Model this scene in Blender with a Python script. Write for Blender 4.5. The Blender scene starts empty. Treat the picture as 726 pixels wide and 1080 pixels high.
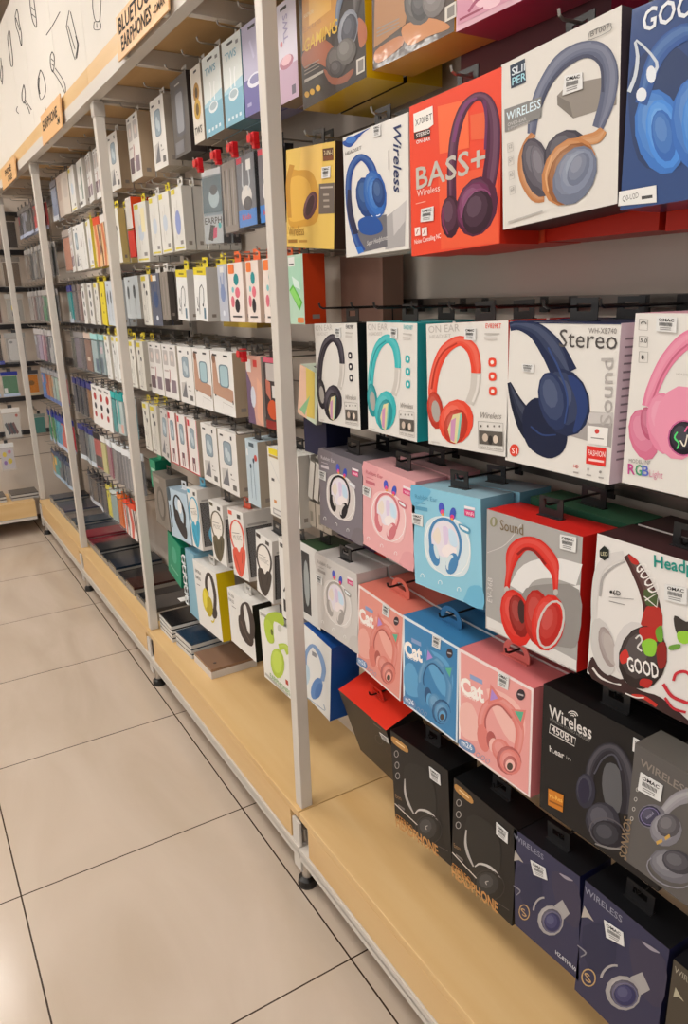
import bpy, math, random, json
from mathutils import Vector, Matrix
WORLD=.6
EXPO=0.16
# printed artwork of the packages, in package coordinates (units of 0.2 mm); g = y, z, width, height, tilt on the rack
ART={
'gaming':{"g":[0.147,1.875,0.222,0.22,1.3],"a":[["p","#c98f3e",[-433,1385,174,1155,139,529,-150,483,-512,485]],["p","#e0ad55",[-314,1340,60,1198,27,658,-371,647]],["p","#9c5230",[-507,470,-440,487,-342,496,-238,496,-150,483,-75,452,-4,407,54,359,87,318,92,282,75,246,42,219,-1,208,-57,225,-130,262,-208,303,-277,331,-339,338,-398,333,-450,328,-488,336,-516,363,-535,403,-535,442]],["p","#a65a34",[451,457,474,458,509,436,544,405,568,377,578,349,582,317,578,286,569,264,549,248,520,236,489,233,467,247,454,291,445,357,444,420]],["p","#8a4a30",[-139,244,-104,227,-42,185,32,138,102,108,176,101,256,107,324,114,363,113,366,99,343,77,303,56,258,44,200,44,128,51,54,65,-8,86,-60,124,-106,176,-136,223]],["r","#5c6a80",[129,485,142,516,154,547,167,578,182,607,201,633,223,659,245,686,264,717,278,751,289,787,299,824,309,860],[92,497,95,532,96,567,99,602,106,636,118,668,134,697,151,726,165,756,177,790,189,826,200,862,211,898]],["r","#5c6a80+9",[110,491,126,533,142,575,160,615,185,652,213,687,236,728,248,776,254,828,259,879],[104,493,105,540,106,587,113,633,130,675,152,713,174,753,196,796,219,841,241,886]],["r","#5c6a80+18",[106,492,118,536,129,580,143,621,166,660,192,696,214,737,228,784,239,834,249,883],[103,493,107,539,111,586,120,630,139,671,162,709,184,749,203,793,222,840,240,887]],["r","#3a3433",[453,500,463,518,474,536,484,556,492,578,496,603,499,630,499,659,496,690,488,725,477,762,465,800,453,836],[381,525,379,548,377,571,375,593,372,617,368,643,363,672,358,701,353,732,348,765,344,800,339,836,335,871]],["r","#3a3433+9",[416,513,432,537,447,561,458,590,462,623,462,661,455,702,439,750,416,802,394,854],[403,517,396,549,390,580,383,613,376,649,370,688,366,728,366,771,369,816,372,861]],["r","#3a3433+18",[409,516,417,542,426,568,431,598,432,632,430,670,424,712,412,758,396,808,381,858],[402,518,400,548,398,577,395,609,391,645,385,683,381,724,377,768,373,815,370,861]],["p","#7b7f8a",[445,367,404,315,340,283,266,278,197,303,147,353,127,417,142,482,187,535,253,565,326,566,392,540,439,491,458,430]],["p","#7b7f8a+10",[396,403,355,355,292,332,225,339,172,376,147,433,158,494,201,541,265,563,331,554,382,517,405,462]],["p","#7b7f8a+20",[340,443,306,410,256,399,208,417,182,457,187,502,221,536,272,545,318,527,344,488]],["p","#2c2f3c",[429,369,396,327,346,301,288,297,235,316,197,355,183,406,195,458,230,500,281,524,338,527,389,506,425,468,439,419]],["p","#2c2f3c+10",[390,397,358,359,309,340,257,345,216,374,198,419,207,467,241,505,290,523,341,517,381,488,399,444]],["p","#2c2f3c+20",[347,429,321,402,282,393,245,407,225,438,229,474,256,501,295,509,331,495,351,465]],["p","#3b3431",[252,185,217,141,155,117,77,116,-1,141,-64,187,-97,243,-93,300,-55,344,11,366,89,364,165,338,224,293,255,239]],["p","#3b3431+10",[196,217,161,178,98,160,26,170,-38,205,-75,255,-75,308,-37,347,27,363,99,352,161,317,196,268]],["p","#3b3431+20",[132,254,103,226,51,220,-3,237,-39,273,-42,312,-11,340,41,346,95,327,129,292]],["p","#55504c",[404,212,363,181,300,167,227,175,158,201,108,243,88,290,102,334,146,364,212,376,284,367,350,340,397,299,416,254]],["p","#55504c+10",[354,242,314,215,252,207,185,221,132,254,107,297,118,338,160,365,223,372,288,357,340,324,364,282]],["p","#55504c+20",[298,277,265,258,215,258,168,277,141,308,146,339,180,358,230,357,276,338,302,307]],["p","#2a2526",[190,154,172,130,136,118,89,118,39,133,-3,159,-29,190,-33,221,-14,245,23,257,71,255,120,240,161,215,186,184]],["p","#2a2526+10",[153,172,135,151,99,142,54,148,11,168,-16,196,-21,225,-2,247,35,255,80,248,121,228,148,201]],["p","#2a2526+20",[112,193,96,178,66,175,31,185,6,205,0,227,16,242,47,245,81,234,106,215]],["t","#d8b13c","GAMING",-0.0966,0.0928,0.12,0.0213,-0.4,1,0.2],["t","#b88348","Extra",-0.0975,0.125,0.0693,0.0099,-1.7,0,0],["t","#d9c89a","HEADPHONE",-0.0907,0.1469,0.0356,0.0064,-1.8,0,0],["p","#8e8176",[-487,348,-204,339,-204,332,-488,338]],["p","#8e8176",[-489,320,-206,312,-206,305,-490,310]],["p","#8e8176",[-492,292,-208,285,-208,278,-493,282]],["p","#b5aca2",[-496,246,-139,234,-141,213,-498,218]],["p","#c9c2b8",[415,164,544,160,540,49,411,49]],["p","#77706a",[439,149,522,146,519,63,436,63]],["p","#d8a52c",[-415,102,-421,92,-434,86,-453,85,-473,90,-491,99,-503,111,-507,124,-501,134,-488,140,-469,140,-449,135,-431,126,-419,114]],["p","#d8a52c",[-316,100,-321,90,-334,84,-352,83,-372,88,-389,97,-401,109,-405,122,-399,132,-386,138,-368,138,-348,133,-331,124,-319,112]],["p","#d8a52c",[-203,103,-208,93,-221,87,-239,86,-258,91,-275,100,-286,112,-290,124,-285,134,-272,139,-254,140,-235,135,-218,126,-207,114]]]},
'gaming2':{"g":[-0.0895,1.881,0.207,0.218,0.0],"a":[["p","#a8764a",[-461,690,52,522,-62,207,-497,159]],["p","#c07c45",[-101,198,-42,204,50,197,150,182,235,163,313,134,392,97,453,61,478,38,452,31,389,34,310,42,236,47,169,47,97,44,30,45,-24,57,-67,87,-102,131,-117,172]],["p","#b56f3c",[-475,132,-409,144,-309,151,-210,153,-141,149,-103,136,-82,116,-80,95,-102,77,-163,62,-259,47,-360,36,-434,36,-475,52,-499,80,-500,110]],["p","#4a4644",[286,234,260,181,203,150,126,148,43,174,-28,226,-72,293,-80,360,-50,413,11,442,90,442,170,412,237,361,278,298]],["p","#4a4644+10",[226,271,199,223,141,200,66,209,-4,248,-51,307,-61,370,-31,418,30,439,104,427,172,388,217,331]],["p","#4a4644+20",[158,312,134,278,84,269,27,288,-16,329,-27,376,-1,410,50,418,107,398,148,357]],["p","#2e2b2e",[241,241,223,202,185,178,136,173,83,191,39,226,12,273,8,321,27,360,66,384,117,386,168,368,211,333,237,287]],["p","#2e2b2e+10",[202,266,184,230,146,212,98,217,54,243,25,284,20,329,39,365,78,382,126,377,169,350,197,310]],["p","#2e2b2e+20",[158,294,142,269,110,260,74,273,47,301,41,335,58,360,90,368,126,355,152,327]],["p","#6a6260",[415,210,388,172,341,151,282,151,223,173,176,214,151,264,153,313,183,352,232,371,292,369,349,345,394,306,417,258]],["p","#6a6260+10",[372,239,345,204,297,189,242,198,194,229,166,274,167,320,195,355,244,368,298,358,345,327,372,284]],["p","#6a6260+20",[322,272,300,247,261,242,220,258,193,290,191,324,214,348,253,353,294,337,320,306]],["r","#4d4a4c",[48,408,58,439,66,471,76,499,92,519,118,532,152,542,191,549,230,559],[-19,432,-15,465,-13,500,-7,534,11,564,43,584,83,596,124,604,161,614]],["r","#4d4a4c+9",[14,420,31,461,47,501,69,532,104,553,149,570,195,586],[2,425,1,472,0,520,18,559,65,581,125,589,182,597]],["r","#4d4a4c+18",[7,423,19,466,30,508,51,542,89,563,138,578,187,592],[1,425,4,471,7,517,26,555,70,576,126,587,181,597]],["p","#8d857c",[-450,284,-140,269,-140,261,-450,274]],["p","#8d857c",[-451,259,-140,245,-140,237,-451,249]],["p","#8d857c",[-451,234,-140,221,-141,213,-451,224]],["p","#cfc8bd",[415,176,540,181,542,84,416,83]],["p","#7c756f",[442,163,521,165,522,99,443,98]]]},
'pink':{"g":[-0.3,1.8775,0.206,0.215,0.0],"a":[["p","#c98aa0",[-499,36,26,33,21,133,-506,300]],["p","#e2b9c4",[-59,75,-71,49,-110,37,-168,41,-234,60,-295,92,-338,129,-355,165,-341,191,-299,202,-239,197,-174,176,-115,145,-74,109]],["r","#9c3b5e",[-373,77,-350,89,-328,101,-306,112,-283,119,-257,121,-229,121,-198,119,-168,117],[-394,92,-372,104,-351,118,-329,130,-303,138,-273,141,-242,140,-211,138,-181,137]],["p","#8d2a4c",[-478,72,-231,72,-230,58,-477,57]]]},
'yellow2in1':{"g":[0.245,1.6058,0.1954,0.1846,-4.9923],"a":[["p","#e8c068",[-158,923,258,923,249,578,-224,595]],["p","#cf9a38",[-465,707,-426,743,-368,746,-301,733,-232,722,-159,721,-78,717,-2,707,62,685,111,646,153,594,184,536,203,480,210,420,206,356,189,296,157,250,102,223,28,210,-55,204,-135,202,-217,193,-303,184,-383,191,-441,232,-474,332,-488,473,-484,612]],["p","#e0b04c",[-460,603,-419,641,-359,662,-293,671,-229,672,-164,665,-94,649,-32,623,13,587,39,531,52,459,51,386,34,330,-6,296,-66,275,-135,263,-201,256,-266,249,-335,246,-398,255,-443,286,-470,352,-482,443,-479,535]],["r","#c08a30",[-373,286,-381,369,-392,453,-399,532,-397,599,-381,651,-358,692,-330,730,-303,770],[-463,286,-475,369,-488,455,-498,535,-498,606,-484,662,-461,707,-435,746,-411,787]],["p","#5a3038",[151,372,104,320,41,281,-25,264,-82,273,-116,306,-121,356,-96,413,-46,465,17,503,82,518,135,509,168,477,173,428]],["p","#5a3038+10",[108,393,62,345,3,314,-56,308,-96,329,-107,372,-85,425,-38,473,22,503,78,508,116,487,127,445]],["p","#5a3038+20",[60,416,23,382,-23,364,-62,370,-78,398,-64,437,-28,472,18,489,56,483,72,455]],["p","#3d2028",[84,382,52,343,12,314,-28,300,-58,305,-74,327,-71,363,-51,404,-17,443,23,471,61,484,91,479,106,457,104,422]],["p","#5b3726",[262,875,454,874,461,769,273,771]],["p","#7a4a30",[269,810,456,807,461,769,273,771]],["t","#e8d9b0","2-IN-1",0.0567,0.1642,0.0323,0.0082,-1.4,0,0],["p","#6a5f58",[199,580,487,579,491,316,196,314]],["p","#b8aca0",[229,554,454,551,456,536,231,539]],["p","#a89c90",[279,490,387,489,389,471,281,472]],["p","#a89c90",[284,439,392,439,394,421,286,422]],["p","#a89c90",[289,389,398,389,400,371,291,371]],["t","#9c6d28","Wireless",-0.0868,0.0204,0.0671,0.0207,3.3,0,0],["p","#9c6d28",[-446,74,-252,79,-250,46,-444,41]],["p","#b98a3a",[-213,73,-35,78,-33,54,-212,49]],["s","#e6e6e4",[256,721,414,723,414,626,255,622]]]},
'whiteblue':{"g":[0.0141,1.5902,0.1974,0.2015,0.68],"a":[["p","#1f4a9a",[-496,973,-488,977,-473,978,-454,978,-430,979,-405,981,-376,984,-340,986,-296,989,-231,993,-151,998,-80,1001,-41,1002,-46,1000,-79,995,-125,989,-165,981,-198,970,-231,957,-263,944,-291,933,-314,924,-332,917,-350,912,-370,911,-394,914,-422,922,-448,931,-468,940,-482,949,-492,958,-497,967]],["p","#3f74c0",[-271,969,-268,956,-281,945,-308,938,-345,938,-383,943,-416,953,-437,966,-441,980,-427,991,-399,997,-362,997,-323,992,-291,982]],["t","#6a625e","HEADSET",-0.0904,0.1713,0.0531,0.0057,1.5,0,0],["p","#a8a4a4",[179,279,453,363,435,29,149,20]],["p","#c4c0bf",[269,301,463,374,450,224,281,118]],["p","#6c6a70",[-284,212,-62,297,178,298,183,44,-256,21]],["r","#17418c",[-160,43,-183,67,-206,90,-229,112,-250,136,-269,164,-287,197,-304,234,-320,273,-334,313,-346,354,-355,396,-364,439,-369,483,-372,525,-371,564,-368,600,-362,635,-352,666,-339,694,-321,717,-298,736,-269,752,-238,764,-211,771,-194,772,-191,770,-180,766,-162,755,-141,741,-122,725,-105,709,-87,688,-70,663,-52,636,-33,610],[-277,23,-295,47,-313,71,-333,97,-352,126,-370,158,-388,194,-405,233,-422,275,-436,317,-448,360,-458,404,-465,450,-470,496,-472,540,-471,581,-466,620,-459,656,-448,691,-433,722,-414,750,-388,774,-357,796,-322,813,-283,826,-235,831,-178,824,-126,807,-84,786,-49,764,-18,741,7,715,26,688,41,661,55,635,69,610]],["r","#17418c+9",[-219,33,-246,74,-272,115,-298,162,-325,221,-353,287,-375,356,-390,427,-399,501,-400,569,-392,629,-376,683,-348,726,-304,759,-250,782,-207,789,-175,780,-133,758,-91,730,-54,697,-18,654,19,610],[-241,29,-282,69,-323,109,-361,159,-392,220,-419,289,-439,360,-454,434,-462,510,-462,580,-453,643,-435,699,-405,747,-359,785,-300,814,-231,825,-151,810,-82,778,-28,740,4,698,21,653,38,610]],["r","#17418c+18",[-232,31,-262,72,-292,113,-320,161,-349,220,-376,287,-398,357,-413,430,-422,504,-422,573,-414,634,-397,689,-368,733,-323,769,-267,794,-216,802,-169,791,-116,765,-69,734,-33,698,-1,654,30,610],[-242,29,-279,69,-317,110,-351,159,-381,220,-408,288,-429,359,-443,433,-452,508,-452,578,-443,640,-426,697,-396,743,-350,781,-292,809,-228,820,-157,805,-91,775,-38,739,-4,698,18,654,39,610]],["r","#2a2c4a",[-270,189,-292,238,-316,287,-337,334,-353,381,-363,427,-369,473,-372,519,-377,566],[-357,186,-381,236,-407,286,-430,336,-445,387,-449,437,-445,484,-438,530,-432,575]],["r","#2f6fc4",[-317,71,-307,56,-297,42,-288,27,-278,13],[-230,82,-218,69,-206,55,-194,41,-183,27]],["p","#123a78",[12,455,10,385,-21,331,-75,303,-142,308,-209,346,-263,410,-293,486,-291,559,-258,613,-201,638,-133,629,-66,590,-15,528]],["p","#123a78+10",[-39,481,-43,416,-77,371,-133,357,-196,381,-249,435,-279,505,-275,572,-239,617,-182,627,-118,602,-67,548]],["p","#123a78+20",[-98,508,-104,461,-136,434,-183,438,-228,473,-252,525,-246,573,-213,599,-165,594,-121,559]],["p","#235aa8",[183,457,178,377,140,315,76,283,-2,289,-78,333,-139,408,-169,497,-164,581,-123,643,-56,671,24,659,99,613,156,541]],["p","#235aa8+10",[124,487,117,412,75,361,10,346,-62,373,-122,437,-153,519,-145,596,-102,647,-34,658,38,627,96,565]],["p","#235aa8+20",[57,519,48,465,9,434,-46,440,-96,481,-122,541,-113,597,-73,626,-17,619,32,578]],["p","#2b68b8",[149,449,145,386,118,338,72,313,17,317,-39,352,-82,408,-105,477,-101,542,-73,590,-25,612,32,605,87,570,128,514]],["p","#2b68b8+10",[106,471,101,413,71,373,24,361,-27,382,-71,431,-93,494,-88,553,-57,593,-9,602,43,580,85,532]],["p","#2b68b8+20",[57,496,51,454,23,430,-16,434,-52,465,-71,511,-65,554,-37,577,3,572,39,541]],["p","#173c78",[162,471,159,421,138,383,103,364,61,368,19,395,-14,439,-32,493,-29,543,-8,581,29,599,72,593,114,566,145,522]],["p","#173c78+10",[128,489,125,443,102,411,67,402,27,419,-6,457,-23,506,-19,552,4,584,40,591,80,574,112,536]],["p","#173c78+20",[91,508,87,475,66,456,36,459,8,483,-6,519,-2,553,20,572,50,568,77,544]],["p","#1d4f9a",[-264,290,-239,303,-201,311,-156,315,-113,315,-68,310,-19,300,26,288,62,272,89,251,110,225,120,199,115,180,90,167,47,159,-3,155,-51,154,-98,158,-149,167,-195,179,-231,194,-254,216,-268,243,-272,270]],["r","#dfe6ee",[83,313,71,309,60,306,49,305,37,306,25,308],[93,307,81,302,67,299,52,297,37,298,22,301]],["t","#23305c","Wireless",0.0595,0.1951,0.1028,0.022,-90.5,1,0.35],["p","#b6b0ac",[219,783,233,780,229,637,215,639]],["r","#b6b0ac",[412,460,412,459],[418,459,418,459]],["t","#d8d4d2","Super Headphones",-0.0265,0.015,0.0648,0.008,4.3,0,0.3],["s","#e6e6e4",[8,1003,117,997,116,912,10,919]]]},
'bass':{"g":[-0.1927,1.5912,0.2065,0.2199,1.5985],"a":[["p","#ee6a3e",[-163,1021,177,990,196,673,-143,697]],["p","#e2603a",[204,881,494,854,494,676,214,719]],["p","#e85a38",[-161,543,494,507,510,3,-131,19]],["r","#4a1a38",[51,349,51,398,49,446,48,493,48,539,51,583,56,625,62,665,70,704,79,740,91,774,104,806,120,837,136,866,155,890,173,910,193,926,215,939,237,949,259,955,277,956,291,954,302,949,311,943,318,936,326,926,334,911,343,890,351,864,358,836,363,807,367,776,369,740,369,703,369,666,367,632,364,602,359,574,353,548,346,521,340,493,334,464,327,435,321,406,314,376,308,346],[-56,367,-56,416,-56,464,-56,513,-55,560,-52,606,-48,649,-42,692,-35,733,-26,772,-14,808,0,843,17,876,36,907,57,935,81,959,110,977,142,992,176,1002,209,1008,243,1011,279,1008,317,1000,355,986,390,966,420,942,444,914,464,885,480,853,493,819,503,785,509,749,513,710,513,671,513,633,511,597,509,565,505,535,500,506,494,479,488,451,481,422,472,394,463,365,454,337,445,308]],["r","#4a1a38+9",[-3,358,5,438,12,516,21,589,32,659,43,725,61,784,85,838,114,887,147,924,185,950,228,967,267,972,300,965,330,951,354,930,375,897,392,851,404,801,411,744,412,681,409,622,402,572,392,527,383,480,380,430,379,379,378,327],[-23,362,-32,444,-40,526,-43,604,-36,676,-23,743,-4,805,21,862,52,913,90,954,138,983,192,1000,247,1006,304,998,362,976,411,941,447,896,473,844,491,787,499,726,501,661,499,600,495,548,487,500,475,455,455,409,429,365,404,320]],["r","#4a1a38+18",[-15,360,-11,440,-8,520,-1,594,8,665,20,731,38,792,62,847,92,896,127,935,168,962,215,979,260,984,302,977,342,959,375,934,401,897,421,849,435,796,442,737,444,674,441,614,435,564,426,518,416,471,408,422,401,373,393,323],[-24,362,-29,444,-33,524,-32,601,-25,673,-12,740,6,802,31,858,62,909,99,949,145,977,198,995,250,1000,303,992,357,972,402,940,435,897,460,845,477,790,485,729,487,664,484,604,480,552,472,505,460,459,444,412,425,366,405,319]],["r","#7a3a6c",[37,739,51,775,65,812,79,846,96,876,115,900,138,921,161,938,183,951,204,959,226,963,251,965,276,969],[2,750,15,787,28,824,41,860,58,891,79,917,102,940,127,958,154,972,182,980,212,982,239,981,266,981]],["r","#652a58",[331,943,338,911,346,880,353,848,357,813,357,771,355,726,351,679,349,632],[367,936,372,905,378,875,382,843,384,806,384,765,380,720,376,673,373,627]],["p","#3a1228",[93,220,79,158,45,111,-1,89,-52,97,-96,133,-125,192,-132,260,-117,323,-82,369,-34,389,16,380,59,343,86,286]],["p","#3a1228+10",[55,245,40,187,5,148,-40,139,-83,163,-113,213,-122,276,-106,334,-70,371,-25,379,18,355,47,306]],["p","#3a1228+20",[12,271,-2,229,-32,207,-67,213,-94,245,-102,292,-88,334,-58,355,-23,349,4,317]],["r","#7b2c58",[-114,321,-116,294,-119,266,-120,238,-116,211,-104,186,-87,163,-69,141,-52,119],[-98,318,-99,290,-102,263,-102,236,-98,210,-87,187,-72,166,-54,144,-38,122]],["p","#4d1a38",[481,201,424,129,338,83,237,73,142,104,73,169,45,256,65,345,129,418,221,459,322,463,412,430,474,367,498,286]],["p","#4d1a38+10",[412,244,356,179,271,144,178,151,104,199,69,275,85,358,146,424,234,455,325,444,394,396,426,324]],["p","#4d1a38+20",[333,294,287,247,218,231,152,254,115,306,122,368,170,414,240,428,305,405,340,354]],["p","#6b2850",[401,222,347,166,273,132,193,127,121,154,74,207,62,276,88,345,146,401,223,432,304,433,371,405,414,354,424,289]],["p","#6b2850+10",[348,258,296,207,224,182,152,190,99,229,81,290,102,355,158,405,231,428,301,418,351,379,368,321]],["p","#6b2850+20",[287,299,246,263,189,252,140,271,117,313,129,362,173,397,229,407,278,387,300,347]],["p","#2f1024",[431,179,386,126,321,93,247,87,181,111,135,159,119,222,138,286,187,338,255,369,328,371,392,347,434,300,448,241]],["p","#2f1024+10",[381,211,337,163,274,138,208,144,157,180,136,235,152,295,199,343,263,365,328,357,376,322,396,269]],["p","#2f1024+20",[325,248,289,214,239,203,193,219,169,257,177,302,214,336,265,346,310,329,333,291]],["r","#8a4470",[112,217,116,256,131,293,157,327,192,354,232,372,275,381,317,380,356,371,390,353,417,326],[99,219,103,259,119,298,146,332,182,360,224,379,270,389,316,388,360,377,398,357,426,329]],["p","#ebe6df",[-460,1039,-220,1039,-212,911,-278,897,-456,907]],["t","#1d1b1c","X700BT",-0.0872,0.1893,0.0415,0.0096,0.6,0,0],["p","#3a2522",[-456,903,-254,895,-251,845,-453,855]],["t","#e8ddd8","STEREO",-0.0857,0.1732,0.0354,0.0054,-1.7,1,0],["t","#e8ddd8","ON-EAR",-0.0856,0.1639,0.036,0.0054,-2.7,1,0],["t","#bfb8ae","BASS+",-0.087,0.0987,0.1606,0.0328,0.8,1,0],["t","#f0cfc4","Wireless",-0.0853,0.0873,0.0571,0.0101,0.5,0.3,0],["p","#f0b0a0",[-444,392,-315,393,-314,387,-444,386]],["p","#ecdcd6",[-464,213,-393,213,-389,150,-460,149]],["r","#a05048",[-435,163,-431,171,-426,179,-421,186,-417,192,-414,194,-412,194,-409,194,-405,195],[-445,166,-441,174,-436,182,-431,190,-426,195,-422,199,-416,200,-412,200,-409,200]],["p","#ecdcd6",[-372,202,-303,202,-299,139,-368,139]],["r","#a05048",[-345,152,-340,160,-335,168,-331,176,-327,181,-324,183,-322,183,-319,183,-315,184],[-354,155,-350,163,-345,171,-340,179,-336,185,-331,188,-326,189,-322,189,-319,189]],["t","#f2dcd6","Noise Cancelling NC",-0.0933,0.0181,0.0672,0.007,2.2,1,0],["s","#e6e6e4",[-371,342,-213,341,-216,238,-380,245]]]},
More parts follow.
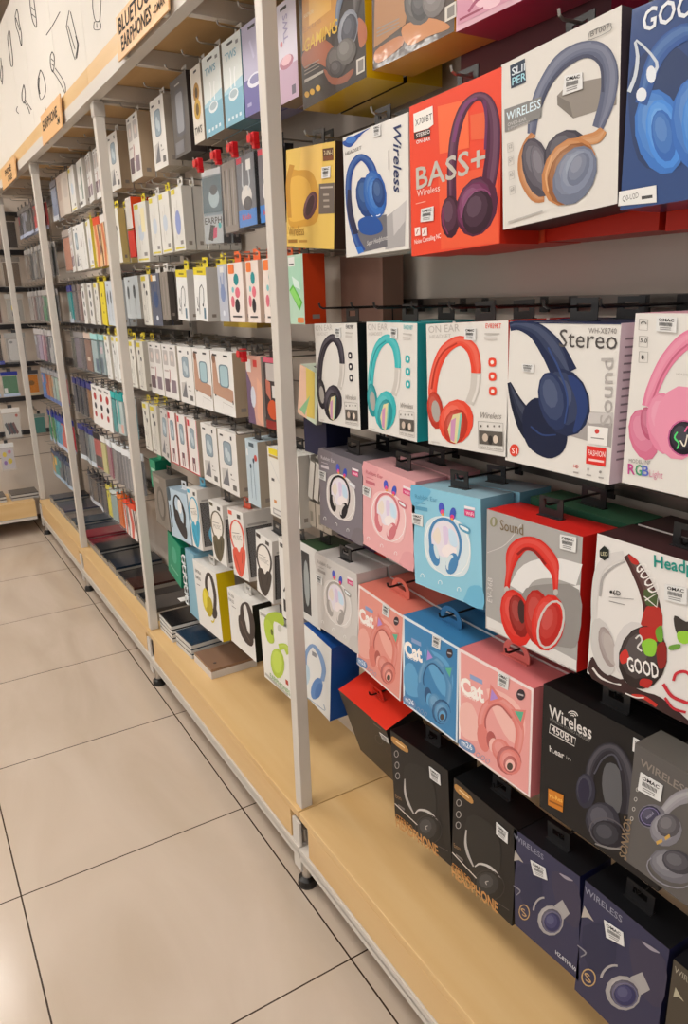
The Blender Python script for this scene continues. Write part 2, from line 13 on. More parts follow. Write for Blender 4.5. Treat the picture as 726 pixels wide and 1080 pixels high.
'slipper':{"g":[-0.3934,1.6101,0.1905,0.2051,3.817],"a":[["p","#8f877f",[12,704,99,740,449,687,457,529,142,542,15,650]],["p","#7a736c",[12,704,111,639,142,542,15,650]],["p","#2f3a4c",[-394,996,-259,996,-250,856,-385,858]],["t","#cfd8de","SLII",-0.0757,0.1864,0.0241,0.0093,-1.8,1,0],["t","#9fd0dc","PER",-0.0749,0.1747,0.0248,0.0094,-0.7,1,0],["r","#5c6178",[-169,529,-162,552,-156,575,-150,598,-143,619,-133,641,-120,665,-107,689,-91,713,-74,736,-53,757,-29,778,-1,799,28,818,57,834,85,845,113,851,143,855,173,856,202,855,228,852,250,847,271,840,289,832,302,825,309,818,317,809,326,793,334,772,341,750,346,727,348,704,348,678,346,651,342,624,337,597,331,571,321,545,310,519,299,491,288,463],[-240,554,-238,578,-236,603,-234,628,-230,654,-222,681,-212,708,-200,735,-185,763,-167,789,-146,815,-123,840,-96,865,-67,889,-35,910,0,926,38,937,78,943,119,944,159,943,198,938,236,930,275,918,314,902,351,880,386,852,413,821,433,790,448,759,458,728,464,697,467,667,465,636,460,606,453,577,443,548,431,521,416,495,399,471,382,446,365,422]],["r","#5c6178+9",[-205,542,-190,579,-176,616,-158,653,-137,694,-112,735,-80,774,-38,811,11,845,61,868,113,879,168,882,219,877,264,865,304,848,332,828,353,800,370,760,381,718,383,675,377,629,369,583,358,537,343,490,328,442],[-218,546,-220,589,-221,633,-214,677,-197,722,-171,767,-138,810,-97,851,-48,890,7,919,70,933,137,936,201,930,263,914,325,888,379,849,417,802,441,751,454,700,456,650,449,600,434,552,409,511,375,473,342,434]],["r","#5c6178+18",[-212,544,-202,584,-193,622,-178,662,-158,704,-133,747,-100,787,-58,826,-10,861,42,886,98,898,157,901,212,896,264,882,312,861,349,836,375,801,395,757,407,712,409,666,403,619,392,572,377,528,357,483,336,438],[-219,546,-217,588,-214,630,-205,673,-187,718,-161,762,-128,804,-87,845,-38,883,16,911,77,925,142,928,204,922,264,906,322,881,371,846,406,802,429,753,442,703,445,654,438,604,424,557,401,515,372,475,343,434]],["r","#474b60",[-138,636,-113,673,-89,711,-64,745,-36,774,-4,796,31,814,67,828,103,837,140,843,179,846,215,844,245,837,270,825,295,808,316,787,333,762,342,733,346,699,347,662,350,626],[-165,650,-140,687,-116,725,-91,761,-62,792,-29,816,7,835,44,850,82,860,122,867,165,869,207,867,245,858,281,840,311,817,336,790,354,761,364,728,367,692,368,656,370,620]],["r","#7a7f92",[-157,722,-131,758,-105,794,-78,828,-47,855,-7,878,37,897,82,910,124,919,162,920,199,916,236,909,273,903],[-170,729,-145,766,-120,802,-93,837,-61,866,-21,889,24,908,71,922,115,931,155,932,195,927,232,920,269,914]],["r","#b97a4a",[-207,552,-223,543,-240,534,-257,523,-274,508,-289,490,-304,469,-317,445,-325,419,-329,389,-329,356,-324,320,-312,284,-292,246,-266,207,-237,171,-206,141,-170,121,-136,113,-113,112,-93,111],[-166,522,-181,511,-196,501,-209,491,-221,478,-233,461,-245,442,-254,421,-259,398,-261,371,-259,342,-253,312,-243,284,-225,253,-200,220,-174,190,-155,170,-146,163,-136,158,-115,152,-92,144]],["r","#b97a4a+9",[-186,537,-210,526,-235,516,-258,499,-278,476,-296,446,-306,412,-309,373,-305,329,-292,284,-265,236,-229,188,-191,150,-151,130,-119,128,-92,127],[-179,531,-195,515,-211,500,-226,481,-241,457,-257,430,-265,399,-267,363,-262,323,-249,284,-223,241,-188,199,-159,168,-142,154,-119,144,-92,134]],["r","#b97a4a+18",[-182,534,-204,522,-226,510,-247,493,-265,469,-282,441,-292,408,-294,370,-290,327,-276,284,-250,238,-215,192,-180,156,-146,138,-118,134,-91,131],[-178,531,-196,516,-214,502,-231,484,-248,460,-263,433,-272,402,-274,365,-269,324,-256,284,-230,240,-195,197,-164,165,-142,150,-118,142,-91,134]],["p","#4b4650",[-35,316,-27,237,-43,176,-83,144,-137,149,-196,190,-249,261,-283,346,-292,428,-274,489,-232,518,-176,510,-117,467,-67,398]],["p","#4b4650+10",[-77,344,-71,271,-92,220,-134,205,-188,230,-239,290,-272,368,-279,443,-256,493,-212,506,-158,479,-108,420]],["p","#4b4650+20",[-125,374,-123,321,-145,290,-183,295,-224,333,-251,390,-253,445,-230,475,-191,469,-151,431]],["p","#5f5a64",[-58,317,-49,254,-56,205,-79,179,-112,182,-149,214,-184,268,-208,334,-217,399,-209,448,-186,472,-152,467,-114,435,-81,381]],["p","#5f5a64+10",[-84,337,-77,280,-87,239,-112,226,-145,245,-178,291,-202,352,-209,411,-198,451,-173,463,-139,443,-106,397]],["p","#5f5a64+20",[-113,360,-109,318,-121,293,-145,296,-170,325,-189,370,-193,413,-181,437,-157,434,-131,404]],["p","#3e3a44",[216,265,155,231,79,223,1,241,-62,284,-96,343,-93,404,-55,456,10,487,89,492,164,471,222,428,252,373,250,315]],["p","#3e3a44+10",[168,307,109,278,37,276,-30,303,-73,352,-78,408,-45,457,17,484,90,484,154,456,193,409,198,355]],["p","#3e3a44+20",[114,356,67,337,12,344,-31,374,-45,416,-24,453,24,472,80,464,121,434,134,393]],["p","#54505a",[198,261,146,231,84,220,22,232,-25,264,-48,311,-41,362,-6,406,49,435,112,443,172,429,216,397,236,353,230,305]],["p","#54505a+10",[161,296,112,269,53,264,1,283,-30,321,-30,367,1,409,53,435,112,438,162,418,190,381,190,337]],["p","#54505a+20",[120,336,81,318,37,320,4,343,-3,377,17,409,57,426,101,423,132,400,140,367]],["r","#c08654",[348,440,332,435,316,429,304,427,295,426,282,426,260,427,231,429,199,430,167,427,135,424,104,419,73,415],[393,401,384,390,375,378,360,366,336,358,304,358,275,364,248,370,223,374,197,374,167,372,135,370,103,367]],["r","#c08654+9",[371,420,348,413,326,408,307,406,282,408,247,412,206,414,167,408,127,400,88,391],[379,413,369,396,357,377,332,364,295,364,257,372,221,379,182,381,139,381,94,382]],["r","#c08654+18",[376,416,356,406,336,396,316,391,288,393,252,398,212,401,172,398,132,392,92,386],[380,412,366,397,352,381,328,371,294,372,256,379,219,384,180,385,137,383,94,381]],["p","#bd7f4c",[284,149,215,90,124,60,27,68,-56,114,-106,189,-112,276,-72,357,5,414,100,437,195,423,270,376,314,306,319,226]],["p","#bd7f4c+10",[223,201,156,148,68,129,-17,151,-76,210,-91,289,-57,364,16,415,105,429,187,403,241,346,254,273]],["p","#bd7f4c+20",[154,260,100,224,32,221,-25,253,-48,309,-27,366,30,402,98,402,153,370,174,316]],["p","#8f5a34",[287,143,224,87,142,59,56,65,-17,105,-60,172,-63,251,-26,325,43,379,128,401,212,390,279,349,317,287,319,213]],["p","#8f5a34+10",[233,189,172,140,93,121,18,140,-33,193,-45,264,-13,333,52,381,132,395,205,373,251,322,262,256]],["p","#8f5a34+20",[172,243,123,209,62,205,12,233,-7,284,13,336,64,369,125,371,173,342,191,294]],["p","#6d7488",[299,138,242,85,168,57,90,60,24,95,-15,157,-18,230,15,300,77,352,154,376,230,368,290,332,325,274,328,205]],["p","#6d7488+10",[250,181,195,133,124,114,55,129,9,177,-2,243,27,308,85,354,157,370,223,352,266,306,275,244]],["p","#6d7488+20",[194,230,150,196,95,191,50,216,33,263,51,312,96,345,151,348,195,323,211,278]],["p","#7f879c",[277,179,234,138,178,115,122,117,75,142,49,187,49,242,74,295,121,336,177,356,233,352,277,326,301,282,301,230]],["p","#7f879c+10",[242,211,200,174,147,158,98,169,66,204,60,253,83,302,127,339,180,352,227,340,257,306,263,259]],["p","#7f879c+20",[202,247,169,222,129,216,96,235,85,269,100,307,134,332,174,336,205,318,216,284]],["p","#6d7488",[256,209,224,178,185,161,146,160,116,177,100,209,102,248,121,286,154,317,194,333,232,332,261,314,276,284,274,247]],["p","#6d7488+10",[232,231,202,204,165,191,132,198,112,222,110,256,127,292,158,320,195,331,227,324,247,301,248,267]],["p","#6d7488+20",[205,257,182,238,154,233,133,245,126,269,138,297,162,316,190,320,210,308,216,284]],["p","#83817f",[-445,750,-113,734,-116,618,-443,612]],["t","#d4e6ee","WIRELESS",-0.085,0.1348,0.0611,0.0107,-0.2,1,0],["t","#c6c2bf","OVER-EAR",-0.083,0.1276,0.0339,0.0044,-1.7,0,0],["t","#c6c2bf","BLUETOOTH HEADPHONE",-0.0826,0.1223,0.0395,0.0039,-2.0,0,0],["r","#d9a878",[-48,167,-54,192,-62,216,-67,240,-67,264,-60,289,-47,316,-31,342,-17,368],[-61,168,-68,193,-75,217,-81,242,-81,268,-73,295,-59,322,-44,348,-30,374]],["r","#8d8a86",[264,962,339,963,398,961,411,956,409,947,416,934,406,924,340,922,269,926,253,931,255,938,258,950,265,963],[261,967,337,967,396,965,415,957,415,946,422,932,410,920,342,918,271,921,250,929,249,941,252,953,259,966]],["t","#6b6865","BT007",0.0539,0.1876,0.0264,0.0058,-1.7,0,0],["r","#b8b3ad",[-418,529,-372,528,-369,482,-413,480,-416,530],[-420,533,-368,530,-364,479,-418,478,-422,532]],["t","#8d8a86","52",-0.0818,0.0994,0.0067,0.0049,3.3,0,0],["r","#b8b3ad",[-412,445,-367,445,-364,398,-408,395,-410,446],[-414,449,-362,446,-359,395,-412,394,-416,448]],["t","#8d8a86","57",-0.0807,0.0826,0.0067,0.005,4.1,0,0],["r","#b8b3ad",[-406,355,-361,356,-358,309,-402,305,-405,357],[-408,359,-357,358,-353,306,-406,304,-410,358]],["t","#8d8a86","62",-0.0795,0.0646,0.0067,0.005,5.1,0,0],["r","#b8b3ad",[-400,260,-355,261,-352,213,-396,210,-398,261],[-402,264,-350,263,-347,211,-400,208,-404,262]],["t","#8d8a86","68",-0.0783,0.0455,0.0067,0.0051,6.1,0,0],["p","#b8b3ad",[-418,45,-102,62,-102,52,-417,35]],["s","#e6e6e4",[77,794,211,771,216,681,61,690]]]},
'good':{"g":[-0.599,1.61,0.202,0.204,1.0],"a":[["p","#14305f",[-496,674,-478,730,-444,766,-401,785,-355,792,-304,787,-245,771,-188,741,-141,697,-101,630,-64,543,-38,453,-27,376,-36,311,-60,249,-97,199,-141,169,-198,160,-270,170,-342,200,-401,252,-443,342,-475,462,-493,583]],["p","#2f6fc0",[-124,356,-112,263,-131,190,-179,150,-247,153,-321,200,-388,282,-431,383,-442,480,-419,554,-367,589,-298,580,-226,530,-164,451]],["p","#2f6fc0+10",[-177,388,-168,302,-193,241,-245,220,-312,248,-376,318,-418,410,-426,499,-398,560,-343,576,-277,545,-216,476]],["p","#2f6fc0+20",[-237,422,-233,359,-260,322,-308,326,-358,370,-392,438,-395,503,-366,539,-318,533,-269,488]],["p","#3f86d8",[-141,345,-130,269,-141,209,-174,177,-222,179,-275,217,-323,283,-357,363,-367,442,-354,502,-319,532,-271,526,-218,487,-172,422]],["p","#3f86d8+10",[-179,370,-170,300,-186,250,-222,233,-270,255,-316,311,-348,385,-356,457,-339,507,-302,521,-254,497,-209,442]],["p","#3f86d8+20",[-222,398,-217,346,-235,316,-268,318,-305,353,-330,408,-335,460,-316,490,-282,486,-246,451]],["p","#2560b0",[-173,338,-164,281,-171,235,-192,211,-225,213,-262,241,-296,290,-320,350,-329,409,-321,454,-298,477,-265,474,-229,445,-196,396]],["p","#2560b0+10",[-199,357,-192,304,-202,266,-226,253,-259,270,-291,311,-314,367,-321,420,-311,458,-286,469,-253,452,-221,411]],["p","#2560b0+20",[-229,377,-225,338,-236,315,-259,317,-284,343,-303,383,-306,423,-295,446,-272,443,-247,417]],["p","#2a66b8",[124,326,121,229,88,154,29,118,-45,130,-119,189,-178,284,-207,394,-201,497,-163,569,-100,598,-27,580,42,520,96,430]],["p","#2a66b8+10",[67,365,62,275,25,214,-36,199,-106,237,-163,318,-193,420,-185,514,-144,572,-82,581,-15,541,39,462]],["p","#2a66b8+20",[3,409,-4,343,-40,308,-92,318,-140,370,-165,445,-157,512,-119,546,-67,533,-21,481]],["p","#3b80d0",[97,323,96,244,72,184,30,155,-23,164,-76,210,-118,284,-140,371,-138,453,-111,512,-67,537,-15,524,36,477,76,406]],["p","#3b80d0+10",[55,353,53,281,26,231,-17,219,-67,248,-109,312,-131,392,-127,466,-98,514,-54,524,-6,493,34,431]],["p","#3b80d0+20",[8,387,4,334,-21,305,-59,312,-93,353,-111,413,-106,466,-80,494,-43,486,-9,445]],["r","#204f94",[-365,517,-344,573,-325,630,-305,679,-280,715,-250,739,-215,756,-179,766,-148,769,-124,764,-94,752,-55,732,-13,713],[-443,551,-428,610,-415,671,-398,729,-371,778,-333,813,-289,837,-240,851,-188,856,-132,846,-80,824,-39,802,0,784]],["r","#204f94+9",[-404,535,-373,609,-342,680,-306,733,-260,766,-208,786,-160,794,-117,789,-64,770,-8,749],[-419,541,-405,623,-391,705,-363,772,-313,816,-252,842,-185,848,-118,829,-59,794,-5,762]],["r","#204f94+18",[-412,538,-386,615,-360,690,-326,747,-278,783,-223,805,-169,813,-119,804,-63,781,-7,757],[-419,541,-402,622,-384,702,-354,766,-304,808,-244,832,-181,839,-119,823,-61,793,-6,763]],["t","#dfe3e8","GOOD",-0.086,0.1777,0.0814,0.0218,-1.5,1.5,0],["r","#c8d0d8",[-477,606,-465,629,-453,652,-443,679,-437,710,-434,743,-435,776,-446,813,-459,848,-465,855,-426,822,-369,764,-331,716,-327,695,-338,679,-350,661],[-503,620,-489,643,-477,665,-467,689,-461,719,-459,751,-458,782,-466,817,-477,852,-460,864,-416,828,-356,769,-314,718,-307,687,-319,667,-331,649]],["p","#dfe3e8",[-372,568,-377,554,-388,546,-403,544,-418,550,-431,561,-439,576,-440,592,-435,606,-423,614,-409,615,-394,610,-381,598,-373,583]],["p","#dfe3e8",[-321,658,-322,640,-329,627,-340,622,-354,625,-367,636,-377,654,-382,673,-381,691,-374,704,-363,709,-349,706,-336,694,-326,677]],["p","#e4e2de",[-516,102,-269,101,-259,11,-517,25]],["t","#55524e","Q0-U2D",-0.0977,0.009,0.0217,0.0061,3.7,0,0],["p","#3a3836",[-360,56,-289,54,-287,38,-358,39]]]},
'onearred':{"g":[-0.2312,1.2784,0.1897,0.196,2.5011],"a":[["t","#b9b2ac","ON EAR",-0.0884,0.1818,0.0774,0.0115,1.1,0,0],["t","#c0bab4","HEADSET",-0.0852,0.1729,0.0536,0.0062,1.0,0,0],["t","#CC","EV829BT",0.048,0.1863,0.0331,0.007,-1.8,0.3,0],["r","#CC",[-351,370,-350,393,-350,415,-349,436,-347,457,-343,481,-335,510,-326,542,-315,574,-301,606,-286,635,-267,663,-247,690,-225,716,-202,738,-179,755,-153,771,-124,785,-94,796,-69,803,-53,805,-41,803,-24,796,-5,786,13,773,28,761,38,749,48,733,56,713,64,691,70,672,74,657,76,644,77,631,77,617,78,602],[-458,365,-458,388,-460,409,-461,432,-460,458,-456,486,-449,518,-440,552,-429,587,-415,623,-399,656,-381,688,-360,720,-337,752,-309,781,-276,808,-238,830,-196,850,-151,866,-104,877,-53,882,-3,877,41,865,79,848,111,829,138,808,158,782,170,755,178,729,182,706,186,685,189,666,190,648,190,633,189,619,189,605]],["r","#CC+9",[-405,368,-396,406,-387,442,-375,483,-360,534,-342,589,-318,641,-286,690,-249,735,-207,770,-155,799,-99,820,-53,827,-15,819,27,799,60,775,79,747,92,711,104,676,115,651,125,628,135,604],[-425,367,-435,404,-444,441,-446,486,-435,539,-415,598,-389,654,-357,708,-318,759,-267,803,-203,838,-129,864,-53,875,19,864,80,837,128,804,156,764,170,721,176,684,174,654,164,629,155,604]],["r","#CC+18",[-416,367,-412,405,-408,442,-400,484,-386,536,-368,592,-343,646,-311,696,-273,744,-228,782,-172,813,-109,836,-53,844,-4,835,46,812,84,785,106,754,120,715,130,679,137,652,142,629,147,604],[-426,367,-431,404,-436,442,-434,485,-422,539,-403,597,-377,652,-345,705,-306,755,-257,798,-195,832,-123,857,-53,867,13,857,71,831,117,799,144,762,157,720,164,683,166,654,161,629,156,604]],["r","#C2",[-406,459,-393,504,-381,549,-367,593,-350,632,-329,667,-305,700,-278,729,-248,755,-211,775,-170,791,-126,806,-83,821],[-429,461,-416,506,-403,551,-389,595,-371,636,-350,672,-325,706,-297,737,-264,763,-224,785,-180,802,-135,816,-91,831]],["r","#c9c3bc",[78,605,75,574,72,544,69,516,63,490,52,464,37,436,21,407,4,376],[189,602,186,573,184,542,180,510,171,477,157,444,140,413,121,384,104,355]],["r","#ddd8d2",[147,594,144,567,141,539,137,512,131,486,121,461,108,436,95,411,81,386],[173,593,170,566,167,538,163,511,156,483,146,457,133,431,119,406,106,381]],["p","#C2",[-268,298,-269,232,-291,175,-328,140,-375,135,-422,159,-459,210,-479,276,-478,344,-455,401,-416,434,-369,438,-323,413,-287,363]],["p","#C2+10",[-303,314,-306,252,-330,204,-369,182,-412,194,-449,236,-469,297,-466,359,-441,407,-402,427,-358,415,-322,373]],["p","#C2+20",[-343,330,-347,284,-370,254,-403,250,-433,275,-450,319,-446,365,-423,396,-390,399,-359,374]],["p","#a8a29c",[-308,287,-309,248,-320,216,-340,196,-365,193,-390,208,-410,237,-421,275,-421,314,-409,346,-388,365,-363,368,-338,353,-319,324]],["p","#CC",[93,199,48,124,-28,66,-122,37,-216,44,-289,86,-326,155,-319,236,-269,312,-187,368,-92,393,-3,384,65,342,99,276]],["p","#CC+10",[25,222,-20,153,-96,106,-184,92,-260,118,-302,177,-298,252,-250,322,-170,367,-83,378,-11,351,28,294]],["p","#CC+20",[-52,249,-90,199,-153,170,-218,176,-259,213,-261,268,-221,319,-157,346,-93,340,-54,303]],["p","#C2",[28,165,-6,105,-62,58,-130,34,-195,39,-245,72,-268,126,-261,190,-223,251,-165,297,-97,318,-34,312,13,279,35,227]],["p","#C2+10",[-20,184,-54,128,-110,89,-172,78,-224,98,-252,144,-246,203,-210,259,-153,297,-92,306,-42,286,-16,241]],["p","#C2+20",[-75,204,-103,164,-148,141,-194,144,-221,174,-220,217,-191,258,-145,280,-101,276,-74,247]],["p","#d8cf9c",[-144,267,-39,292,-71,181,-103,39,-175,51,-213,146]],["p","#c890b4",[-171,219,-108,247,-132,48,-182,67]],["p","#7fc2b4",[-56,285,-32,275,-69,89,-103,44]],["p","#CC",[280,714,301,719,328,719,348,713,355,697,355,676,347,661,327,655,299,655,279,661,272,677,272,698]],["p","#ebe6df",[331,687,329,681,324,676,317,673,308,673,301,675,296,680,294,686,295,693,300,698,308,701,316,701,323,699,329,694]],["p","#CC",[283,610,304,616,331,616,351,610,358,595,358,573,350,558,330,552,302,551,282,557,275,573,275,595]],["p","#ebe6df",[334,584,332,578,327,573,320,570,311,569,304,572,299,577,297,583,298,590,303,595,311,598,319,598,326,596,332,591]],["p","#CC",[286,504,307,510,334,511,354,505,361,489,361,468,353,452,333,445,305,445,285,450,278,466,278,488]],["p","#ebe6df",[337,479,335,472,330,467,323,463,314,463,307,465,302,470,300,477,301,483,306,489,314,492,322,492,329,490,335,485]],["t","#8b847e","Wireless",0.0338,0.0533,0.0475,0.0097,2.5,0,0.4],["r","#9a948e",[156,239,429,247,432,37,164,34,160,241],[157,243,433,250,437,34,160,31,153,241]],["p","#5c5650",[165,172,427,183,427,79,168,69]],["p","#c9b8a8",[269,125,266,112,257,100,245,93,231,92,218,96,209,107,205,120,208,134,216,145,229,152,243,154,256,149,265,139]],["p","#d8c8b8",[377,124,375,111,368,99,357,92,345,91,333,96,325,106,322,119,324,133,332,144,343,151,355,152,366,147,374,137]],["p","#2e2a28",[319,112,317,97,311,84,301,76,290,75,279,81,272,93,269,108,271,123,278,136,288,144,299,145,309,139,316,127]],["t","#8b847e","extra bass stereo",0.035,0.0081,0.0489,0.0041,1.0,0,0],["p","#6a645e",[199,209,197,202,190,199,183,201,180,207,183,214,190,217,197,215]],["p","#6a645e",[276,215,273,208,267,205,260,207,257,213,259,220,266,223,273,221]],["p","#6a645e",[344,220,341,214,335,211,328,213,326,219,328,225,335,228,341,226]],["p","#6a645e",[405,225,402,218,396,215,390,217,387,223,389,230,396,233,402,231]],["p","#c0bab4",[234,899,394,894,394,884,235,888]],["p","#cfc9c3",[229,870,365,866,366,845,230,849]],["p","#cfc9c3",[-428,28,-321,28,-321,19,-428,19]],["s","#e6e6e4",[12,941,138,936,134,844,8,852]]],"c":{"#CC":"#e0452f","#C2":"#b5301f"}},
'onearteal':{"g":[-0.0306,1.2735,0.1545,0.1994,0.0283],"ref":"onearred","c":{"#CC":"#35b0b4","#C2":"#1f8c92"}},
'onearblack':{"g":[0.1585,1.2687,0.165,0.2007,1.4035],"ref":"onearred","c":{"#CC":"#2b2632","#C2":"#1a161e"}},
'stereo':{"g":[-0.4198,1.2795,0.1885,0.1991,0.113],"a":[["p","#a39d9a",[89,429,464,458,467,239,99,270]],["p","#c8c3c0",[170,428,464,458,464,392,290,370]],["r","#1c2748",[-459,931,-438,934,-420,937,-406,939,-394,939,-378,936,-353,930,-325,920,-298,909,-275,897,-255,883,-236,866,-215,845,-192,821,-170,795,-148,769,-127,743,-107,715,-85,684,-62,652,-39,620],[-480,987,-463,991,-447,995,-425,1000,-397,1003,-366,1004,-333,1003,-295,1002,-253,999,-208,991,-163,977,-121,958,-82,936,-44,912,-10,887,23,860,54,831,81,800,107,769,130,739,154,710]],["r","#1c2748+9",[-469,960,-435,960,-406,961,-373,956,-325,945,-273,931,-226,910,-185,878,-142,837,-97,796,-47,755,6,712,60,667],[-473,970,-444,981,-413,992,-368,998,-310,996,-242,989,-173,969,-106,938,-45,899,7,853,45,799,71,741,96,684]],["r","#1c2748+18",[-471,966,-438,969,-408,973,-370,971,-319,963,-261,951,-206,931,-157,899,-107,859,-59,816,-12,772,34,725,81,677],[-473,971,-443,979,-411,988,-369,991,-312,988,-247,979,-181,960,-120,929,-61,889,-9,844,32,793,65,739,98,685]],["r","#101830",[-474,565,-466,533,-458,501,-449,469,-439,436,-427,403,-412,370,-397,336,-380,303,-362,272,-342,244,-320,219,-296,197,-272,179,-251,163,-231,146],[-442,576,-417,550,-392,523,-368,498,-343,474,-317,452,-288,431,-257,410,-225,391,-195,372,-167,356,-144,342,-123,328,-102,315,-79,300,-55,285]],["r","#101830+9",[-458,570,-438,519,-419,467,-394,416,-363,365,-329,316,-289,276,-241,249,-189,232,-140,217],[-452,572,-411,529,-370,487,-327,448,-278,413,-227,380,-184,347,-155,314,-132,279,-108,243]],["r","#101830+18",[-455,571,-428,523,-401,475,-370,427,-333,382,-292,338,-250,301,-207,273,-163,252,-121,232],[-452,573,-414,528,-377,484,-338,443,-292,405,-244,370,-201,336,-166,305,-136,275,-105,244]],["p","#141d3a",[-287,416,-264,443,-234,468,-198,485,-157,489,-106,473,-46,443,10,409,53,377,79,351,95,325,104,298,109,271,110,241,106,209,96,179,80,152,55,128,22,107,-15,90,-55,83,-101,86,-154,97,-204,116,-245,141,-272,173,-290,213,-301,255,-308,294,-312,328,-310,360,-302,390]],["p","#1c2748",[268,541,284,446,259,358,198,292,109,261,9,275,-80,331,-141,420,-158,522,-129,614,-60,678,33,701,130,682,213,624]],["p","#1c2748+10",[199,553,212,464,181,385,112,337,23,334,-64,379,-122,459,-135,553,-99,633,-26,678,64,676,146,630]],["p","#1c2748+20",[122,564,127,496,92,443,29,424,-39,447,-85,505,-91,574,-54,628,11,645,78,620]],["p","#263a6e",[84,659,100,667,135,657,174,637,204,614,226,586,244,550,258,512,264,475,262,440,252,404,237,370,223,343,206,320,185,300,166,291,155,296,158,323,169,367,180,418,179,466,159,518,126,576,95,627]],["p","#223056",[95,514,111,431,100,358,64,307,9,291,-55,312,-114,368,-157,448,-174,535,-161,610,-122,659,-65,672,-2,647,55,591]],["p","#223056+10",[52,529,65,452,49,388,8,354,-48,360,-105,405,-146,478,-159,558,-142,623,-99,655,-42,646,13,600]],["p","#223056+20",[3,545,11,487,-9,444,-48,434,-92,460,-124,513,-132,572,-111,614,-72,623,-28,597]],["r","#31477c",[-106,829,-79,794,-51,760,-24,725,1,688,26,646,51,601,72,555,86,512,90,470,86,428,79,386,74,343],[-93,835,-65,800,-37,766,-9,731,17,693,42,651,66,606,87,559,100,514,104,471,99,428,92,386,86,343]],["r","#2b3f70",[-230,280,-203,267,-176,253,-149,241,-118,234,-86,234,-53,239,-20,247,11,253],[-221,289,-194,276,-167,263,-141,252,-114,246,-85,246,-54,250,-22,257,10,262]],["p","#15224a",[-465,994,471,996,472,989,-465,986]],["t","#55504e","Stereo",-0.0011,0.1679,0.0923,0.0238,0.2,0,0],["t","#8a8480","WH-XB740",0.0465,0.1864,0.0424,0.0069,0.5,0,0],["t","#b0aaa6","Sound",0.0922,0.0747,0.0834,0.0191,93.7,0.6,0],["p","#e8e4e0",[273,356,437,360,436,245,281,240]],["p","#c8403a",[369,329,368,322,363,316,356,312,348,310,341,313,336,318,334,324,335,332,339,338,346,342,354,343,361,341,367,336]],["p","#8d8783",[307,284,407,289,407,282,308,277]],["p","#d8302a",[277,224,433,230,435,111,280,106]],["t","#f0d8d4","FASHION",0.059,0.0328,0.0268,0.0074,3.2,0.6,0],["p","#f0c8c4",[301,143,421,148,422,134,302,128]],["p","#d8402f",[-329,97,-332,77,-345,59,-364,47,-385,43,-405,49,-419,62,-425,82,-421,102,-409,120,-390,132,-368,135,-348,129,-334,116]],["t","#f4e4e0","S1",-0.0802,0.0129,0.0109,0.0083,2.7,1,0],["t","#d0504a","HD",0.036,0.0122,0.0085,0.0046,2.6,1,0],["p","#a8a29e",[182,35,224,37,225,27,182,25]],["p","#a8a29e",[290,37,331,39,331,30,290,28]],["p","#a8a29e",[389,39,429,41,430,32,390,30]],["p","#8d8783",[308,73,306,65,302,61,297,63,294,70,296,79,300,83,305,80]],["p","#8d8783",[411,73,409,66,401,62,393,63,389,69,392,76,400,80,408,79]],["s","#e6e6e4",[-331,711,-217,712,-217,657,-328,661]]]},
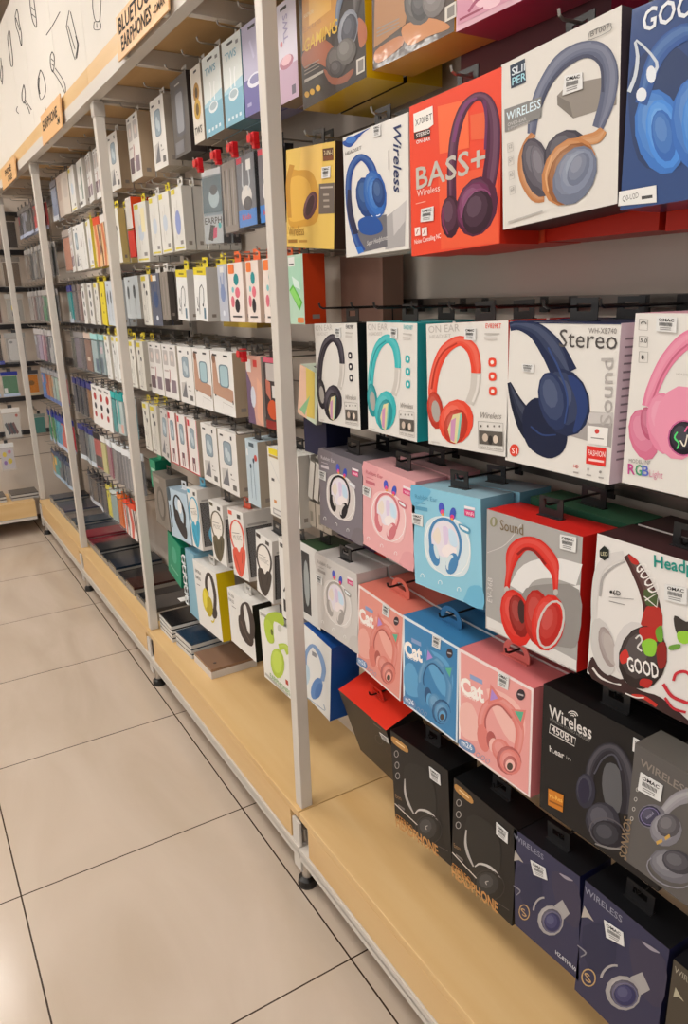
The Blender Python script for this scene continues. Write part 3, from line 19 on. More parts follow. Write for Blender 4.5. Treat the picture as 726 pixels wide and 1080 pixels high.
'rgb':{"g":[-0.6365,1.289,0.207,0.204,0.0],"a":[["r","#dd7f9c",[-345,483,-338,506,-332,528,-326,550,-319,572,-310,596,-298,623,-286,653,-272,683,-258,711,-242,735,-225,758,-206,780,-186,801,-165,819,-146,834,-128,845,-108,854,-86,864,-61,873,-36,884],[-420,494,-415,518,-411,540,-407,564,-401,590,-392,617,-382,647,-371,679,-357,712,-342,745,-325,777,-306,805,-286,833,-264,859,-241,883,-216,905,-188,923,-160,937,-133,948,-109,957,-86,967]],["r","#dd7f9c+9",[-383,489,-367,526,-351,563,-333,603,-313,650,-291,701,-266,747,-234,788,-200,824,-166,854,-134,879,-99,902,-62,925],[-397,491,-395,530,-393,571,-385,615,-368,667,-345,721,-318,773,-286,820,-251,863,-210,898,-163,920,-116,931,-71,941]],["r","#dd7f9c+18",[-391,490,-379,528,-367,566,-351,607,-332,656,-310,708,-284,756,-252,799,-217,837,-182,870,-145,894,-107,914,-68,934],[-398,491,-392,530,-387,570,-377,613,-359,664,-336,718,-309,769,-278,814,-242,856,-203,891,-159,914,-115,928,-72,942]],["r","#c4637f",[-346,524,-336,557,-327,591,-316,624,-303,657,-287,691,-267,726,-247,759,-228,787,-210,807,-192,822,-174,836,-156,851],[-357,526,-347,560,-339,593,-329,627,-315,661,-299,696,-279,731,-258,765,-238,793,-219,814,-201,830,-182,844,-164,859]],["p","#d0708e",[-293,351,-280,286,-288,226,-315,185,-358,169,-407,184,-453,225,-487,286,-500,354,-491,414,-461,455,-418,468,-369,452,-325,410]],["p","#d0708e+10",[-327,361,-316,300,-328,248,-360,219,-403,222,-447,255,-479,311,-490,373,-477,426,-444,453,-401,449,-358,415]],["p","#d0708e+20",[-366,370,-360,325,-374,290,-404,280,-438,299,-464,339,-470,385,-455,420,-424,429,-391,410]],["p","#b85876",[-318,402,-311,359,-315,322,-330,299,-351,293,-376,306,-399,336,-415,377,-422,421,-417,458,-403,481,-381,486,-356,472,-334,442]],["p","#b85876+10",[-336,411,-330,371,-336,339,-352,324,-374,329,-396,354,-412,391,-417,432,-411,463,-394,478,-373,472,-351,448]],["p","#b85876+20",[-355,419,-352,390,-360,369,-375,365,-392,380,-404,407,-407,437,-400,457,-385,461,-368,446]],["p","#df86a2",[-157,427,-150,350,-165,283,-199,238,-247,226,-299,249,-345,303,-374,378,-381,458,-363,526,-327,569,-278,578,-228,553,-185,499]],["p","#df86a2+10",[-195,441,-190,370,-208,312,-246,282,-293,291,-337,335,-365,404,-370,478,-350,536,-311,563,-264,552,-222,508]],["p","#df86a2+20",[-238,456,-236,403,-256,365,-290,357,-325,383,-348,433,-349,487,-328,525,-295,531,-260,505]],["p","#e493ac",[2,425,-12,335,-55,260,-119,214,-193,208,-260,246,-308,320,-324,415,-305,509,-257,584,-191,624,-120,623,-57,584,-14,513]],["p","#1a1420",[-36,350,-39,308,-60,271,-94,247,-134,240,-173,253,-203,283,-217,324,-212,367,-190,404,-156,427,-115,432,-77,419,-49,390]],["p","#1a1420+10",[-67,357,-72,318,-94,286,-128,270,-165,275,-195,299,-209,337,-204,377,-180,409,-146,423,-109,418,-80,394]],["p","#1a1420+20",[-102,365,-107,335,-128,315,-156,310,-181,325,-194,352,-188,381,-167,402,-139,406,-114,391]],["r","#c05a8c",[-36,351,-39,313,-54,280,-80,255,-114,242,-149,244,-181,260,-205,288,-216,324,-213,362,-196,396,-169,420,-135,432,-101,429,-70,412,-47,385,-36,349],[-28,351,-30,312,-47,276,-76,248,-113,234,-152,236,-187,253,-213,284,-225,322,-222,363,-204,400,-174,427,-136,439,-98,436,-64,418,-40,389,-28,352]],["r","#58d878",[-171,368,-176,360,-182,351,-186,341,-187,331,-180,321,-170,314,-161,308,-156,302,-156,296,-158,288,-161,280,-164,271],[-163,365,-168,356,-173,347,-176,340,-176,334,-172,328,-163,322,-153,315,-146,306,-145,296,-148,286,-152,277,-156,269]],["r","#e8e0d0",[-148,319,-140,310,-132,299,-123,290,-111,291,-106,303,-103,321,-101,341,-98,359],[-141,324,-133,315,-124,304,-118,297,-117,296,-114,304,-112,321,-109,341,-107,360]],["r","#e06a9c",[-118,372,-113,382,-109,394,-105,403,-106,404,-104,400,-100,388,-96,374,-91,361],[-126,374,-121,385,-117,397,-112,407,-103,411,-96,404,-92,391,-87,376,-83,363]],["t","#8b8580","MODEL:INF",-0.0948,0.0271,0.0303,0.0049,4.8,0,0],["t","#c04a8c","R",-0.0951,0.0128,0.0106,0.0134,5.1,1.5,0],["t","#4a9a6c","G",-0.0845,0.0137,0.0096,0.0132,4.6,1.5,0],["t","#5a6ac0","B",-0.0749,0.0145,0.0095,0.0131,4.6,1.5,0],["t","#d890a8","Light",-0.0646,0.0151,0.0184,0.0089,2.5,0,0],["r","#9a948e",[-486,985,-428,983,-426,925,-482,927,-484,987],[-486,988,-425,985,-423,923,-485,925,-488,987]],["r","#9a948e",[-476,889,-418,888,-416,830,-472,831,-474,891],[-476,892,-415,890,-413,828,-475,829,-478,891]],["r","#9a948e",[-467,801,-409,801,-406,742,-463,742,-465,802],[-467,804,-406,803,-403,740,-466,739,-469,802]],["r","#4a4644",[-469,958,-468,963,-465,967,-461,969,-456,970,-450,969,-445,967,-442,963,-440,958],[-474,959,-474,965,-470,970,-464,974,-456,975,-448,974,-441,970,-437,965,-434,959]],["t","#4a4644","5.0",-0.0934,0.1711,0.0093,0.0052,-3.9,0.5,0],["p","#4a4644",[-429,772,-434,759,-445,758,-452,771,-448,783,-436,784]],["t","#b5afa9","HEADSET",-0.0421,0.137,0.0188,0.0025,0.4,0,0],["s","#e6e6e4",[-369,1003,-239,998,-233,916,-364,922]]]},
'rabbitblue':{"g":[-0.1888,1.0099,0.1843,0.1839,4.263],"a":[["p","#BG2",[-456,912,-373,927,-262,923,-185,911,-168,895,-182,872,-207,848,-239,821,-282,793,-326,769,-371,746,-417,728,-450,734,-472,784,-479,858]],["p","#BG2",[250,71,263,103,282,137,310,163,359,184,417,196,458,187,477,136,481,62,461,7,393,-9,299,-7,231,4,216,20,231,44]],["p","#OV",[-224,631,-177,659,-117,683,-53,699,7,709,66,711,126,707,182,697,228,681,261,661,287,634,307,603,320,567,328,524,330,473,327,421,319,376,307,337,291,302,269,271,243,245,213,226,179,211,139,201,92,193,33,188,-36,186,-105,188,-162,195,-203,209,-233,228,-256,252,-274,282,-289,321,-297,366,-300,415,-297,461,-289,506,-277,552,-256,595]],["r","#f0f0ee",[310,534,312,437,272,341,195,259,91,203,-26,184,-138,206,-226,266,-276,356,-277,461,-229,562,-143,643,-33,692,83,704,188,677,267,618,311,533],[319,536,320,438,279,340,200,255,92,198,-29,177,-144,200,-235,261,-285,354,-286,460,-238,564,-148,647,-34,698,86,710,194,683,275,622,318,537]],["p","#e6dfe8",[177,539,162,468,114,402,42,356,-41,338,-118,352,-173,398,-195,465,-178,540,-126,605,-51,650,32,664,105,647,157,603]],["p","#e8dccf",[-172,501,-162,526,-139,557,-113,582,-92,593,-78,584,-66,561,-58,533,-55,508,-59,487,-70,464,-84,446,-99,438,-119,443,-143,459,-164,480]],["p","#dccbe4",[-24,606,-11,618,10,621,31,616,44,603,49,579,48,544,43,507,37,481,28,464,16,452,3,448,-7,456,-15,485,-23,530,-26,575]],["p","#c8dff0",[56,605,72,611,99,606,126,593,145,577,156,555,163,525,165,496,160,476,143,465,118,459,91,461,71,473,60,500,52,541,50,580]],["p","#f0e6e6",[-51,401,-39,419,-17,438,11,455,38,466,68,467,102,463,132,454,150,443,152,428,143,409,127,389,108,374,84,363,53,354,22,349,-4,349,-23,357,-40,370,-51,385]],["p","#4a58c0",[7,775,6,751,-2,731,-16,717,-33,714,-50,721,-63,737,-70,759,-70,782,-61,803,-47,816,-30,820,-13,813,0,797]],["p","#e0508c",[4,741,1,730,-6,721,-17,714,-29,712,-40,715,-48,722,-51,732,-48,743,-41,752,-30,759,-18,761,-7,758,1,751]],["p","#f0a040",[4,720,2,715,-3,710,-11,706,-20,705,-28,705,-34,709,-36,714,-35,719,-29,724,-21,728,-12,729,-4,728,2,725]],["p","#3f56b8",[154,744,144,719,129,699,112,687,94,686,81,696,74,715,76,740,85,765,100,786,118,797,136,798,149,788,155,769]],["p","#e0407c",[133,720,131,711,124,703,114,697,102,695,91,697,84,703,81,711,83,721,90,729,101,735,112,737,123,735,130,729]],["p","#f0a040",[119,699,117,693,112,688,104,684,95,683,87,684,81,687,79,692,81,697,86,702,94,706,103,707,111,706,117,703]],["r","#BD",[-187,404,-187,430,-188,456,-189,481,-188,505,-183,527,-174,549,-162,571,-148,592,-132,610,-115,625,-96,638,-74,649,-51,658,-27,665,-5,669,18,670,42,669,65,665,87,659,106,651,124,639,140,623,154,604,167,585,176,566,183,547,187,528,189,509,189,488,187,468,183,447,176,425,168,402,159,379,150,356],[-223,397,-224,422,-225,448,-227,474,-226,500,-220,526,-211,551,-198,575,-182,599,-164,620,-142,640,-118,656,-90,670,-61,681,-31,690,-2,695,26,696,55,695,84,691,110,683,134,673,154,658,172,640,187,619,200,598,209,578,216,557,220,537,222,515,221,494,219,472,214,449,206,425,196,402,186,379,177,356]],["p","#BD",[-91,355,-82,312,-87,273,-106,246,-134,235,-167,244,-198,270,-220,309,-229,352,-223,392,-204,419,-175,429,-142,420,-112,393]],["p","#OV",[-98,376,-90,349,-90,324,-96,308,-108,304,-124,312,-140,331,-153,357,-160,385,-161,410,-154,426,-142,430,-126,422,-111,403]],["p","#BD",[159,308,135,263,100,227,61,206,27,206,3,225,-4,262,6,307,32,352,68,387,106,407,140,406,162,387,169,352]],["p","#OV",[103,314,86,281,63,255,38,241,17,240,4,255,1,281,9,313,27,345,50,371,75,385,96,385,109,371,111,345]],["p","#BD",[152,295,133,259,106,230,78,213,53,213,37,229,33,258,42,295,62,331,89,360,117,376,142,376,157,360,161,331]],["t","#TX","Rabbit Ear",-0.0803,0.1607,0.0637,0.008,2.1,0.6,0],["p","#TX",[-396,770,-253,774,-253,768,-396,764]],["p","#TX",[-405,735,-228,741,-226,708,-404,702]],["p","#efe6ea",[268,838,396,839,397,817,269,816]],["p","#d8407c",[265,809,389,810,387,758,267,758]],["t","#f6e4ec","WiFi",0.0575,0.1534,0.0182,0.0057,0.8,0.6,0],["p","#TX",[193,675,232,675,286,668,325,658,336,643,332,625,323,612,310,607,292,607,273,609,249,614,223,620,204,630,191,645,184,664]],["p","#e8eef0",[211,664,238,662,277,656,305,649,313,641,312,633,301,628,278,630,245,635,220,642,208,650,204,659]],["r","#f4f4f2",[-363,80,-367,90,-364,102,-354,111,-342,116,-330,115,-322,109,-320,98,-326,86],[-371,77,-375,88,-370,102,-358,115,-341,121,-325,120,-315,112,-313,99,-318,86]],["r","#f4f4f2",[-107,78,-110,88,-107,100,-98,109,-87,114,-76,113,-68,106,-66,96,-71,84],[-113,75,-117,87,-113,100,-102,112,-86,119,-71,117,-61,109,-59,97,-65,84]],["r","#f4f4f2",[149,81,146,91,149,102,157,111,167,115,178,114,185,108,187,98,182,86],[143,78,139,89,143,102,153,114,168,120,182,119,191,111,193,99,188,86]],["s","#e6e6e4",[-453,662,-293,666,-300,561,-456,565]]],"c":{"#BG2":"#6db4d4","#BD":"#4a86b8","#TX":"#5a9cbc","#OV":"#d4e2e8"}},
'rabbitgrey':{"g":[0.1593,1.0203,0.1732,0.1719,-1.4689],"ref":"rabbitblue","c":{"#BG2":"#7a7278","#BD":"#26242a","#TX":"#cfc6cc","#OV":"#d8d0cc"}},
'rabbitpink':{"g":[-0.015,1.0201,0.1708,0.172,-2.4854],"ref":"rabbitblue","c":{"#BG2":"#e0a0a4","#BD":"#d07880","#TX":"#c8707c","#OV":"#efc4c4"}},
'rabbitwhite':{"g":[0.1879,0.7707,0.1791,0.1844,0.9513],"ref":"rabbitblue","c":{"#BG2":"#c8c2be","#BD":"#a8a29e","#TX":"#a09a96","#OV":"#dcd6d2"}},
'sound':{"g":[-0.3864,0.998,0.1893,0.2005,1.5194],"a":[["r","#e2e0de",[-51,431,-20,476,7,518,28,546,47,562,77,580,120,601,169,619,216,633,262,640,316,643,376,644,437,646],[-203,453,-180,496,-156,543,-120,600,-63,657,6,704,77,739,149,767,222,788,295,801,364,806,426,808,484,811]],["p","#dedbd8",[160,517,472,661,470,491,259,421]],["p","#8f8b88",[-73,418,-34,479,38,523,127,558,244,602,374,637,465,622,497,520,495,369,479,247,457,191,420,167,361,151,263,129,139,114,36,133,-30,210,-69,322]],["p","#dcd9d6",[-461,107,268,102,470,93,473,13,-461,10]],["r","#d0cdca",[-460,646,-407,675,-353,702,-301,731,-253,767,-210,811,-171,860,-133,912,-96,961],[-463,650,-409,679,-356,706,-305,735,-258,770,-216,813,-177,862,-139,913,-102,962]],["p","#8a8868",[-352,925,-356,907,-368,890,-384,879,-402,875,-419,879,-431,891,-435,907,-431,926,-419,943,-403,954,-384,958,-368,953,-356,942]],["p","#b0aca8",[-378,920,-380,905,-384,893,-390,886,-397,884,-403,889,-407,899,-408,913,-407,928,-403,940,-397,947,-390,949,-384,944,-380,933]],["t","#7c6a50","Sound",-0.0637,0.1742,0.0491,0.017,3.2,0.6,0],["r","#d2261c",[-205,428,-200,457,-196,485,-191,513,-184,541,-175,571,-161,604,-144,638,-126,670,-109,697,-95,716,-83,731,-72,745,-61,757,-51,767,-41,774,-29,779,-15,783,1,785,17,785,33,782,52,774,76,759,101,740,124,721,144,706,160,697,174,689,188,681,201,669,212,655,219,637,224,618,227,596,230,574,233,552],[-263,416,-260,445,-256,473,-252,501,-248,530,-246,560,-246,591,-250,624,-252,659,-249,696,-238,733,-216,768,-188,799,-156,826,-121,849,-83,868,-46,882,-7,891,32,896,71,895,109,888,145,875,180,857,211,837,239,816,260,795,273,772,279,749,281,726,279,704,279,682,279,659,279,635,278,612,277,589,277,566]],["r","#d2261c+9",[-235,422,-222,470,-210,518,-195,568,-177,625,-157,680,-135,722,-111,753,-83,781,-54,801,-20,812,18,817,56,813,98,794,142,762,177,733,200,712,217,690,231,663,242,631,248,595,255,559],[-245,420,-244,466,-242,512,-240,560,-240,614,-240,672,-225,731,-187,784,-136,827,-79,859,-19,879,42,886,102,878,159,855,211,822,250,786,269,751,273,715,273,679,272,641,268,601,263,561]],["r","#d2261c+18",[-241,421,-231,469,-222,516,-211,566,-199,622,-186,679,-166,725,-138,764,-101,798,-63,822,-20,836,27,841,72,836,119,816,166,784,203,752,224,727,237,700,246,669,253,635,256,598,260,560],[-246,420,-242,466,-237,513,-232,562,-230,616,-227,674,-210,730,-174,779,-127,820,-75,850,-20,868,38,874,94,868,149,846,200,812,238,778,258,745,264,711,266,677,268,639,266,601,264,562]],["r","#8c140f",[-121,715,-100,734,-79,753,-60,769,-42,779,-22,785,1,787,24,785,48,779,71,767,96,749,120,729,145,710],[-139,726,-118,745,-97,765,-74,784,-47,798,-19,806,9,808,37,806,64,798,91,785,116,766,141,746,165,727]],["p","#b8b4b0",[-212,415,-215,403,-222,391,-232,382,-243,379,-254,381,-261,388,-263,399,-261,412,-254,424,-244,432,-232,436,-222,434,-215,426]],["p","#b8b4b0",[280,546,279,535,273,524,264,517,255,514,246,516,239,523,237,533,239,544,244,555,253,562,263,565,272,563,278,556]],["p","#d2261c",[25,292,43,197,29,103,-16,29,-84,-11,-162,-8,-235,40,-286,123,-305,225,-288,322,-239,395,-169,430,-92,422,-23,372]],["p","#d2261c+10",[-27,297,-12,207,-32,123,-83,67,-152,54,-221,90,-271,166,-286,259,-264,345,-210,399,-140,408,-74,370]],["p","#d2261c+20",[-85,299,-77,231,-101,173,-149,146,-203,162,-242,216,-251,286,-225,345,-176,370,-123,352]],["p","#8c140f",[-3,282,9,210,1,142,-27,91,-70,68,-119,77,-164,119,-197,183,-209,259,-200,328,-170,378,-127,399,-78,387,-35,346]],["p","#8c140f+10",[-36,289,-26,221,-38,161,-70,124,-113,121,-156,153,-187,212,-197,282,-184,343,-152,379,-108,380,-66,347]],["p","#8c140f+20",[-73,295,-67,244,-82,203,-112,188,-145,204,-170,247,-176,298,-160,340,-130,354,-97,337]],["p","#3c2020",[-33,294,-31,253,-37,216,-50,192,-67,184,-85,196,-100,224,-109,263,-111,305,-105,342,-92,366,-75,373,-57,361,-42,333]],["p","#b01c14",[222,343,225,246,202,157,157,92,98,64,38,81,-12,140,-41,229,-43,330,-17,421,30,483,89,506,148,486,195,428]],["p","#b01c14+10",[178,352,179,262,152,183,105,137,49,136,0,183,-28,264,-28,357,1,436,49,479,104,477,151,430]],["p","#b01c14+20",[129,361,126,293,100,240,59,222,19,247,-4,305,-1,374,26,427,67,443,106,418]],["p","#d2261c",[354,327,330,225,280,133,212,68,140,46,78,72,40,141,35,241,62,347,117,439,186,498,256,514,313,486,348,419]],["p","#d2261c+10",[302,337,277,242,225,162,160,118,98,124,58,180,51,271,78,369,132,448,197,487,256,477,294,423]],["p","#d2261c+20",[242,348,220,277,176,224,125,210,89,242,80,307,103,379,148,431,198,443,233,411]],["p","#b5201a",[321,300,297,221,257,151,208,106,159,94,121,119,102,177,106,254,132,336,173,404,222,446,269,455,305,429,323,374]],["p","#b5201a+10",[284,311,261,237,221,177,176,148,136,157,115,204,116,275,141,351,182,409,227,436,265,425,286,379]],["p","#b5201a+20",[244,323,224,268,191,229,158,222,136,249,136,300,156,356,189,393,222,400,243,373]],["r","#c8c4c0",[324,297,298,222,259,155,216,109,176,89,143,95,119,130,111,191,122,265,150,341,190,407,234,450,272,467,304,459,326,424,334,367,324,295],[345,299,318,221,277,150,226,96,171,69,124,77,96,118,88,183,100,262,130,342,173,413,224,463,277,486,321,475,347,435,355,374,345,300]],["t","#d8d4d0","EV-36B",-0.079,0.049,0.0413,0.0113,90.2,0,0],["p","#d8d4d0",[-422,34,-287,40,-287,29,-422,22]],["r","#e0dcd8",[267,42,265,33,261,24,254,16,245,11,237,10,229,11,224,16,222,23,224,32,228,41,236,48,244,53,252,55,260,53,265,49,267,41],[273,43,271,33,265,22,256,13,245,6,234,4,225,6,218,12,216,21,218,31,224,42,233,52,244,58,255,61,264,59,271,53,273,44]],["r","#e0dcd8",[343,41,341,32,337,24,330,16,322,11,314,10,306,11,301,16,299,23,301,32,305,40,312,48,321,53,329,54,336,53,341,48,343,40],[349,43,347,33,342,22,333,13,322,6,311,4,302,6,295,12,293,20,295,31,301,42,310,51,320,58,331,60,340,58,347,52,349,44]],["r","#e0dcd8",[423,43,422,34,417,26,411,19,403,14,395,12,388,14,383,18,381,25,382,34,387,43,393,50,401,55,409,56,416,55,421,50,423,43],[429,45,428,35,422,24,413,15,403,9,392,6,383,8,377,14,375,23,376,33,382,44,391,53,401,60,412,62,421,60,427,54,429,46]],["s","#e6e6e4",[283,976,428,990,426,881,286,875]]]},
'graffiti':{"g":[-0.607,1.01,0.21,0.204,0.0],"a":[["p","#3a2424",[-492,134,-461,129,-414,101,-366,79,-322,75,-277,77,-230,79,-181,76,-132,72,-83,72,-39,80,5,91,54,93,121,78,193,55,243,34,269,20,275,8,247,0,168,-2,51,-1,-75,-1,-215,-12,-366,-26,-479,-21,-520,26,-514,92]],["r","#e0dcd8",[-487,52,-467,40,-449,26,-427,15,-400,9,-364,11,-324,18,-283,27,-244,35],[-474,67,-454,55,-436,42,-417,32,-392,26,-360,27,-321,33,-281,41,-242,48]],["r","#c03028",[-157,-6,-133,2,-110,11,-88,17,-67,21,-46,21,-22,17,2,13,25,9],[-156,16,-133,26,-110,36,-85,45,-59,50,-34,49,-10,45,14,39,37,35]],["r","#e0dcd8",[-207,-8,-186,-6,-165,-5,-144,-3,-125,1,-107,7,-92,15,-77,23,-63,31],[-204,2,-183,4,-162,5,-142,7,-124,10,-108,16,-93,24,-79,32,-64,40]],["r","#d2cecb",[-445,235,-452,270,-458,305,-465,339,-470,374,-475,409,-479,445,-482,480,-484,516,-485,551,-484,587,-481,625,-478,665,-473,704,-466,738,-457,767,-447,788,-434,805,-421,820,-406,834,-391,847,-376,858,-359,869,-339,880,-316,893,-294,905],[-497,211,-502,247,-506,283,-511,319,-516,355,-520,391,-524,427,-528,463,-531,499,-534,536,-535,573,-536,612,-535,653,-533,694,-529,733,-522,769,-510,801,-495,829,-477,855,-458,876,-437,896,-412,915,-385,929,-360,940,-337,950,-316,960]],["r","#a9a5a3",[-455,598,-453,634,-452,670,-450,704,-442,734,-429,760,-412,785,-392,807,-372,828,-352,845,-332,860,-311,874,-290,889],[-475,593,-474,629,-473,666,-470,702,-461,736,-446,766,-425,792,-403,816,-382,837,-360,855,-338,870,-317,884,-296,898]],["r","#4a2a28",[-305,920,-293,904,-280,890,-269,875,-257,861,-246,845,-233,826,-219,806,-205,786,-192,765,-180,745,-170,726,-161,708,-153,690,-146,672,-140,654,-134,633,-129,611,-125,589,-120,565,-116,543,-112,523,-108,503,-105,483,-101,461,-98,439],[-270,955,-253,946,-235,938,-217,929,-198,919,-179,906,-160,891,-141,874,-122,855,-104,836,-87,817,-73,799,-59,780,-47,761,-36,741,-26,718,-17,694,-10,669,-3,644,1,619,5,594,7,569,7,545,6,521,5,499,5,477]],["r","#4a2a28+9",[-287,938,-267,913,-247,888,-226,862,-201,832,-175,799,-153,766,-134,735,-119,705,-106,673,-97,636,-89,596,-80,559,-69,525,-57,492,-45,459],[-281,944,-249,932,-217,919,-186,901,-154,874,-123,843,-96,811,-73,780,-53,748,-36,713,-22,674,-11,632,-6,589,-9,547,-17,506,-26,465]],["r","#4a2a28+18",[-284,941,-259,920,-235,900,-211,876,-184,847,-157,814,-132,782,-112,751,-95,720,-81,687,-70,649,-61,609,-54,570,-47,534,-40,499,-34,463],[-281,945,-251,930,-222,915,-192,895,-162,868,-131,836,-105,804,-82,773,-63,741,-47,707,-34,668,-24,626,-17,585,-17,544,-21,505,-25,466]],["p","#b82c26",[-274,948,-255,947,-225,938,-202,928,-194,918,-194,908,-199,901,-212,897,-230,896,-246,900,-261,915,-273,936]],["p","#b03028",[-112,648,-79,672,-39,680,-9,671,6,633,13,578,6,536,-22,524,-64,525,-99,524,-120,503,-134,479,-141,478,-139,525,-129,594]],["p","#4a5a34",[-138,752,-116,765,-83,770,-56,765,-41,745,-31,715,-33,690,-54,673,-86,660,-113,661,-129,685,-140,723]],["t","#e8e4e0","GOOD",-0.0437,0.1756,0.0383,0.0187,-46.9,1,0],["r","#e0dcd8",[-136,707,-37,670,-33,777,-126,689],[-131,715,-41,677,-37,769,-121,683]],["p","#c9c5c2",[-319,304,-299,220,-300,140,-322,82,-362,55,-412,67,-461,116,-500,192,-521,280,-519,360,-494,418,-454,442,-404,427,-356,378]],["p","#9c8f8c",[-318,300,-301,241,-298,187,-310,147,-335,130,-368,139,-403,173,-432,225,-450,285,-452,341,-440,380,-414,396,-381,386,-347,351]],["p","#9c8f8c+10",[-339,307,-324,252,-324,204,-341,176,-368,174,-401,201,-428,249,-444,304,-443,353,-426,381,-398,381,-366,354]],["p","#9c8f8c+20",[-363,313,-352,272,-357,240,-374,228,-398,242,-420,276,-430,318,-425,350,-408,362,-384,347]],["p","#b5aca8",[-308,286,-292,241,-287,199,-294,169,-311,156,-337,163,-364,190,-389,230,-405,277,-410,319,-403,349,-385,361,-360,353,-333,326]],["r","#3c2828",[-503,125,-487,102,-472,78,-453,55,-430,38,-398,29,-364,26,-329,27,-298,30,-272,39,-249,51,-230,64,-212,75],[-482,144,-462,124,-444,103,-425,86,-405,74,-379,67,-348,64,-317,65,-291,67,-271,71,-254,79,-236,88,-216,98]],["p","#d0ccca",[-61,355,-77,262,-115,179,-169,121,-228,102,-280,127,-313,190,-322,280,-303,376,-262,459,-207,512,-150,526,-101,500,-69,439]],["p","#2e2422",[69,348,47,247,-5,154,-77,89,-156,65,-226,89,-270,158,-279,257,-252,364,-195,456,-121,516,-45,532,19,505,59,439]],["p","#2e2422+10",[11,355,-13,260,-67,180,-137,135,-206,140,-252,195,-263,285,-236,384,-179,463,-108,502,-44,493,-1,440]],["p","#2e2422+20",[-56,364,-78,293,-125,239,-180,224,-221,255,-233,319,-210,392,-162,444,-108,456,-68,426]],["p","#b42a26",[-142,492,-110,513,-62,531,-24,538,-3,526,9,503,12,481,1,462,-20,444,-43,430,-69,423,-97,422,-120,428,-137,445,-147,470]],["p","#8c2420",[-11,415,3,445,26,466,46,467,58,433,66,378,66,333,55,303,36,282,18,282,4,316,-8,370]],["p","#8cc63c",[-117,400,-105,418,-87,437,-68,449,-48,454,-28,453,-14,442,-10,416,-12,381,-20,353,-36,338,-59,330,-78,328,-90,334,-98,347,-105,361,-112,373,-118,386]],["p","#6aa034",[-30,522,-20,543,-4,562,10,566,19,542,26,503,27,473,19,460,4,455,-8,459,-19,475,-28,499]],["p","#c8342c",[-271,245,-261,271,-243,297,-228,309,-213,297,-201,271,-197,247,-209,225,-231,203,-249,193,-261,202,-270,223]],["p","#b42a26",[-92,158,-68,170,-36,179,-16,178,-15,161,-26,135,-40,115,-61,106,-86,104,-103,108,-107,121,-103,141]],["r","#d8d4d0",[-161,407,-153,417,-146,428,-140,435,-138,437,-135,435,-130,430,-125,421,-124,413,-128,402,-137,388,-146,372,-150,357,-145,347,-135,343,-124,340,-114,337],[-170,412,-162,422,-155,433,-147,443,-136,449,-126,446,-119,438,-114,428,-112,415,-118,400,-127,384,-135,370,-138,361,-135,358,-128,355,-117,352,-108,349]],["t","#ece8e4","GOOD",-0.0401,0.0332,0.0468,0.0205,11.7,1.5,0],["t","#1f8c80","Headphone",-0.0168,0.185,0.0943,0.0154,6.6,1.5,0],["t","#2a2828","6D",-0.0721,0.1288,0.0119,0.0069,11.0,1,0],["p","#2a2828",[-367,662,-368,658,-371,653,-375,649,-380,648,-385,648,-389,651,-390,654,-389,659,-387,664,-382,667,-377,669,-372,669,-369,666]],["p","#8a8684",[-390,619,-204,669,-204,665,-390,614]],["p","#8a8684",[-388,593,-265,610,-265,605,-387,587]],["p","#1c2420",[-494,914,-460,953,-421,937,-417,885,-451,853,-490,868]],["t","#c8c0a0","LED",-0.0961,0.1762,0.0115,0.0052,12.1,0.5,0],["p","#3c3632",[86,664,106,666,136,658,164,653,185,661,204,673,216,672,222,647,221,609,214,577,197,557,172,543,149,537,132,542,116,555,103,574,91,604,83,640]],["p","#94c83c",[118,566,135,581,161,593,184,599,204,594,221,583,229,569,219,551,200,530,180,515,162,508,145,508,131,513,121,527,115,548]],["p","#6a9a3c",[73,457,92,472,120,489,140,498,148,495,149,484,143,472,126,457,102,441,83,433,73,435,69,445]],["r","#c42c38",[52,182,67,168,82,153,98,139,116,129,136,125,156,124,176,126,192,128,208,129,224,131,243,138,258,158,266,185,269,217,271,251,273,283],[70,203,85,189,100,174,115,161,129,153,145,149,163,149,181,150,198,153,214,154,227,155,235,157,240,163,245,182,248,211,250,245,252,277]],["r","#c42c38",[135,246,138,261,140,275,143,287,148,297,157,307,171,317,185,325,198,328,210,325,224,317,239,307,253,297],[116,243,119,257,121,273,125,290,134,306,148,321,165,334,184,344,203,349,221,345,236,336,251,325,266,316]],["r","#c42c38",[76,99,91,87,107,74,123,63,142,56,164,55,186,59,208,65,229,70],[89,115,104,103,119,91,134,80,150,74,168,74,189,78,210,83,232,88]],["s","#e6e6e4",[4,841,148,862,160,759,10,740]]]},
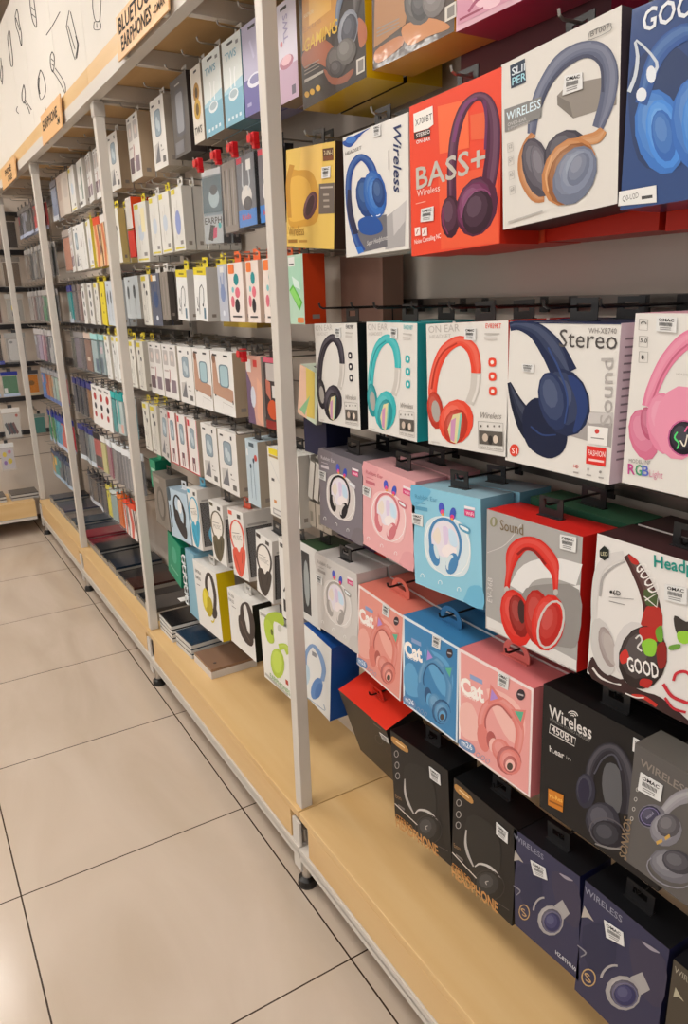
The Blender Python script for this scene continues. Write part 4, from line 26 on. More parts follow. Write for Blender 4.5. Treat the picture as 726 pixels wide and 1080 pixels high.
'catpink2':{"g":[-0.3191,0.7382,0.1762,0.1932,1.4395],"a":[["p","#CB",[-410,937,420,941,418,19,-411,28]],["p","#CL",[-414,415,-376,467,-323,501,-274,510,-231,482,-192,430,-160,377,-133,330,-113,281,-117,238,-159,200,-226,167,-288,146,-336,137,-378,140,-407,168,-424,240,-427,336]],["p","#CL",[-81,732,-5,774,127,786,236,779,299,750,342,702,367,645,370,570,355,484,324,422,274,395,207,393,137,425,47,513,-47,636]],["t","#f6eee8","Cat",-0.0813,0.111,0.0608,0.0305,7.6,4,0],["t","#f6eee8","HEADSET",-0.0752,0.1073,0.0371,0.0074,7.0,0.6,0],["p","#8aa0c8",[-290,781,-132,791,-129,751,-287,737]],["r","#CH",[-77,315,-80,341,-84,366,-88,390,-88,412,-86,435,-79,462,-70,493,-58,523,-45,550,-31,571,-14,592,7,613,28,631,47,644,61,651,78,653,101,652,127,646,153,637,177,626,198,612,219,596,237,578,251,557,261,535,265,508,266,475,263,438,258,401,253,368,248,343,241,321,232,298,222,273,212,246],[-163,265,-169,288,-176,311,-183,337,-187,366,-185,399,-178,434,-168,472,-154,511,-135,552,-110,590,-81,627,-47,661,-9,692,33,719,78,738,120,745,157,742,191,735,222,723,250,710,275,694,299,675,321,652,339,625,352,594,358,557,358,515,354,473,347,432,340,395,330,361,316,329,302,302,289,277,277,252]],["r","#CH+9",[-121,290,-121,336,-121,381,-114,425,-100,476,-80,531,-54,577,-17,618,27,655,66,676,107,679,155,669,198,650,236,625,267,592,288,552,293,499,287,435,278,377,270,333,258,293,245,250],[-137,280,-154,317,-171,354,-176,402,-164,461,-140,526,-103,589,-52,646,10,697,76,730,139,736,195,724,243,702,285,674,321,637,344,589,351,527,345,457,332,392,311,339,284,294,257,251]],["r","#CH+18",[-130,285,-135,329,-139,371,-136,417,-122,471,-101,530,-71,581,-29,628,22,670,70,695,118,700,169,689,214,669,253,643,287,608,308,565,313,509,307,443,298,382,286,336,269,294,252,251],[-138,280,-151,319,-164,359,-166,406,-153,464,-130,528,-95,587,-46,642,13,690,74,721,133,727,188,715,236,694,277,666,312,629,335,583,341,522,335,453,323,390,305,339,282,295,258,251]],["r","#CD",[-74,342,-77,370,-81,399,-83,427,-80,456,-69,490,-54,526,-35,561,-15,589,7,611,32,630,58,643,84,649,113,645,145,631,179,614,211,599],[-90,332,-94,361,-99,389,-102,418,-99,450,-88,486,-71,525,-51,563,-28,594,-2,621,28,643,59,659,92,666,125,661,159,648,192,631,225,615]],["p","#CH",[-62,598,-32,800,115,726]],["p","#b08ad0",[-35,645,-19,760,59,710]],["p","#CH",[206,684,373,752,338,556]],["p","#5ab090",[249,686,348,725,321,622]],["p","#CH",[-40,302,-31,249,-38,196,-59,155,-90,133,-126,135,-160,161,-183,206,-192,260,-185,314,-163,355,-131,376,-95,373,-63,346]],["p","#CD",[46,318,50,278,42,239,24,208,-1,191,-29,192,-53,211,-68,243,-72,284,-64,323,-45,354,-19,370,8,369,31,350]],["p","#CL",[63,280,60,249,47,218,27,193,4,181,-17,182,-33,198,-40,225,-37,257,-24,288,-4,312,19,324,40,322,56,306]],["p","#CH",[203,342,222,302,220,252,197,203,156,163,105,140,55,140,15,162,-6,203,-3,254,22,305,64,344,115,365,165,364]],["p","#CH+10",[169,330,186,291,180,245,151,202,107,175,60,170,22,190,4,229,11,276,41,319,86,346,132,349]],["p","#CH+20",[132,314,143,285,132,249,103,221,67,212,37,225,26,255,37,291,67,318,103,327]],["p","#CD",[326,323,341,273,328,210,289,147,233,95,169,66,110,65,68,94,53,147,68,212,109,277,167,327,231,353,287,352]],["p","#CD+10",[281,305,293,257,275,198,233,143,175,108,119,101,79,126,67,177,86,237,131,292,189,326,243,330]],["p","#CD+20",[231,283,237,245,217,200,177,164,132,152,101,169,94,207,116,253,156,288,200,300]],["p","#CH",[326,305,339,260,328,205,295,150,246,105,190,80,139,80,102,106,89,152,101,209,136,265,187,309,242,332,291,330]],["p","#CH+10",[287,289,297,247,282,195,245,147,196,117,147,112,112,134,101,178,117,231,156,279,205,308,253,312]],["p","#CH+20",[243,270,249,237,231,197,196,166,158,156,130,171,125,205,143,245,178,275,216,285]],["p","#CD",[296,231,290,195,271,156,241,123,205,102,172,99,148,112,138,141,143,179,164,218,195,251,230,270,262,273,286,260]],["p","#CD+10",[269,225,263,191,242,156,212,130,180,120,156,129,145,155,151,190,173,226,203,251,234,260,258,251]],["p","#CD+20",[238,218,232,192,214,167,189,153,168,155,159,173,165,200,184,225,208,239,229,236]],["p","#CL",[270,206,266,180,252,153,231,130,207,116,184,113,167,123,160,143,164,170,178,197,199,220,224,234,246,236,263,226]],["p","#4a4038",[246,182,244,166,236,149,223,135,208,127,194,125,184,131,179,144,182,160,190,177,203,191,218,199,232,201,242,195]],["p","#6a8ab4",[-418,94,-364,110,-290,120,-236,119,-215,99,-213,68,-232,43,-284,27,-359,16,-414,17,-436,37,-438,69]],["t","#e8eef4","m26",-0.0786,0.0091,0.0294,0.011,6.7,1,0],["r","#8a9ab8",[-155,69,-156,61,-160,52,-167,44,-174,39,-182,36,-189,36,-194,40,-196,46,-195,54,-191,63,-184,71,-177,76,-169,79,-162,79,-157,75,-155,69],[-148,72,-150,63,-155,51,-163,41,-174,33,-185,29,-194,30,-200,34,-203,42,-201,53,-196,64,-187,74,-177,82,-166,86,-157,85,-151,81,-148,73]],["r","#8a9ab8",[-92,77,-94,68,-98,59,-104,52,-111,46,-119,43,-126,44,-131,47,-133,54,-132,62,-128,70,-121,78,-114,84,-106,86,-99,86,-95,82,-92,76],[-86,79,-87,70,-92,59,-101,49,-111,41,-122,37,-131,37,-137,42,-140,50,-138,60,-133,71,-124,81,-114,89,-104,93,-95,92,-88,88,-86,80]],["r","#8a9ab8",[-31,78,-32,70,-36,61,-42,54,-49,48,-57,45,-64,46,-68,49,-70,56,-69,64,-65,72,-59,80,-52,85,-44,88,-38,88,-33,84,-31,77],[-24,81,-26,72,-31,61,-39,51,-49,43,-59,39,-68,39,-75,44,-77,52,-76,62,-71,73,-62,83,-52,91,-42,94,-33,94,-27,89,-24,82]],["p","#3a3038",[360,881,357,859,345,837,328,819,307,809,288,809,274,820,268,838,271,861,282,883,300,901,321,910,340,910,353,899]],["p","#b8b0b0",[284,860,343,873,344,859,285,846]],["s","#e6e6e4",[61,952,186,957,176,837,54,831]]],"c":{"#CB":"#e6a09c","#CH":"#dc8078","#CD":"#b45c5a","#CL":"#eebab2"}},
'catblue':{"g":[-0.1468,0.7381,0.1654,0.1896,0.2216],"ref":"catpink2","c":{"#CB":"#3f82b4","#CH":"#4a86b4","#CD":"#26527c","#CL":"#5fa0cc"}},
'catpink':{"g":[0.0196,0.7423,0.162,0.1902,-4.1426],"ref":"catpink2","c":{"#CB":"#e09488","#CH":"#d87c70","#CD":"#b05a54","#CL":"#eaaa9e"}},
'450':{"g":[-0.5335,0.7515,0.213,0.213,1.5],"a":[["t","#dcd8d4","Wireless",-0.0932,0.1638,0.0798,0.0208,2.2,1.2,0],["t","#8a8683","WIRELESS STEREO HEADSET",-0.0916,0.159,0.0762,0.0049,1.2,0,0],["r","#dcd8d4",[-255,927,-252,931,-248,934,-244,935,-241,935,-238,934,-236,931],[-261,931,-256,936,-249,941,-242,944,-236,944,-231,942,-228,938]],["r","#dcd8d4",[-269,932,-260,942,-250,949,-240,953,-231,953,-224,949,-219,942],[-274,936,-264,947,-251,956,-238,961,-226,962,-216,957,-211,949]],["r","#dcd8d4",[-282,937,-269,953,-253,964,-236,970,-221,970,-209,965,-202,953],[-288,941,-273,958,-254,972,-234,979,-216,979,-202,972,-194,960]],["r","#dcd8d4",[-451,761,-209,769,-213,706,-455,696,-445,767],[-447,769,-204,776,-214,699,-460,689,-453,764]],["t","#dcd8d4","450BT",-0.087,0.1414,0.0441,0.0121,3.0,1.2,0],["t","#dcd8d4","h.ear",-0.0893,0.1073,0.0289,0.0101,5.1,1.2,0],["t","#a8a4a0","in",-0.0568,0.1119,0.0089,0.0066,6.1,0,0],["p","#5c5c60",[69,716,103,743,146,752,180,726,200,639,212,517,209,423,181,382,138,370,100,381,74,418,54,477,43,538,42,603,51,669]],["r","#26242e",[-28,438,-28,479,-29,519,-30,557,-28,593,-22,625,-12,658,2,692,18,724,34,751,49,771,62,786,75,798,87,806,97,810,105,810,116,805,132,794,148,777,163,757,176,733,188,706,198,672,207,634,213,597,217,564,217,536,215,508,210,476,204,441,199,404],[-102,398,-103,437,-105,477,-107,518,-106,561,-100,605,-88,649,-72,693,-53,735,-32,775,-9,810,18,840,47,867,79,889,113,903,147,907,176,901,203,888,228,869,250,846,269,820,286,788,301,751,313,711,322,670,328,628,328,586,322,545,315,507,307,473,300,439]],["r","#26242e+9",[-65,418,-61,489,-56,558,-44,620,-23,680,4,738,32,782,61,812,91,832,118,838,146,826,177,798,204,759,224,706,239,643,250,584,254,533,252,480,251,423],[-79,410,-87,474,-96,539,-93,607,-72,678,-41,748,-3,806,41,853,92,886,143,898,188,885,228,854,261,812,288,758,309,692,318,623,310,555,289,491,269,429]],["r","#26242e+18",[-73,414,-72,483,-71,551,-61,615,-40,680,-12,742,19,791,54,826,92,851,127,860,161,847,195,818,224,778,247,724,264,660,274,598,275,542,268,486,262,427],[-80,410,-85,476,-90,542,-85,609,-64,679,-33,746,3,803,45,846,92,877,139,889,181,876,220,845,252,804,278,749,297,683,307,617,302,553,286,491,271,430]],["r","#4c4c58",[-22,579,-5,622,10,665,27,705,44,737,65,765,88,788,109,804,127,809,142,800,157,779,172,752,187,728],[-34,579,-18,621,-2,665,15,706,34,741,57,772,82,798,108,817,133,823,153,813,169,790,183,763,198,739]],["p","#2a2a3a",[-8,453,-11,388,-31,325,-63,276,-102,251,-139,256,-168,291,-182,347,-178,414,-157,478,-124,525,-86,547,-49,541,-22,507]],["p","#2a2a3a+10",[-38,452,-42,391,-63,335,-96,299,-132,292,-160,318,-174,370,-170,432,-148,488,-115,523,-80,528,-52,502]],["p","#2a2a3a+20",[-72,450,-77,404,-97,366,-124,349,-148,361,-160,398,-155,444,-135,483,-108,498,-84,486]],["p","#25233a",[-56,423,-58,376,-69,332,-88,299,-111,284,-134,291,-152,318,-161,360,-159,408,-148,452,-128,485,-105,498,-82,491,-65,464]],["p","#2c2b38",[190,389,212,335,206,264,173,189,119,124,53,83,-11,74,-60,101,-83,158,-75,234,-39,311,18,374,84,411,145,416]],["p","#2c2b38+10",[146,366,164,314,153,246,114,180,57,133,-4,119,-50,142,-70,196,-57,267,-15,333,43,378,102,390]],["p","#2c2b38+20",[96,338,107,297,91,244,52,199,6,180,-31,194,-42,237,-25,291,15,335,61,353]],["p","#1a1924",[248,189,218,133,168,82,107,48,48,38,2,54,-21,95,-14,150,19,209,71,259,132,290,189,297,232,280,252,242]],["p","#1a1924+10",[202,187,172,134,123,90,67,67,19,73,-7,105,-3,156,29,210,80,253,135,273,181,267,205,235]],["p","#1a1924+20",[151,185,126,146,86,117,44,111,19,129,19,166,45,206,86,234,126,239,151,221]],["r","#5a565c",[257,206,231,155,188,109,134,73,75,53,23,54,-15,76,-32,114,-26,162,2,213,47,259,103,293,160,310,210,307,245,286,261,249,256,202],[265,204,237,150,191,99,132,61,71,40,15,41,-25,64,-44,106,-37,160,-5,218,45,269,104,305,164,322,217,319,254,296,271,257,266,207]],["r","#8a8684",[13,20,42,29,70,38,99,48,128,60,156,75,183,92,210,109,237,126],[16,33,45,44,74,55,102,66,130,78,157,92,183,108,210,124,236,140]],["p","#c87a24",[-444,215,-293,245,-294,95,-441,69]],["t","#f0c060","Hi-Res",-0.0851,0.029,0.0258,0.007,13.4,0.8,0],["p","#8a4c14",[-431,121,-298,149,-297,135,-430,106]],["s","#e6e6e4",[272,1029,408,1027,404,930,272,928]]]},
'greywireless':{"g":[-0.713,0.8,0.174,0.172,0.0],"a":[["t","#8a8078","WIRELESS",-0.0772,0.1465,0.0663,0.0108,-2.3,1,0],["r","#8d8a90",[-227,385,-212,422,-197,458,-183,493,-166,526,-149,559,-131,589,-114,615,-95,637,-72,659,-44,684,-11,710,21,737],[-274,386,-260,423,-247,461,-233,499,-218,536,-203,573,-187,610,-167,650,-140,691,-107,730,-73,763,-40,793,-10,822]],["r","#8d8a90+9",[-251,386,-227,435,-204,483,-181,530,-157,574,-133,616,-108,653,-75,693,-35,736,5,780],[-259,386,-245,436,-231,485,-213,535,-193,584,-170,635,-136,686,-92,728,-45,763,-1,795]],["r","#8d8a90+18",[-256,386,-235,436,-214,484,-192,532,-169,579,-145,623,-118,665,-82,706,-40,747,1,789],[-260,386,-243,436,-227,485,-208,534,-187,583,-163,632,-132,680,-90,723,-45,760,-2,796]],["p","#6f6c74",[-181,500,-186,459,-208,413,-242,372,-283,344,-322,334,-352,346,-365,376,-359,420,-336,466,-300,507,-259,534,-222,542,-194,530]],["p","#6f6c74+10",[-212,490,-218,450,-241,409,-276,375,-313,359,-343,366,-356,393,-350,434,-326,476,-290,509,-254,523,-225,516]],["p","#6f6c74+20",[-248,477,-254,447,-275,417,-304,397,-329,397,-341,415,-334,446,-312,477,-284,496,-259,496]],["p","#2a2740",[-210,481,-214,445,-231,406,-260,372,-293,349,-325,342,-349,353,-359,380,-355,417,-337,457,-308,491,-275,513,-244,518,-221,507]],["p","#2a2740+10",[-236,473,-240,439,-259,403,-287,375,-318,363,-342,370,-353,394,-348,429,-328,465,-300,492,-270,503,-247,496]],["p","#2a2740+20",[-265,463,-270,437,-287,411,-310,396,-330,396,-340,413,-335,439,-317,465,-294,481,-274,480]],["r","#8078a0",[-227,470,-229,446,-239,420,-256,395,-278,376,-300,365,-321,364,-335,373,-342,392,-340,416,-329,443,-311,468,-289,486,-267,497,-247,497,-233,488,-226,469],[-221,473,-224,447,-235,418,-254,391,-277,370,-302,358,-324,357,-340,368,-348,388,-345,415,-333,444,-314,471,-290,492,-266,503,-244,503,-229,493,-222,474]],["t","#a8a4b8","sound",-0.0599,0.0798,0.0163,0.0037,57.3,0,0],["p","#7a7880",[-70,482,-75,428,-97,371,-135,321,-181,288,-225,279,-258,298,-274,340,-269,396,-244,455,-204,505,-159,535,-117,541,-85,522]],["p","#7a7880+10",[-105,472,-110,421,-135,368,-174,328,-215,312,-249,323,-265,361,-258,414,-232,467,-193,506,-152,520,-120,508]],["p","#7a7880+20",[-144,460,-150,421,-174,383,-205,361,-234,363,-247,389,-241,429,-217,466,-185,488,-158,485]],["p","#504d52",[-83,501,-86,463,-103,422,-131,386,-164,363,-196,357,-220,370,-231,399,-227,439,-209,480,-181,516,-148,538,-117,542,-94,529]],["p","#504d52+10",[-108,493,-113,457,-131,420,-159,392,-189,379,-213,388,-224,414,-220,451,-201,488,-173,516,-143,527,-120,519]],["p","#504d52+20",[-137,485,-142,457,-159,430,-182,414,-202,415,-212,433,-207,462,-190,488,-167,504,-147,502]],["p","#c8a050",[-225,290,-189,335,-180,319,-216,273]],["p","#c8a050",[-173,358,-145,401,-136,385,-164,342]],["p","#6a6870",[39,235,14,178,-35,125,-98,86,-163,68,-217,78,-248,112,-249,165,-220,225,-167,278,-103,315,-40,329,10,318,38,284]],["p","#6a6870+10",[-10,227,-36,173,-85,126,-145,98,-200,97,-233,124,-236,172,-207,227,-156,274,-96,300,-44,299,-13,272]],["p","#6a6870+20",[-65,219,-87,179,-129,147,-175,136,-206,150,-211,184,-187,225,-145,257,-100,267,-70,253]],["p","#3c3a42",[25,275,7,235,-27,197,-70,170,-114,159,-150,167,-170,192,-170,230,-150,272,-115,309,-71,335,-28,344,6,336,25,311]],["p","#3c3a42+10",[-8,270,-27,232,-61,199,-101,180,-138,181,-160,201,-162,235,-142,274,-107,306,-67,324,-31,323,-10,303]],["p","#3c3a42+20",[-46,266,-62,238,-90,216,-121,208,-142,219,-145,243,-129,272,-100,294,-70,301,-49,290]],["r","#8a8890",[9,151,-19,115,-56,83,-99,58,-145,41,-188,36,-224,42,-250,60,-261,87,-258,120,-240,156],[13,145,-16,108,-55,74,-100,47,-148,30,-193,24,-231,31,-257,50,-270,80,-266,118,-247,158]],["t","#8c765c","SONXOS",-0.0825,0.0013,0.0628,0.0116,88.3,0.8,0],["r","#b8b4ae",[-377,565,-377,560,-378,556,-380,552,-383,550,-385,549,-388,550,-390,552,-391,556,-390,561,-389,565,-387,569,-385,571,-382,572,-380,571,-378,569,-377,564],[-372,567,-373,562,-374,555,-378,550,-382,545,-387,544,-391,545,-394,548,-395,553,-395,559,-393,566,-390,571,-385,575,-380,577,-376,576,-374,573,-372,568]],["r","#b8b4ae",[-383,491,-383,486,-384,481,-387,478,-389,476,-391,475,-394,475,-396,478,-397,482,-397,486,-395,491,-393,495,-391,497,-389,498,-386,497,-384,494,-383,490],[-378,493,-379,487,-380,481,-384,475,-388,471,-393,469,-397,470,-400,474,-402,479,-401,485,-399,491,-396,497,-391,501,-387,503,-383,502,-380,499,-378,494]],["r","#b8b4ae",[-389,416,-389,411,-391,406,-393,403,-395,400,-398,399,-400,400,-402,402,-403,406,-403,411,-402,416,-400,419,-397,422,-395,423,-392,422,-390,419,-389,415],[-385,418,-385,412,-387,406,-390,400,-395,396,-400,394,-404,395,-406,398,-408,403,-408,409,-406,416,-402,422,-398,426,-393,428,-389,427,-386,424,-385,419]],["r","#b8b4ae",[-396,340,-396,335,-397,330,-399,326,-401,324,-404,323,-406,324,-409,326,-410,330,-409,335,-408,340,-406,343,-404,346,-401,347,-399,346,-397,344,-395,339],[-391,343,-391,337,-393,330,-396,324,-401,319,-406,318,-410,318,-413,322,-414,327,-414,333,-412,340,-409,346,-404,350,-399,352,-395,351,-392,348,-391,343]],["s","#e6e6e4",[-372,693,-217,694,-223,577,-380,563]]]},
'redtop':{"g":[0.095,0.458,0.19,0.196,-2.0],"a":[["p","#2a2826",[281,702,273,672,253,639,223,610,190,591,161,585,141,593,134,615,143,645,164,678,194,707,226,726,255,732,274,723]],["r","#4a4644",[284,704,277,673,260,641,235,612,206,591,178,579,154,578,137,590,132,613,139,644,157,676,182,705,210,726,238,738,262,738,278,726,284,702],[299,711,292,679,272,643,242,608,206,581,170,565,141,565,122,578,116,604,123,638,144,674,174,709,210,736,246,751,275,751,293,737,299,713]],["r","#4a3030",[449,643,444,618,429,591,408,566,383,547,358,536,337,534,323,543,318,562,324,587,339,614,361,639,385,658,410,668,431,669,444,660,449,642],[459,648,453,622,437,592,412,563,383,540,353,527,329,525,313,535,308,556,314,583,331,613,356,642,385,664,415,677,438,678,454,668,459,649]],["p","#6a6664",[216,921,367,936,366,917,215,901]],["s","#e6e6e4",[305,844,473,872,462,783,323,765]]]},
'stereohead':{"g":[-0.1191,0.4623,0.1875,0.2042,4.3279],"a":[["p","#b5854a",[-428,969,-354,976,-255,974,-184,965,-158,945,-157,918,-183,898,-254,889,-353,888,-427,895,-455,917,-456,948]],["p","#e8d0a0",[-378,942,-223,941,-222,928,-378,929]],["r","#a8a4a0",[-346,807,-348,793,-355,779,-365,768,-376,760,-387,756,-398,758,-405,764,-407,776,-405,789,-398,803,-388,815,-377,823,-366,826,-356,825,-349,818,-346,806],[-335,812,-337,796,-346,779,-359,764,-376,752,-393,746,-407,748,-416,756,-419,770,-416,786,-407,803,-393,819,-377,831,-360,836,-347,834,-338,826,-335,813]],["r","#a8a4a0",[-344,679,-347,664,-354,650,-364,638,-375,630,-386,626,-397,627,-404,634,-407,645,-404,659,-397,673,-387,685,-376,693,-364,697,-354,696,-347,689,-344,678],[-333,684,-336,668,-345,651,-358,634,-375,622,-392,616,-406,617,-415,626,-418,639,-415,656,-406,673,-393,689,-376,702,-359,707,-345,706,-336,697,-333,685]],["r","#a8a4a0",[-343,559,-346,544,-353,530,-363,518,-374,509,-386,505,-396,506,-403,512,-406,523,-403,538,-396,552,-386,564,-375,573,-363,577,-353,576,-346,569,-343,558],[-332,564,-335,548,-343,530,-357,514,-374,501,-391,494,-405,495,-415,503,-418,517,-415,534,-406,552,-392,568,-375,581,-358,587,-344,586,-335,578,-332,565]],["p","#262422",[-240,717,-145,802,-14,849,95,861,170,838,227,784,264,713,277,620,270,507,243,401,194,303,123,209,44,151,-51,138,-155,164,-230,236,-267,381,-274,568]],["r","#b4b0ac",[-255,565,-260,526,-267,485,-271,445,-271,408,-265,377,-254,349,-241,324,-223,301,-202,281,-176,265,-150,250,-124,234],[-237,574,-238,537,-239,500,-238,464,-234,432,-226,404,-215,380,-201,357,-186,335,-169,313,-149,292,-128,271,-108,250]],["r","#c4c0bc",[-88,255,-69,277,-51,299,-34,317,-15,332,13,348,46,363,80,376,111,385,138,390,164,391,189,390,212,389,230,387,247,383,263,379,279,374],[-100,257,-83,280,-67,303,-47,327,-19,352,15,373,53,392,91,408,126,419,157,424,186,425,211,423,234,419,252,414,266,406,279,397,292,389]],["p","#1a1818",[321,276,277,190,202,105,110,35,19,-2,-52,3,-86,49,-76,128,-25,221,55,308,146,371,232,400,296,391,327,347]],["p","#1a1818+10",[255,264,210,182,136,105,50,53,-24,42,-63,76,-57,148,-8,234,69,310,153,357,222,363,259,329]],["p","#1a1818+20",[179,250,142,188,80,134,17,110,-22,126,-21,176,18,240,80,293,141,314,179,298]],["r","#34302e",[329,281,292,204,229,127,149,60,63,12,-14,-7,-70,8,-95,55,-84,125,-41,206,27,286,109,350,191,391,262,402,312,385,336,342,328,278],[343,283,304,204,236,121,150,48,58,-4,-26,-24,-86,-8,-113,42,-101,118,-54,207,20,293,107,362,196,405,272,417,326,399,351,352,344,286]],["r","#a8a4a0",[101,189,95,194,89,199,85,204,84,206,87,209,96,218,108,229,120,239],[89,178,83,182,75,185,69,191,69,201,78,215,91,226,104,236,116,246]],["r","#d8d0c8",[-464,165,-67,139],[-454,179,-58,152]],["t","#9c7c58","Extra",-0.086,0.0509,0.0215,0.0095,12.6,0,0],["p","#77716c",[-396,201,-277,214,-276,188,-396,181]],["t","#b07c44","STEREO",-0.0898,-0.0009,0.0616,0.0138,3.7,1.5,0],["t","#c08c54","HEADPHONE",-0.0897,-0.0189,0.1464,0.0236,6.7,2.5,0],["p","#55504c",[241,106,424,147,425,138,241,97]],["s","#e6e6e4",[191,934,354,929,358,814,198,811]]]},
'stereohead2':{"g":[-0.3031,0.4674,0.1635,0.1999,-0.7623],"ref":"stereohead"},
'navy':{"g":[-0.4536,0.475,0.1395,0.1886,4.004],"a":[["p","#2a2c48",[-326,573,-255,661,-149,735,-70,755,-37,686,-27,563,-42,453,-94,368,-172,298,-239,279,-290,347,-328,466]],["p","#3c384e",[68,804,142,854,253,876,332,852,360,749,362,598,342,488,291,451,216,457,153,496,103,587,66,710]],["t","#8a8c9c","WIRELESS",-0.0688,0.1699,0.0657,0.01,0.6,0.8,0],["p","#b0a8a0",[-335,742,-237,684,-292,678,-350,632]],["r","#9a94a0",[151,838,167,836,184,833,200,832,217,833,234,838,251,845,267,854,283,861],[155,847,174,852,193,856,211,861,228,864,243,866,257,868,271,869,285,870]],["r","#a8a4a4",[-118,308,-114,336,-107,364,-96,392,-82,419,-65,445,-47,467,-28,487,-6,503],[-138,298,-134,327,-125,359,-112,391,-96,423,-77,453,-55,480,-31,503,-8,520]],["p","#a4a0a0",[101,515,182,626,256,552,181,431]],["p","#a09c9c",[195,454,188,386,155,309,103,239,41,190,-18,171,-62,187,-82,235,-73,305,-37,382,17,451,79,499,136,516,177,500]],["p","#a09c9c+10",[149,433,139,369,104,299,52,241,-5,212,-49,220,-69,262,-59,328,-21,399,32,455,87,483,130,475]],["p","#a09c9c+20",[96,409,86,360,54,308,10,274,-27,271,-45,300,-34,350,-1,402,42,435,79,438]],["p","#504c5c",[181,436,174,381,148,320,106,263,56,223,8,208,-27,221,-43,260,-35,316,-7,378,37,434,86,473,132,487,166,474]],["p","#504c5c+10",[143,420,135,368,107,311,64,265,19,241,-16,248,-32,282,-24,335,6,392,49,437,93,460,127,453]],["p","#504c5c+20",[100,400,92,360,66,319,31,291,1,289,-13,312,-5,352,22,394,57,421,86,424]],["p","#2c2c58",[161,410,156,368,136,321,104,278,66,247,30,236,3,246,-9,275,-3,318,18,365,51,408,89,438,124,448,150,438]],["p","#2c2c58+10",[132,397,126,357,105,314,72,279,38,261,11,266,-1,292,5,332,28,375,60,410,94,427,120,423]],["p","#2c2c58+20",[99,382,93,352,74,320,47,299,24,297,14,315,20,346,40,377,66,398,89,400]],["r","#6a6a90",[169,416,165,376,148,331,120,288,86,253,49,231,17,226,-7,239,-17,269,-13,309,5,354,34,398,69,432,105,453,136,458,159,444,169,415],[174,420,170,378,152,331,123,285,86,247,48,224,13,219,-11,233,-22,264,-18,307,1,355,32,401,69,438,107,460,140,464,163,450,174,421]],["r","#c0a070",[-180,250,-182,222,-192,193,-208,166,-227,147,-247,137,-266,138,-280,150,-286,171,-284,199,-274,229,-257,255,-238,274,-218,284,-200,283,-187,271,-180,249],[-169,257,-171,227,-182,193,-202,161,-226,137,-252,123,-275,124,-291,138,-298,162,-295,194,-284,228,-264,260,-239,284,-213,297,-191,296,-176,282,-169,259]],["t","#c0a070","S",-0.0507,0.0323,0.0118,0.0138,23.5,1,0],["t","#d8d8dc","HZ-BTH160",0.0227,0.0141,0.042,0.0079,-0.5,1,0],["r","#8a8890",[-361,382,-338,383,-314,385,-295,385,-286,381,-287,374,-296,359,-311,338,-324,318],[-356,392,-333,395,-308,399,-286,401,-272,395,-275,376,-288,355,-304,335,-317,316]],["s","#e6e6e4",[-154,769,7,796,30,702,-119,655]]]},
'navy2':{"g":[-0.596,0.4685,0.142,0.213,-1.0],"ref":"navy"},
'brownwi':{"g":[-0.748,0.4625,0.144,0.205,0.0],"a":[["t","#a09888","WIRELESS",-0.0691,0.1874,0.0447,0.0099,-2.1,0.8,0],["p","#b0a890",[-322,822,-252,765,-296,767,-329,734]]]},
'bluewhite':{"g":[0.2954,0.5492,0.1346,0.2014,-5.4827],"a":[["r","#7c9cc8",[-239,401,-237,447,-237,493,-236,537,-231,581,-218,622,-196,667,-167,713,-135,756,-106,787,-94,795,-88,796,-61,795,-27,787,6,774,35,758,60,737,84,710,104,679,120,646,129,614,130,582,124,548,114,511,102,473,92,434],[-311,360,-311,405,-314,451,-315,497,-312,544,-300,592,-278,643,-247,696,-211,747,-168,794,-109,835,-42,856,9,857,54,849,95,835,129,817,157,794,183,765,204,733,220,698,230,663,231,627,224,590,214,552,202,515,193,479]],["p","#b8d0e0",[-157,369,-166,300,-190,235,-224,185,-261,161,-295,169,-317,209,-324,272,-315,344,-291,411,-256,459,-219,479,-186,468,-164,429]],["p","#5a86c0",[149,337,111,251,54,166,-12,99,-73,65,-117,73,-135,123,-123,204,-83,297,-25,382,41,443,101,469,144,456,161,410]],["p","#4474b4",[138,308,112,246,76,187,36,143,1,125,-22,135,-30,173,-19,231,7,296,44,354,83,395,118,410,141,398,148,362]],["r","#8a9ab0",[-305,-28,-221,-11,-136,6,-55,22,16,35,78,46,135,55,182,64,218,78,235,102,227,120,211,138,200,156],[-293,-12,-209,5,-124,21,-43,36,27,50,90,60,147,68,192,77,217,86,218,91,210,108,195,126,183,144]],["p","#8a8a90",[-109,736,7,757,-6,695,-110,677]]]},
